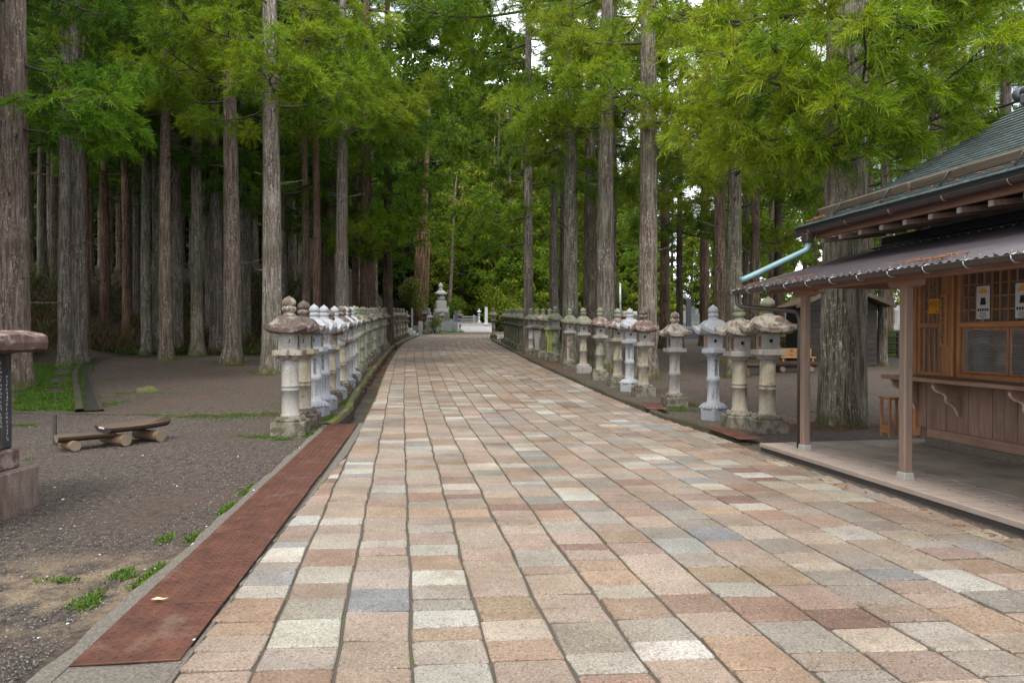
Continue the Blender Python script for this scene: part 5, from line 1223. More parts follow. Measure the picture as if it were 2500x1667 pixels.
# fallen cedar twigs caught on the roofs
def litter(name, n, place, parent, size=.11):
    g = MB()
    for _ in range(n):
        p = place(); a = random.uniform(0, 2 * PI); d = Vector((math.cos(a), math.sin(a), random.uniform(-.1, .3))) * size * random.uniform(.5, 1.3)
        p = Vector(p); g.tube([p - d / 2, p + Vector((0, 0, .01)), p + d / 2], [.003, .005, .002], 3)
    return g.build(name, M_LITTER, parent, kind='stuff')
M_LITTER = mat_plain("dead_cedar_twigs", (0.22, 0.085, 0.040), .9, var=.4)
def pl(): 
    c = random.choice([(3.05, .07), (3.2, .06), (-.25, -.05), (1.0, .1)]); uu = random.gauss(c[0], .18); v = abs(random.gauss(.0, .09)) - .12; return (uu, v, porch_z(v) + .03)
litter("fallen_twigs", 90, pl, hall)
def pl2(): uu = random.choice([random.gauss(-.35, .10), random.uniform(-.4, 3.5)]); v = VE + random.uniform(.10, .26); return (uu, v, rz(v) + .035)
litter("fallen_twigs", 70, pl2, hall)
# little timber stand beside the counter
st = empty("wooden_stand", C0 + DU * -.20 + DV * 2.20 + Vector((0, 0, .10)), BRZ, "small orange-brown wooden stand at the left end of the counter", "stand")
m = MB(); m.box((0, 0, .57), (.22, .30, .035), .005); m.build("top", W_FRAMEH, st)
for a in (-.085, .085):
    for b in (-.12, .12): m = MB(); m.box((a, b, .275), (.034, .034, .55), .004); m.build("leg", W_FRAME, st)
m = MB(); m.box((0, -.12, .12), (.136, .026, .11), .004); m.build("lower_board", W_FRAMEH, st)
# ---------------------------------------------------------------- rusty plates of the right drain
for c0, c1, w, lab in (((2.93, 14.62), (2.91, 13.58), .44, "dark rusty cover plate over the right drain beside the small lone lantern"), ((3.32, 11.0), (3.50, 9.95), .40, "worn rusty checker plate on the ground at the terrace's corner")):
    a, b = Vector((*c0, 0)), Vector((*c1, 0)); o = (a + b) / 2
    p = tread_plate(c1, c0, w, "drain_cover", None, z=float(g0(o.y)) + .075, label=lab, cat="cover plate")
    p.rotation_euler = (0.02, .03, 0); p.name = "drain_cover"
# ---------------------------------------------------------------- leaf and grass scatter
M_GRASS = mat_needles("grass_blade", .3)
def blades(pts, h, w, cols, bend=.45, name="grass", mats=None, per=1, up=1.0, **kw):
    P = np.repeat(np.asarray(pts, float), per, 0); n = len(P); P[:, :2] += rng.normal(0, .018, (n, 2))
    D = unit(np.stack([rng.normal(0, .55, n), rng.normal(0, .55, n), np.full(n, up)], 1)); L = h * rng.uniform(.5, 1.25, n); W = w * rng.uniform(.7, 1.3, n)
    C = np.asarray(cols)[rng.integers(0, len(cols), n)] * rng.uniform(.7, 1.3, (n, 1))
    v, l, c, cc = shoots(P, D, L, W, C, rng.uniform(.1, bend, n)); return obj(name, np_mesh(name, v, l, c, mats or M_GRASS, cc), kind='stuff', **kw)
GR = [(.036, .100, .006), (.054, .128, .008), (.070, .140, .010), (.028, .070, .006), (.085, .125, .012)]
def patch(cx, cy, rx, ry, n, ang=0.0):
    a = rng.uniform(0, 2 * PI, n); r = np.sqrt(rng.random(n)) * (1 + .35 * np.sin(a * 3 + cx) + .2 * np.sin(a * 7 + cy)); x, y = r * np.cos(a) * rx, r * np.sin(a) * ry
    X, Y = cx + x * math.cos(ang) - y * math.sin(ang), cy + x * math.sin(ang) + y * math.cos(ang); return np.stack([X, Y, g0(Y) + bank(X, Y) - .015], 1)
def ppatch(px, py, wpx, dy, n):
    x, y = hit(px, py); return patch(x, y, wpx / 2 / F_PX * y, dy, n)
G = []
for px, py, w, dy, n in [(640, 1066, 70, .16, 420), (690, 1071, 40, .10, 260), (745, 1062, 60, .18, 320), (590, 1064, 60, .14, 260), (430, 1015, 120, .22, 420), (520, 1013, 140, .22, 700), (600, 1012, 120, .22, 900), (655, 1010, 60, .22, 520), (560, 1020, 200, .3, 260),
                         (345, 958, 110, .35, 420), (400, 960, 60, .25, 180), (300, 965, 120, .8, 160), (265, 985, 60, .6, 260), (440, 920, 60, .35, 120), (262, 925, 40, .5, 160), (680, 985, 60, .8, 90),
                         (770, 1042, 50, .3, 520), (800, 1018, 40, .5, 620), (832, 985, 30, .7, 520), (848, 965, 26, .9, 420), (868, 940, 22, 1.2, 300),
                         (200, 1000, 60, .22, 260), (60, 1036, 60, .12, 260), (70, 1120, 40, .06, 40), (1640, 992, 50, .25, 420), (1680, 988, 60, .25, 420), (1618, 988, 40, .3, 220), (1590, 1001, 30, .1, 80), (1660, 1000, 70, .2, 260)]: G.append(ppatch(px, py, w, dy, n))
for y in np.linspace(4.2, 7.6, 60):                                     # weeds pushed up along the concrete strip
    if math.sin(y * 7.3) + .6 * math.sin(y * 2.9 + 1) > .25: G.append(patch(float(corridor_l(y)) - .035, y, .035, .05, 26))
G.append(patch(-2.55, 4.1, .07, .16, 240, .3)); G.append(patch(-2.60, 4.55, .06, .12, 160, .3)); G.append(patch(-2.72, 5.35, .05, .12, 90, .2)); G.append(patch(-2.95, 4.45, .14, .03, 70))
blades(np.concatenate(G), .05, .006, GR, name="grass", per=2, up=.9)
LW = []
def lawn(n):
    out = []
    while len(out) < n:
        px, py = random.uniform(36, 232), random.uniform(888, 1002)
        if px > 205 and py > 905: continue
        x, y = hit(px, py); q = math.sin(x * 2.3 + 1) * math.cos(y * 1.1) + .7 * math.sin(x * 5.1 + y * 3.3) + .5 * math.sin(y * 7 - x * 2)
        if q + random.gauss(0, .45) > -.25: out.append((x, y, g0_fast(y) - .012))
    return np.array(out)
LW.append(lawn(13000))
blades(np.concatenate(LW), .085, .012, GR, name="grass", per=2)
J = []                                                                  # moss and seedlings in the joints of the setts
for _ in range(170):
    k = random.randint(-2, 14); y = random.uniform(3.2, 12) if random.random() < .7 else random.uniform(12, 24); x = float(joint(y)) + k * .3775
    if road_l(y) < x < road_r(y): J.append(patch(x, y, .006, random.uniform(.02, .09), 14))
for _ in range(60):
    y = random.uniform(12.3, 26); J.append(patch(float(road_l(y)) + .01, y, .02, .25, 40))
blades(np.concatenate(J), .018, .004, [(.06, .09, .008), (.09, .11, .01), (.05, .08, .01)], name="joint_moss", per=1)

MO = []                                                                 # cushions of moss about the roots
for px, py, w, n in [(575, 890, 60, 500), (560, 884, 90, 400), (657, 913, 70, 420), (625, 905, 50, 240), (480, 868, 110, 420), (405, 882, 50, 260), (520, 862, 90, 260), (1480, 905, 60, 300), (1600, 925, 60, 320), (1640, 848, 50, 200), (1795, 919, 60, 360), (1460, 905, 70, 260), (1410, 885, 60, 260), (1375, 880, 50, 200), (2010, 1010, 40, 160)]: MO.append(ppatch(px, py, w, .45, n))
blades(np.concatenate(MO), .035, .012, [(.075, .092, .008), (.100, .112, .010), (.050, .068, .008), (.12, .12, .014)], name="ground_moss", per=2, up=.6)
# dry brush and bamboo grass on the bank ----------------------------------------------------
def bank_points(n, x0, x1, depth0, depth1):
    X = rng.uniform(x0, x1, n * 3); E_ = np.full(n * 3, 30.0)
    for _ in range(4): E_ = bank_edge(X, E_)
    Y = E_ + rng.uniform(depth0, depth1, n * 3)
    ok = (X < row_x(Y) - 1.6); X, Y = X[ok][:n], Y[ok][:n]; return np.stack([X, Y, g0(Y) + bank(X, Y) - .05], 1)
BR = [(.080, .050, .026), (.110, .074, .040), (.056, .032, .018), (.040, .026, .016), (.13, .098, .056)]
SA = [(.020, .044, .007), (.032, .064, .010), (.014, .030, .006), (.05, .075, .016)]
blades(bank_points(2600, -30, -7, .3, 9), 1.15, .016, BR, .55, "dry_undergrowth", per=5)
blades(bank_points(1500, -30, -7, .4, 16), 1.0, .024, SA, .7, "green_undergrowth", per=7)
blades(bank_points(800, -30, -7, 3, 18), 1.6, .020, BR + SA, .6, "tall_undergrowth", per=6)
blades(bank_points(900, -28, -8.5, -.1, .9), .45, .022, SA + GR[:2], .6, "green_undergrowth", per=6)
def leaf_clump(n, R, size, cols, name, flat=1.0, zoff=0.0, center=(0, 0, 0)):
    """loose globe of leaf-sized faces"""
    d = unit(rng.normal(0, 1, (n, 3))); r = R * rng.random(n) ** .45; P = d * r[:, None] * np.array([1, 1, flat]) + np.array(center) + np.array([0, 0, zoff])
    C = np.asarray(cols)[rng.integers(0, len(cols), n)] * rng.uniform(.7, 1.3, (n, 1)); return P, unit(d + rng.normal(0, .6, (n, 3))), size * rng.uniform(.6, 1.3, n), size * .30 * rng.uniform(.7, 1.2, n), C
def leaf_mesh(parts, name, mat):
    P, D, L, W, C = [np.concatenate(x) for x in zip(*parts)]; v, l, c, cc = shoots(P, D, L, W, C, rng.uniform(.1, .4, len(P))); return np_mesh(name, v, l, c, mat, cc)
M_LEAF = mat_needles("broad_leaf", .4)
def shrub(px, Y, R, h, label, cols, n=700, size=.16, group=None, name="shrub", base=None):
    x, y, z = at(px, Y) if base is None else base; r = empty(name, (x, y, z - .03), random.uniform(0, 6), label, "shrub", group); m = MB()
    for k in range(5): a = k * 1.26; m.tube([(0, 0, -.05), (R * .3 * math.cos(a), R * .3 * math.sin(a), h * .45), (R * .6 * math.cos(a), R * .6 * math.sin(a), h * .85)], [.03, .02, .008], 5)
    m.build("stem", M_TWIG, r)
    parts = [leaf_clump(int(n / 5), R * .62, size, cols, "l", .75, 0, (R * .45 * math.cos(k * 1.3), R * .45 * math.sin(k * 1.3), h * (.45 + .09 * k))) for k in range(5)]
    obj("foliage", leaf_mesh(parts, "foliage", M_LEAF), r); return r
# ---------------------------------------------------------------- background woods
BRIGHT = [(.125, .190, .010), (.165, .210, .012), (.090, .152, .009), (.058, .110, .008), (.185, .205, .014)]
MIDG = [(.060, .112, .008), (.044, .090, .007), (.088, .140, .010), (.034, .066, .007)]
DARKG = [(.022, .048, .010), (.032, .065, .012), (.018, .038, .008)]
def wood_crown(H, R, cols, n, size, low=.5):
    parts = []; k = 60
    for i in range(k):
        t = (i + rng.random()) / k; z = low + (H - low) * t; r = R * (1.0 - .80 * t ** 1.3) * rng.uniform(.45, 1.0); a = i * 2.39996
        cs = [np.array(c) for c in cols]; pick = [cs[rng.integers(0, len(cs))] * rng.uniform(.8, 1.2) for _ in range(3)]
        P, D, L, W, C = leaf_clump(n // k, .95, size, pick, "l", .6, 0, (r * math.cos(a), r * math.sin(a), z)); D = unit(D * np.array([1, 1, .5]) + np.array([math.cos(a) * .6, math.sin(a) * .6, -.35])); parts.append((P, D, L, W * 1.4, C))
    return leaf_mesh(parts, "foliage", M_LEAF)
WB = [wood_crown(17, 4.0, BRIGHT, 9000, .34), wood_crown(15, 4.2, BRIGHT[:3] + MIDG[:1], 9000, .34)]
WM = [wood_crown(22, 4.2, MIDG, 9000, .40), wood_crown(24, 3.8, MIDG + BRIGHT[2:4], 9000, .40)]
WD = [wood_crown(25, 4.2, DARKG, 9000, .42, 2.0), wood_crown(22, 4.5, DARKG + MIDG[:1], 9000, .42, 1.0)]
LIMB = {}
def wood_tree(px, Y, kit, sc, label, group, name="background_tree", tint=(1, 1, 1)):
    x, y, z = at(px, Y); r = empty(name, (x, y, z - .05), random.uniform(0, 6), label, "tree", group); H = 20 * sc
    if 'w' not in LIMB:
        m = MB(); m.tube([(0, 0, -.4), (.1, 0, 6), (0, .1, 14), (0, 0, 19)], [.26, .2, .12, .03], 8)
        for k in range(16): a = k * 2.4; zz = 2 + k * .95; m.tube([(0, 0, zz), (1.3 * math.cos(a), 1.3 * math.sin(a), zz + .3), (2.6 * math.cos(a), 2.6 * math.sin(a), zz + .2)], [.06, .04, .012], 4)
        LIMB['w'] = m.mesh("trunk", M_BARK)
    t = obj("trunk", LIMB['w'], r); t.scale = (sc, sc, sc); t.color = (.7, .65, .58, 1)
    c = obj("crown", random.choice(kit), r, rz=random.uniform(0, 6)); c.scale = (sc, sc, sc * random.uniform(.9, 1.1)); c.color = (*tint, 1); return r
NB_, NM_, ND_ = "bright leafy trees closing the far end of the path", "green trees behind the graveyard on the right", "dark trees filling the wood far behind the left grove"
for px, Y, sc in [(1085, 86, 1.0), (1130, 82, .95), (1165, 90, 1.15), (1200, 84, .95), (1245, 80, 1.0), (1275, 92, 1.2), (1110, 100, 1.35), (1180, 104, 1.4), (1235, 106, 1.45), (1040, 96, 1.1), (1150, 118, 1.6)]:
    BACK.append((px, Y, "bright yellow-green leafy tree", wood_tree(px, Y, WB, sc, "", NB_)))
for px, Y, sc in [(1245, 99, 1.75), (1165, 106, 1.75), (1015, 100, 1.6), (1115, 112, 1.7)]:
    wood_tree(px, Y, WM, sc, {1245: "tall loose-crowned tree in the sky gap, left of the slim kerb cedar", 1165: "tall loose-crowned tree straight above the white platform", 1015: "tall loose-crowned tree above the vine-covered trunk", 1115: "farthest tall tree, seen in the sky gap above the pink-capped lantern"}[px], NB_)
for px, Y, sc in [(1305, 100, 1.2), (1350, 96, 1.1), (1395, 104, 1.2), (1440, 98, 1.0), (1490, 106, 1.15), (1540, 100, 1.0), (1590, 96, 1.0), (1640, 104, 1.1), (1690, 98, .95), (1740, 104, 1.1), (1790, 98, 1.1), (1840, 106, 1.2), (1900, 100, 1.1), (1960, 104, 1.1), (2020, 100, 1.2), (2090, 106, 1.1), (2150, 112, 1.0), (2220, 104, 1.2), (2290, 108, 1.1), (2370, 104, 1.1), (2450, 108, 1.2), (2540, 104, 1.2)]:
    BACK.append((px, Y, "green leafy tree", wood_tree(px, Y, random.choice((WM, WB, WB)), sc, "", NM_)))
for px, Y, sc in [(-60, 74, 1.1), (0, 80, 1.2), (60, 72, 1.0), (125, 80, 1.2), (190, 74, 1.1), (255, 82, 1.2), (320, 76, 1.1), (385, 84, 1.2), (450, 76, 1.1), (515, 84, 1.25), (580, 78, 1.1), (645, 86, 1.2), (710, 80, 1.1), (770, 88, 1.2), (830, 82, 1.1), (890, 90, 1.2), (945, 84, 1.15), (1000, 92, 1.25), (1045, 112, 1.5)]:
    BACK.append((px, Y, "dark leafy tree", wood_tree(px, Y, WD, sc, "", ND_)))
hv = []
for _ in range(230):                                                     # the wooded hillside behind everything
    y = random.uniform(98, 168); x = random.uniform(-.82, .20) * y; z = gz(x, y); H = random.uniform(13, 22); R = random.uniform(3.0, 4.6); warm = random.random()
    pal = BRIGHT if warm > .55 else (MIDG if warm > .2 else DARKG); n = 520
    t = rng.random(n) ** .8; a = rng.uniform(0, 2 * PI, n); r = R * (1 - .85 * t ** 1.4) * (.55 + .45 * rng.random(n)) * (1 + .25 * np.sin(a * 4 + t * 20))
    P = np.stack([x + r * np.cos(a), y + r * np.sin(a), z + .5 + H * t], 1); D = unit(np.stack([np.cos(a), np.sin(a), rng.uniform(-.8, .3, n)], 1) + rng.normal(0, .5, (n, 3)))
    C = np.asarray(pal)[rng.integers(0, len(pal), n)] * rng.uniform(.75, 1.25, (n, 1)) * random.uniform(.8, 1.15); hv.append((P, D, rng.uniform(.5, 1.1, n), rng.uniform(.2, .42, n), C))
obj("hillside_forest", leaf_mesh(hv, "hillside_forest", M_LEAF), kind='stuff')
# trees and shrubs with a look of their own
for px, Y, R, h, lab, c in [(1008, 62, 1.3, 5.5, "tall yellow-green ivy mass left of the vine-covered trunk", [(.085, .125, .015), (.06, .10, .012), (.12, .14, .02), (.10, .08, .035)]), (1061, 61, .62, 1.5, "rounded dark green bush in front of the tall stone stupa", MIDG), (1222, 76, 2.6, 5.0, "bright yellow-green low tree behind the far right lanterns", BRIGHT), (1098, 74, 1.8, 3.6, "bright green shrub beside the leaning slim trunk", BRIGHT[2:4])]:
    shrub(px, Y, R, h, lab, c, 1800 if R > 1 else 900, .24 if R > 1 else .13)
x, y, z = at(1024, 66); vt = empty("vine_covered_tree", (x, y, z - .05), 0, "dead-looking trunk wrapped in reddish dry vines at the path's far left bend", "tree")
vm = obj("trunk", trunk_mesh(.95, 22, (.045, 0), .5), vt); vm.color = (.95, .62, .5, 1); m = MB()
for k in range(46):
    a = random.uniform(0, 6.28); pts = []; h0 = random.uniform(0, 5)
    for q in range(7): h = h0 + q * 1.15; a += random.uniform(-.35, .35); pts.append((.045 * h + (.62 + .12 * random.random()) * math.cos(a), (.62 + .12 * random.random()) * math.sin(a), h))
    m.tube(pts, .030, 4)
m.build("vines", mat_plain("dry_vine", (.25, .145, .095), .95, var=.4), vt, kind='stuff')
obj("foliage", leaf_mesh([leaf_clump(260, 1.2, .2, [(.07, .11, .014), (.11, .13, .02)], "l", 1, 0, (.3 + .05 * k, -.2, 1.5 + k * 1.7)) for k in range(6)], "foliage", M_LEAF), vt)
x, y, z = at(1093, 75); lt = empty("leaning_tree", (x, y, z), 0, "slim pale trunk leaning right behind the tall stone stupa", "tree"); o = obj("trunk", trunk_mesh(.42, 17, (.058, 0), .6), lt); o.color = (1.2, 1.15, 1.1, 1); lm, nm = CROWNS[1]; c = obj("crown", lm, lt, loc=(.7, 0, 0)); obj("foliage", nm, c)
for px, Y, d, lab, b in [(1199, 79, .30, "slim reddish-lit trunk, left one of the pair at the path's far end", (1.1, .75, .6)), (1209, 80, .55, "blackish slanting trunk, right one of the pair at the path's far end", (.35, .3, .26))]: far_cedar(px, Y, d / Y * F_PX, lab, bark=b, lean=.02, crown=LOWCR[0], tint=(1.3, 1.3, 1.1))

# ---------------------------------------------------------------- monuments at the far end
def stonebox(name, c, d, mat, parent, bev=.02, **kw): m = MB(); m.box((0, 0, 0), d, bev); return m.build(name, mat, parent, loc=c, **kw)
def placed(name, px, Y, label, cat, group=None, rz=0.0, zoff=-.03, py=None): x, y, z = at(px, Y); return empty(name, (x, y, z + zoff), rz, label, cat, group)
S_PALE = mat_stone("pale_weathered_stone", (0.36, 0.352, 0.33), (0.15, 0.19, 0.16), .10, (0.24, 0.23, 0.21), .3)
S_SNOW = mat_stone("white_polished_granite", (0.50, 0.50, 0.51), None, 0, None, 0, .12)
S_DKBL = mat_stone("dark_blue_slate", (0.075, 0.088, 0.105), None, 0, None, 0, .2)
S_MIDG = mat_stone("mid_grey_granite", (0.22, 0.228, 0.24), None, 0, (0.2, 0.2, 0.21), .2, .3)
st = placed("stone_stupa", 1076, 66, "tall pale five-tier stone stupa on a high pedestal at the path's end", "monument", rz=.25)
stonebox("pedestal", (0, 0, .55), (1.9, 1.9, 1.1), S_MIDG, st); stonebox("pedestal", (-.05, 0, 1.5), (1.6, 1.6, .8), S_BASE, st); stonebox("pedestal", (0, 0, 2.07), (1.35, 1.35, .34), S_PALE, st, .05); stonebox("cube", (0, 0, 2.66), (.98, .98, .84), S_PALE, st, .03)
m = MB(); m.lathe([(.26, 3.08), (.37, 3.14), (.41, 3.32), (.38, 3.50), (.28, 3.60), (.2, 3.62)], 20); m.build("sphere", S_PALE, st)
rf = obj("roof", cached(roof_mesh, S_PALE, W=.54, lift=.08, th=.13, steep=.34), st, loc=(0, 0, 3.66)); m = MB(); m.lathe([(.15, 4.02), (.21, 4.07), (.22, 4.20), (.15, 4.27), (.17, 4.32), (.23, 4.44), (.21, 4.58), (.11, 4.72), (.03, 4.82), (0, 4.83)], 16); m.build("finial", S_PALE, st)
lantern(at(1037, 58)[0], 58, 2.35, "reddish-brown stone lantern on a dark footing at the far left bend of the path", GLL, 'waist', T(S_MOSS, S_BROWN, S_BROWN, S_BROWN, S_BROWN, S_BROWN), 0)
lantern(at(1051, 61)[0], 61, 1.9, "grey lantern with dark footing half behind the rounded bush", GLL, 'waist', T(S_MOSS, S_GREY, S_GREY, S_GREY, S_GREY, S_GREY), 0)
lantern(at(1079, 63)[0], 63, 2.1, "pale lantern in the grass just right of the rounded bush", GLL, 'waist', T(S_MOSS, S_TAN, S_TAN, S_TAN, S_MOTTLE, S_GREY), 0)
lantern(at(1123, 66)[0], 66, 2.1, "pinkish-capped lantern before the white stone platform", GLL, 'waist', T(S_GREY, S_GREY, S_GREY, S_SPOT, S_SPOT, S_SPOT), 0)
xx, yy, zz = at(1094, 67); sb = empty("lantern_block", (xx, yy, zz - .03), .2, "grey stone block carrying a lantern beside the tall stupa", "stone block"); stonebox("block", (0, 0, .65), (.8, .8, 1.3), S_MIDG, sb)
lantern(xx, yy, 1.35, "squat grey lantern raised on a stone block right of the tall stupa", GLL, 'square', T(S_GREY,) * 6, 0, zz=zz + 1.24)
pf = placed("stone_platform", 1157, 68.5, "white stone stepped platform at the end of the path", "platform", rz=-.03)
for i, (w, z0, z1, yo, mt) in enumerate(((3.8, -.1, .18, 0, S_SNOW), (3.7, .18, .40, .32, S_SNOW), (3.4, .40, .62, .64, S_SNOW), (3.3, .62, .95, 1.2, S_PALE))): stonebox("step", (.1 * (i < 1), 1.0 + yo, (z0 + z1) / 2), (w, 2.4, z1 - z0), mt, pf, .015)
for a, b, zc in ((-2.35, .35, 1.62), (-2.35, .35, 1.36), (-2.35, .35, 1.12)): stonebox("rail", ((a + b) / 2, 3.1, zc), (b - a, .14, .13), S_MIDG, pf, .02)
for q in (-2.3, -.25): stonebox("rail_post", (q, 3.08, 1.28), (.24, .26, 1.05), S_MIDG, pf, .03); 
wl = placed("stone_wall", 1099, 67.5, "low grey stone retaining wall between the grass and the white platform", "wall"); stonebox("wall_block", (0, .4, .5), (1.45, .5, 1.05), S_MIDG, wl)
tb = placed("stone_tablet", 1115, 69.5, "dark bluish stone tablet left of the white platform", "monument"); stonebox("tablet", (0, 0, 1.55), (.47, .2, 1.15), S_DKBL, tb); stonebox("foot", (0, 0, .5), (.7, .4, 1.0), S_SNOW, tb)
pl_ = placed("stone_pillar", 1187, 69.5, "slim white stone pillar on the right of the white platform", "pillar"); stonebox("shaft", (0, 0, 1.75), (.30, .28, 1.6), S_SNOW, pl_); stonebox("foot", (0, 0, .85), (.5, .5, .25), S_SNOW, pl_)
lantern(at(1170, 69.8)[0], 69.8, 1.5, "small white stone pagoda lantern standing on the white platform", GLL, 'white', T(S_SNOW,) * 6, 0, zz=at(1170, 69.8)[2] + .9)
tb = placed("stone_tablet", 1045, 64.5, "bluish-grey stone tablet left of the tall stupa", "monument"); stonebox("tablet", (0, 0, 1.55), (.44, .2, 1.5), S_BLUE, tb); stonebox("foot", (0, 0, .4), (.7, .5, .8), S_MIDG, tb)
pl_ = placed("stone_pillar", 1006, 61, "thin pale stone post behind the white steps on the left", "pillar"); stonebox("shaft", (0, 0, 1.2), (.15, .14, 2.2), S_PALE, pl_); stonebox("foot", (0, 0, .1), (.4, .4, .3), S_MIDG, pl_)
sp = placed("stone_steps", 1008, 57, "white stone steps beside the last left lanterns", "steps", rz=-.1)
for i in range(3): stonebox("step", (-.10 - i * .16, .2 + .12 * i, .10 + .22 * i), (.95 - i * .28, .7, .22), S_SNOW, sp)
stonebox("side_post", (.45, .9, .62), (.34, .34, 1.2), S_PALE, sp); stonebox("side_wall", (0, 1.1, .45), (.8, .18, .8), S_MIDG, sp)
blades(np.concatenate([patch(at(1085, 64.5)[0], 64.5, .9, 1.6, 700), patch(at(1105, 66)[0], 66, .9, 1.2, 700), patch(at(1068, 62)[0], 63, .5, 1.2, 300), patch(at(1005, 60)[0], 60, .7, .8, 300)]), .22, .035, [(.07, .17, .012), (.09, .19, .015)], name="grass", per=2)

# ---------------------------------------------------------------- graveyard beyond the right grove
GV = "gravestones in the graveyard beyond the right grove"
GRAVE = {}
def gravestone(px, Y, h, w, mat, kind, label, zoff=0.0):
    x, y, z = at(px, Y); r = empty("gravestone", (x, y, z - .03 + zoff), random.uniform(-.25, .25), label, "gravestone", GV)
    for nm, c, d in {'stele': (("plinth", (0, 0, .15), (1.5, 1.3, .36)), ("base", (0, 0, .45), (1.0, .9, .26)), ("stone", (0, 0, .58 + h / 2), (w, w, h))), 'slab': (("plinth", (0, 0, .2), (1.5, .9, .45)), ("stone", (0, 0, .42 + h / 2), (w * 1.8, .2, h)))}[kind]:
        key = (nm, d, mat.name)
        if key not in GRAVE: m = MB(); m.box((0, 0, 0), d, .03); GRAVE[key] = m.mesh(nm, mat)
        obj(nm, GRAVE[key], r, loc=c)
    return r
gi = 0
where = ["just left of the tall grey cedar", "right of the small lone lantern", "beneath the porch's downpipe", "between thick cedar and hall post"]
adj = ["pale", "white", "grey", "tall white", "squat white", "light grey", "bright", "weathered"]
for zone, (a, b, n) in enumerate(((1505, 1552, 6), (1668, 1735, 9), (1905, 1962, 11), (2132, 2205, 10))):
    for k in range(n):
        px = a + (b - a) * (k + .5) / n + random.uniform(-2, 2); Y = random.uniform(58, 84); mt = random.choice([S_SNOW, S_SNOW, S_PALE, S_BLUE, S_MIDG]); kd = random.choice(['stele', 'stele', 'slab'])
        gravestone(px, Y, random.uniform(.8, 1.7), random.choice((.36, .42, .5)), mt, kd, "%s gravestone %s, %s from the left" % ("square" if kd == 'stele' else "slab", where[zone], ["first", "second", "third", "fourth", "fifth", "sixth", "seventh", "eighth", "ninth", "tenth", "eleventh"][k]), random.uniform(.0, .7))
bt = placed("stone_tablet", 1681, 52, "tall black polished tablet right of the lone lantern", "monument"); stonebox("tablet", (0, 0, 1.9), (.36, .25, 2.2), S_DKBL, bt); stonebox("foot", (0, 0, .4), (.9, .6, .9), S_MIDG, bt)
wl = placed("stone_wall", 1700, 50, "low dark stone wall under the gravestones behind the lone lantern", "wall"); stonebox("wall_block", (0, 0, .35), (2.4, .4, .75), S_DKBL, wl)
wl = placed("stone_wall", 1520, 60, "dark red polished stone wall behind the white lantern's cap", "wall"); stonebox("wall_block", (.1, 0, 1.2), (1.0, .4, .7), mat_stone("dark_red_granite", (.16, .035, .035), speck=.2), wl); stonebox("foot", (.1, .1, .4), (1.3, .6, .9), S_MIDG, wl)
po = placed("metal_pole", 1514, 64, "grey metal pole among the gravestones left of the tall grey cedar", "pole"); m = MB(); m.tube([(0, 0, 0), (0, 0, 4.7)], [.11, .09], 10); m.build("pole", M_HOOK, po); m = MB(); m.tube([(0, 0, 0), (0, 0, .25)], .2, 10); m.build("foot", S_MIDG, po)
x, y, z = at(1533, 72); mb = MB(); mb.lathe([(1.5, 0), (1.3, .25), (.8, .48), (.3, .58)], 14); mo = mb.build("sandy_mound", mat_plain("tan_sand", (.25, .195, .125), .95), loc=(x - .3, y, z + 1.6), label="tan sandy mound behind the gravestones left of the tall grey cedar", cat="mound")
wl = placed("stone_wall", 1535, 71, "pale stone retaining wall under the tan mound", "wall"); stonebox("wall_block", (0, 0, .85), (3.6, 2.6, 1.75), S_MIDG, wl)
# rail fence, hedge, dry bushes
M_FENCE = mat_wood("black_brown_fence", (0.022, 0.017, 0.014), (0.05, 0.04, 0.033), 0, .7)
def rail_fence(x0, x1, y, n, rails, label):
    x_, y_, z_ = (x0 + x1) / 2, y, gz((x0 + x1) / 2, y); r = empty("rail_fence", (x_, y_, z_), 0.02, label, "fence"); W = x1 - x0
    for k in range(n + 1):
        u = -W / 2 + W * k / n; m = MB(); m.box((u, 0, .45), (.10, .10, 1.1), .01); p = m.build("post", M_FENCE, r); m = MB(); m.lathe([(.07, 1.0), (.075, 1.02), (.04, 1.06), (0, 1.07)], 8, c=(u, 0, 0)); m.build("cap", M_FENCE, p)
    for zz in rails: m = MB(); m.tube([(-W / 2, -.01, zz), (W / 2, -.01, zz)], .035, 8); m.build("rail", M_FENCE, r)
    return r
rail_fence(at(1885, 30)[0], at(2000, 30)[0], 30, 3, (.28, .55, .80, .99), "dark rail fence beside the orange bench, left of the thick cedar")
rail_fence(at(2095, 28.8)[0], at(2290, 28.8)[0], 28.8, 4, (.08, .37, .62, .88), "dark rail fence before the clipped hedge, right of the thick cedar")
def hedge(px0, px1, Y, h, d, cols, label, n, size, name="hedge", lean=0):
    x0, x1 = at(px0, Y)[0], at(px1, Y)[0]; r = empty(name, ((x0 + x1) / 2, Y, gz((x0 + x1) / 2, Y)), 0, label, "hedge"); W = x1 - x0; P = np.stack([rng.uniform(-W / 2, W / 2, n), rng.uniform(-d / 2, d / 2, n), h * (1 - rng.random(n) ** 2.2 * .95)], 1)
    m = MB(); m.box((0, 0, h * .42), (W * .97, d * .8, h * .82), .1); 
    for _ in range(10): q = random.uniform(-W / 2, W / 2); m.tube([(q, 0, 0), (q + .1, 0, h * .9)], .02, 4)
    m.build("stem", M_LEAFCORE, r); C = np.asarray(cols)[rng.integers(0, len(cols), n)] * rng.uniform(.7, 1.3, (n, 1)); D = unit(rng.normal(0, 1, (n, 3)) + np.array([0, -.4, .5])); v, l, c, cc = shoots(P, D, np.full(n, size), np.full(n, size * .3), C, rng.uniform(0, .3, n)); obj("foliage", np_mesh("foliage", v, l, c, M_LEAF, cc), r); return r
M_LEAFCORE = mat_plain("hedge_core", (.03, .045, .012), 1.0)
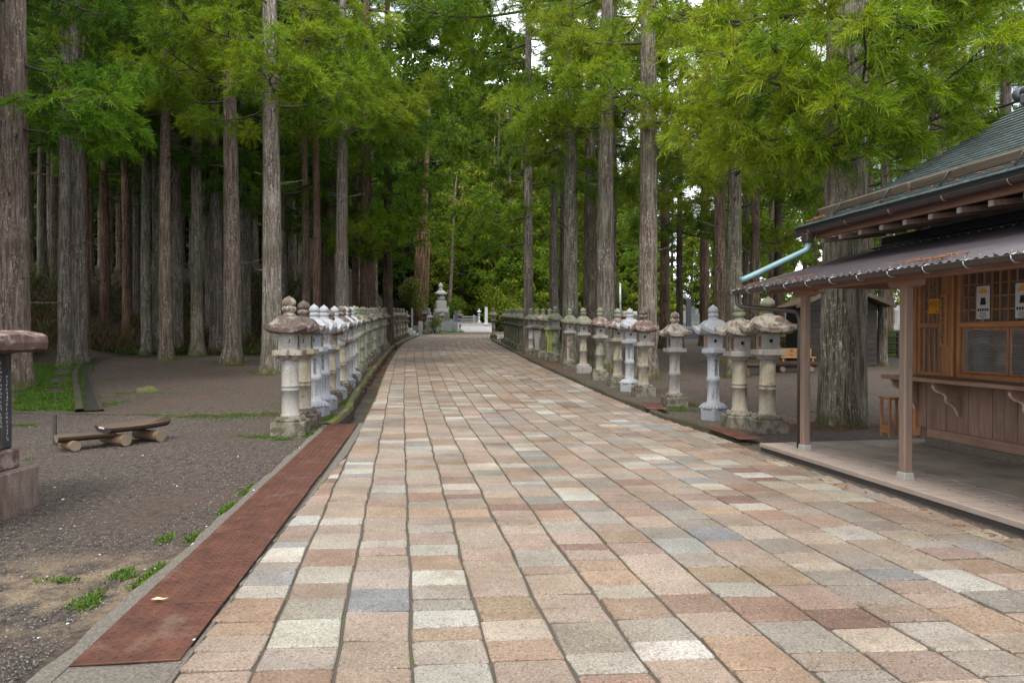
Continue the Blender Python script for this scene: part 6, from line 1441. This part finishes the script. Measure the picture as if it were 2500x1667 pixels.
hedge(2105, 2300, 31, 1.05, 1.0, [(.055, .11, .014), (.075, .14, .018), (.04, .08, .012)], "clipped green hedge behind the rail fence next to the hall", 5200, .07)
hedge(1890, 1990, 31.5, .78, 1.0, [(.22, .14, .075), (.28, .20, .11), (.16, .09, .05), (.10, .09, .03)], "dry brown clipped bush behind the fence by the orange bench", 2200, .10)
hedge(1880, 2010, 36, .7, 1.2, [(.10, .15, .03), (.15, .19, .04)], "pale green low hedge at the edge of the graveyard", 1600, .10)
blades(np.concatenate([patch(at(2165, 30)[0], 29.9, 2.2, .6, 1500)]), .16, .02, [(.10, .17, .015), (.13, .18, .02)], name="grass", per=2)
# little timber shed under the trees
M_DKB = mat_wood("dark_shed_boards", (0.030, 0.024, 0.021), (0.062, 0.050, 0.043), 0, .85)
sx, sy, sz = at(2056, 24.6); sh = empty("timber_shed", (sx, sy, sz), -.12, "dark board shed with leaf-strewn gable roof behind the thick cedar", "shed")
m = MB(); m.box((0, 1.4, 1.1), (2.5, 2.4, 2.2), 0); m.prism([(-1.25, .2, 2.2), (1.25, .2, 2.2), (0, .2, 2.85)], (0, 0, 0), (0, 2.4, 0)); m.build("wall", M_BLACKM, sh, recalc=True)
for k in range(11): m = MB(); m.box((0, .185, .10 + k * .2), (2.52, .03, .192), .004, Matrix.Rotation(-.04, 3, 'X')); m.build("board", M_DKB, sh)
M_ROOFL = mat_moss("leafy_bark_roof", (0.145, 0.085, 0.062), (0.08, 0.085, 0.02), .55, .7)
for s in (-1, 1):
    m = MB(); m.box((s * .83, 1.3, 2.545), (1.86, 3.3, .07), .01, Matrix.Rotation(s * .42, 3, 'Y')); rr = m.build("roof", M_ROOFL, sh)
    m = MB(); m.box((s * .83, -.36, 2.525), (1.90, .05, .13), .006, Matrix.Rotation(s * .42, 3, 'Y')); m.build("barge_board", W_OLD, rr)
W_OR = mat_wood("orange_plank", (0.30, 0.14, 0.045), (0.46, 0.24, 0.09), 0, .6)
M_LOG = mat_wood("split_log", (0.050, 0.034, 0.024), (0.118, 0.080, 0.054), 0, .9)
M_LOGE = mat_plain("pale_log_end", (0.17, 0.128, 0.088), .85, var=.3, scale=12)
M_LOGY = mat_wood("peeled_log", (0.12, 0.070, 0.036), (0.21, 0.140, 0.085), 0, .75)
M_CHAR = mat_plain("charred_end_grain", (0.022, 0.019, 0.018), .9, var=.5, scale=14)
bx_, by_, bz_ = at(1945, 23.6); bn = empty("orange_bench", (bx_, by_, bz_), -.05, "orange-brown plank bench with inscribed back board in front of the shed", "bench")
m = MB(); m.box((0, .22, .56), (1.15, .04, .30), .006); bk = m.build("back_board", W_OR, bn); m = MB(); strokes(m, -.1, .47, .67, .16, lambda x: .197, 3); strokes(m, .1, .47, .67, .16, lambda x: .197, 4); m.build("lettering", M_INK, bk)
m = MB(); m.box((0, 0, .40), (1.2, .36, .045), .006); m.build("seat", W_OR, bn)
for u in (-.5, .5): m = MB(); m.box((u, 0, .19), (.06, .30, .40), .004); m.build("leg", W_OR, bn)
def half_log(root, L, w, d, z, top, bark, endm, tip=0.0):
    """half round log lying along local x with its flat face up; tip lifts the far end's edge"""
    n = 9; xs = np.linspace(-L / 2, L / 2, 7); rings = []
    for x in xs:
        t = (x / L + .5); ww = w * (1 + .07 * math.sin(t * 5)); up = tip * max(0, t - .3) ** 2
        ar = [(x, ww / 2 * math.cos(a), z + d * math.sin(a) + up * .2) for a in np.linspace(PI, 2 * PI, n)]; ft = [(x, ww / 2 * q, z - .012 * (1 - q * q) + up * (.2 + .8 * max(0, -q))) for q in (.95, .5, 0, -.5, -.95)]; rings.append(ar + ft)
    m = MB(); loft(m, rings, 0, False, False, False); k = len(rings[0])
    m.add(rings[0], [tuple(range(k - 1, -1, -1))], 1); m.add(rings[-1], [tuple(range(k))], 1); m.build("seat", [bark, endm], root, recalc=True)
def round_log(root, p0, p1, r, name="support_log", mats=None): m = MB(); m.tube([p0, tuple((Vector(p0) + Vector(p1)) / 2 + Vector((0, 0, -.004))), p1], [r, r * 1.03, r * .97], 12, caps=False); a = len(m.v); m.add(m.v[:12], [tuple(range(11, -1, -1))], 1); m.add(m.v[24:36], [tuple(range(12))], 1); return m.build(name, mats or [M_LOGY, M_LOGE], root)
lx, ly, lz = at(1937, 22.6); lb = empty("log_bench", (lx, ly, lz), .05, "thick half-log bench below the orange plank bench on the right", "bench"); half_log(lb, 1.5, .42, .20, .34, 0, M_LOG, M_LOGE)
for u in (-.45, .5): round_log(lb, (u, -.22, .09), (u, .22, .09), .09)
lx, ly, lz = at(1838, 21.4); lb = empty("log_bench", (lx, ly, lz), .1, "grey plank-topped log bench between the two nearest right lanterns", "bench"); half_log(lb, .9, .36, .12, .36, 0, W_OLD, M_LOGE); 
for u in (-.2, .3): round_log(lb, (u, 0, -.02), (u, 0, .26), .09)
# white notice post
nx, ny, nz = at(2115, 25.6); npst = empty("notice_post", (nx, ny, nz), -.35, "white roofed notice board on a thin post beside the thick cedar", "sign")
m = MB(); m.box((0, 0, .75), (.055, .055, 1.55), .004); m.build("post", M_WHITE, npst); m = MB(); m.box((.06, -.035, 1.22), (.24, .025, .58), .004); bd = m.build("board", M_WHITE, npst); m = MB(); m.prism([(-.10, -.12, 1.545), (.06, -.12, 1.63), (.22, -.12, 1.545), (.22, -.12, 1.52), (.06, -.12, 1.60), (-.10, -.12, 1.52)], (0, 0, 0), (0, .2, 0)); m.build("roof", M_WHITE, npst, recalc=True)
m = MB(); strokes(m, .09, 1.0, 1.45, .03, lambda x: -.049, 9); strokes(m, .03, 1.0, 1.45, .03, lambda x: -.049, 10); m.build("lettering", M_PLAST, bd)

# ---------------------------------------------------------------- left foreground: inscribed stone, log benches, edging, stump
S_RED = mat_stone("red_lichen_stone", (0.128, 0.084, 0.072), (0.20, 0.16, 0.138), .35, (0.075, 0.036, 0.029), .9, .45)
S_PANEL = mat_stone("dark_polished_panel", (0.035, 0.035, 0.038), None, 0, (0.10, 0.095, 0.09), .2, .3)
S_PINKB = mat_stone("pinkish_stained_base", (0.20, 0.158, 0.132), (0.11, 0.105, 0.06), .1, (0.078, 0.036, 0.028), .75, .35)
mn = empty("inscribed_stone", (-4.46, 6.43, 0), 0, "dark inscribed stone slab with red-brown capstone on a stepped base, at the left edge", "monument")
stonebox("base", (-.60, -.95, .13), (1.20, 1.90, .48), S_PINKB, mn, .012); stonebox("plinth", (-.58, -.92, .46), (.98, 1.60, .18), S_RED, mn, .015)
pn = stonebox("slab", (-.31, -.90, .99), (.34, 1.52, .88), S_PANEL, mn, .02)
m = MB()
for k in range(9):
    yy = .68 - k * .075; r_ = random.Random(k); z = .36 - (.12 if k % 3 == 0 else 0)
    while z > -.34 + .1 * (k % 2):
        for _ in range(4):
            cx, cz = yy + r_.uniform(-.009, .009), z - r_.uniform(0, .026); L, w = r_.uniform(.008, .022), .0028; h = r_.random() < .5
            m.add([(.1725, cx - (L if h else w) / 2, cz - (w if h else L) / 2), (.1725, cx + (L if h else w) / 2, cz - (w if h else L) / 2), (.1725, cx + (L if h else w) / 2, cz + (w if h else L) / 2), (.1725, cx - (L if h else w) / 2, cz + (w if h else L) / 2)], [(0, 1, 2, 3)])
        z -= .038
m.build("inscription", mat_plain("white_lettering", (.55, .55, .53), .8, bump=0), pn)
m = MB(); prof = []
for q in range(13):
    t = q / 12; y = -1.78 + 1.86 * t + .0; e = min(1, min(t, 1 - t) / .10); w = .53 * (.55 + .45 * math.sqrt(max(0, 1 - (1 - e) ** 2))); zz = .012 * math.sin(q * 1.7)
    prof.append([(-.38 + w * math.copysign(abs(math.cos(a)) ** .32, math.cos(a)), y, 1.525 + (.095 + .01 * math.sin(q * 2.3)) * math.copysign(abs(math.sin(a)) ** .45, math.sin(a)) + zz * (math.sin(a) > 0)) for a in np.linspace(0, 2 * PI, 17)[:-1]])
loft(m, prof, 0, False); m.build("capstone", S_RED, mn, recalc=True)
fx = []
for k in range(46): a = random.uniform(0, 6.28); fx.append((-.42 + random.gauss(0, .06), -.22 + random.gauss(0, .09), 1.60))
fm = MB(); P = np.array(fx); n = len(P) * 9; P = np.repeat(P, 9, 0); D = unit(np.stack([rng.normal(0, .8, n), rng.normal(0, .8, n), rng.uniform(.1, 1, n)], 1)); v, l, c, cc = shoots(P + D * rng.uniform(0, .07, n)[:, None], D, rng.uniform(.02, .06, n), rng.uniform(.006, .013, n), np.array([.055, .15, .012]) * rng.uniform(.6, 1.5, (n, 1)), rng.uniform(.1, .5, n))
fo = obj("fern_tuft", np_mesh("fern_tuft", v, l, c, M_LEAF, cc), loc=(-4.46, 6.43, 0), label="small bright green fern tuft growing on the red-brown capstone", cat="plant")
ax, ay, _ = at(250, 9.75); la = empty("log_bench", (ax + .20, ay + .42, 0), math.radians(52), "charred half-log bench with upcurled edge on two peeled logs, left foreground", "bench")
half_log(la, .84, .60, .10, .265, 0, M_LOG, M_CHAR, .26)
round_log(la, (-.24, -.34, .075), (-.30, .26, .075), .078); round_log(la, (.24, -.36, .08), (.16, .26, .08), .08)
m = MB(); m.box((-.428, .02, .245), (.012, .17, .022), .003); m.build("chalk_mark", M_WHITE, la)
ax, ay, _ = at(172, 9.45); lb = empty("log_bench", (ax + .06, ay + .22, 0), math.radians(42), "low brown half-log bench with worn bark left of the charred one", "bench")
half_log(lb, .70, .36, .09, .185, 0, M_LOG, M_LOGE); round_log(lb, (-.16, -.26, .06), (-.22, .15, .06), .07)
ix, iy, _ = at(132, 9.95); sk = MB(); sk.box((0, 0, .20), (.05, .03, .46), .004); sk.build("iron_stake", M_GUTTER, loc=(ix, iy, 0), label="dark flat iron stake standing behind the low log bench", cat="stake")
# curving mossy kerb with a little channel round the lawn, low board edging
rows = []; cv = [hit(*p) for p in [(226, 1003), (216, 965), (206, 930), (205, 908), (214, 893), (235, 880), (262, 871), (300, 865.5), (345, 862), (400, 859.5), (470, 857.5), (560, 856)]]
cs_ = [0]; 
for a, b in zip(cv[:-1], cv[1:]): cs_.append(cs_[-1] + math.dist(a, b))
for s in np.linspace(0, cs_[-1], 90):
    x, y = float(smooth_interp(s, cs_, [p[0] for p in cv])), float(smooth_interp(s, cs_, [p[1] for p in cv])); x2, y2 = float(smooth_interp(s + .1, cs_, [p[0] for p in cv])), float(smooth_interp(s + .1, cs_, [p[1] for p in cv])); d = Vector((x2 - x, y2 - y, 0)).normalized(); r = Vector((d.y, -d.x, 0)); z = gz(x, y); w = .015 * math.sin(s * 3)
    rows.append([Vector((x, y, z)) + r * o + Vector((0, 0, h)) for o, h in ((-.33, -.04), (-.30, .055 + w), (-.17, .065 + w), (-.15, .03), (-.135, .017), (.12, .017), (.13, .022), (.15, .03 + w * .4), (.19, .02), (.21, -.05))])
strip(rows, [M_KERBR, mat_plain('channel_shade', (.022, .018, .014), .95, var=.4)], "curved_kerb", mi=[0, 0, 0, 0, 1, 0, 0, 0, 0], kind='structure')  # flat strip coloured dark in place of the channel's shaded depth
ed = []
for t in np.linspace(0, 1, 30): x, y = hit(30 + 650 * t, 1009 + 5 * t); ed.append((x, y))
rows = [[(x, y - .04, gz(x, y) - .05), (x, y - .035, gz(x, y) + .008 + .010 * math.sin(x * 5)), (x, y + .035, gz(x, y) + .008 + .010 * math.sin(x * 5)), (x, y + .04, gz(x, y) - .05)] for x, y in ed]
strip(rows, mat_moss("brown_edging", (0.060, 0.036, 0.027), (0.06, 0.08, 0.012), .44, .58), "board_edging", kind='structure')
sx, sy = hit(357, 957); m = MB(); m.lathe([(.30, -.05), (.29, .03), (.22, .10), (.12, .14), (.04, .145)], 14); 
m.v = [(x * (1 + .18 * math.sin(3 * math.atan2(y, x))), y * .8, z + .02 * math.sin(x * 20)) for x, y, z in m.v]; m.build("mossy_stump", mat_moss("stump_moss", (.10, .075, .055), (.095, .11, .02), .42, .6), loc=(sx, sy, gz(sx, sy)), label="low mossy stump in the gravel of the left clearing", cat="stump")
# ---------------------------------------------------------------- loose small things on the ground
M_PEB = mat_plain("white_pebble", (0.62, 0.60, 0.57), .7, var=.15)
PEB = []
for k in range(3): m = MB(); m.lathe([(.3, -.4), (.9, -.2), (1, .1), (.7, .5), (.2, .65)], 7); m.v = [(x * (1 + .3 * math.sin(y * 2 + k)), y * .75, z * .7) for x, y, z in m.v]; PEB.append(m.mesh("pebble", M_PEB))
pb = [(347, 1112), (131, 1190), (151, 1220), (430, 1187), (160, 1525), (88, 1560), (618, 1202), (502, 1291), (240, 1355), (470, 1573), (375, 1390), (580, 1115)]
for i, (px, py) in enumerate(pb):
    x, y = hit(px, py); s = random.uniform(.006, .010) * (1.0 if y < 5 else 1.3); o = obj("pebble", random.choice(PEB), loc=(x, y, s * .3 + (.018 if px in (470, 618, 502) else 0)), rz=random.uniform(0, 6), scale=(s, s, s), label="small white pebble lying loose on the left gravel", cat="pebble", group="white pebbles strewn on the left gravel")
# loose gravel where the camera can tell the stones apart
def gravel(n):
    Y = 3.1 + 10.5 * rng.random(n * 2) ** 1.25; X = corridor_l(Y) - .06 - rng.random(n * 2) * (np.minimum(Y * .78 - 1.0, 6.5)); ok = np.abs(X / Y * F_PX) < 1290; X, Y = X[ok][:n], Y[ok][:n]; n = len(X)
    s = rng.uniform(.0018, .0046, n) * (.75 + Y * .075) * (1 + (rng.random(n) < .04) * 1.0); base = np.array([(-1, -.8, -.3), (.9, -1, -.3), (1, .9, -.3), (-.8, 1, -.3), (0, 0, .75)])
    V = base[None] * s[:, None, None] * rng.uniform(.6, 1.3, (n, 5, 3)); a = rng.uniform(0, 6.28, n); c, q = np.cos(a)[:, None], np.sin(a)[:, None]
    V = np.stack([V[..., 0] * c - V[..., 1] * q, V[..., 0] * q + V[..., 1] * c, V[..., 2]], -1) + np.stack([X, Y, g0(Y) + .001], -1)[:, None]
    b = np.arange(n)[:, None] * 5; L = (b + np.array([[0, 1, 4, 1, 2, 4, 2, 3, 4, 3, 0, 4]])).ravel(); t = np.clip(rng.lognormal(-2.75, .55, n), .014, .24)[:, None] * np.array([1.06, .97, .88]) * rng.uniform(.9, 1.1, (n, 3))
    obj("gravel", np_mesh("gravel", V.reshape(-1, 3), L, np.full(n * 4, 3), mat_gravel(), np.repeat(t, 4, 0)), kind='stuff')
def mat_gravel():
    k = NB("loose_gravel"); k.col(k.attr("tone")); k.rough(.9); return k.m
gravel(30000)
m = MB()
def tuft_litter(n, fx_, name, size): 
    g = MB()
    for _ in range(n):
        x, y = fx_(); a = random.uniform(0, 6.28); d = Vector((math.cos(a), math.sin(a), random.uniform(-.05, .1))) * size * random.uniform(.5, 1.4); p = Vector((x, y, gz(x, y) + .006)); g.tube([p - d / 2, p + Vector((0, 0, .008)), p + d / 2], [.003, .006, .002], 3)
    return g.build(name, M_LITTER, kind='stuff')
tuft_litter(420, lambda: (random.gauss(6.0, 1.0), random.gauss(12.0, .7)), "fallen_twigs", .12)
tuft_litter(260, lambda: (lambda y: (row_x(y) + random.uniform(.2, .9), y))(random.uniform(17, 34)), "fallen_twigs", .16)
tuft_litter(200, lambda: (lambda y: (float(road_r(y)) + random.uniform(.2, 1.2), y))(random.uniform(22, 32)), "fallen_twigs", .18)
tuft_litter(420, lambda: (lambda y: (-.0 + random.uniform(-.62, -.36) * y, y))(random.uniform(13, 29)), "fallen_twigs", .13)
tuft_litter(240, lambda: (lambda y: (random.uniform(.20, .52) * y, y))(random.uniform(13.5, 27)), "fallen_twigs", .13)
tuft_litter(60, lambda: (lambda y: (float(road_r(y)) - random.uniform(-.02, .25), y))(random.uniform(5, 12)), "fallen_twigs", .07)
x, y = hit(385, 1480); m = MB(); m.add([(-.05, 0, .006), (-.02, -.018, .012), (.03, -.012, .010), (.055, .004, .016), (.02, .014, .008), (-.02, .02, .013)], [(0, 1, 5), (1, 2, 4, 5), (2, 3, 4)]); m.build("dead_leaf", mat_plain("pale_dead_leaf", (.50, .43, .25), .8), loc=(x, y, .032), label="pale dead leaf lying on the rusty plate", cat="leaf")

# ---------------------------------------------------------------- tell the background trees apart by what stands in front of them
NAMED = [(33, "the thick trunk behind the inscribed stone"), (161, "the slim pale trunk of the close pair"), (212, "the thin reddish trunk beside the close pair"), (308, "the narrow reddish trunk in the brush"), (359, "the group of four trunks"), (406, "the brown mossy-footed trunk"), (482, "the grey-green trunk in the clearing"), (566, "the sturdy cedar with spreading mossy foot"), (663, "the broad pale grey cedar"), (746, "the second left lantern"), (808, "the dark trunk above the left row"), (837, "the speckled pale cedar"), (894, "the thick dark brown cedar"), (948, "the dark cedar in the lantern row"), (1024, "the vine-covered trunk"), (1076, "the tall stone stupa"), (1115, "the dark stone tablet"), (1157, "the white platform"), (1205, "the small tan lantern"), (1250, "the far mossy lanterns"), (1290, "the slim kerb cedar"), (1354, "the brown-grey trunk behind mossy lanterns"), (1391, "the lichened grey-green cedar"), (1442, "the dim brown cedar"), (1480, "the speckled white-grey cedar"), (1579, "the tall straight grey cedar"), (1622, "the dark red-brown trunk"), (1660, "the blackish slim trunk"), (1754, "the white lantern near the hall"), (1793, "the pale lichened cedar"), (1841, "the nearest right lantern"), (1897, "the porch roof's tip"), (2058, "the massive cedar"), (2119, "the white notice post"), (2154, "the slender trunk by the fence"), (2212, "the lower end of the hall roof"), (2287, "the middle of the hall roof"), (2404, "the upper hall roof"), (2452, "the hall's ridge end")]
ORD = ["nearest", "second", "third", "fourth", "fifth", "sixth", "seventh", "eighth", "ninth", "tenth", "eleventh", "twelfth"]
GRP = {}
for px, Y, what, o in BACK:
    n_, short = min(NAMED, key=lambda q: abs(q[0] - px)); GRP.setdefault((what, "left" if px < n_ else "right", short), []).append((Y, o))
for (what, side, short), lst in GRP.items():
    for k, (Y, o) in enumerate(sorted(lst, key=lambda q: q[0])):
        o['label'] = ("%s far back, just %s of %s" % (what, side, short)) if len(lst) == 1 else ("%s %s far back, %s of %s" % (ORD[k], what, side, short))
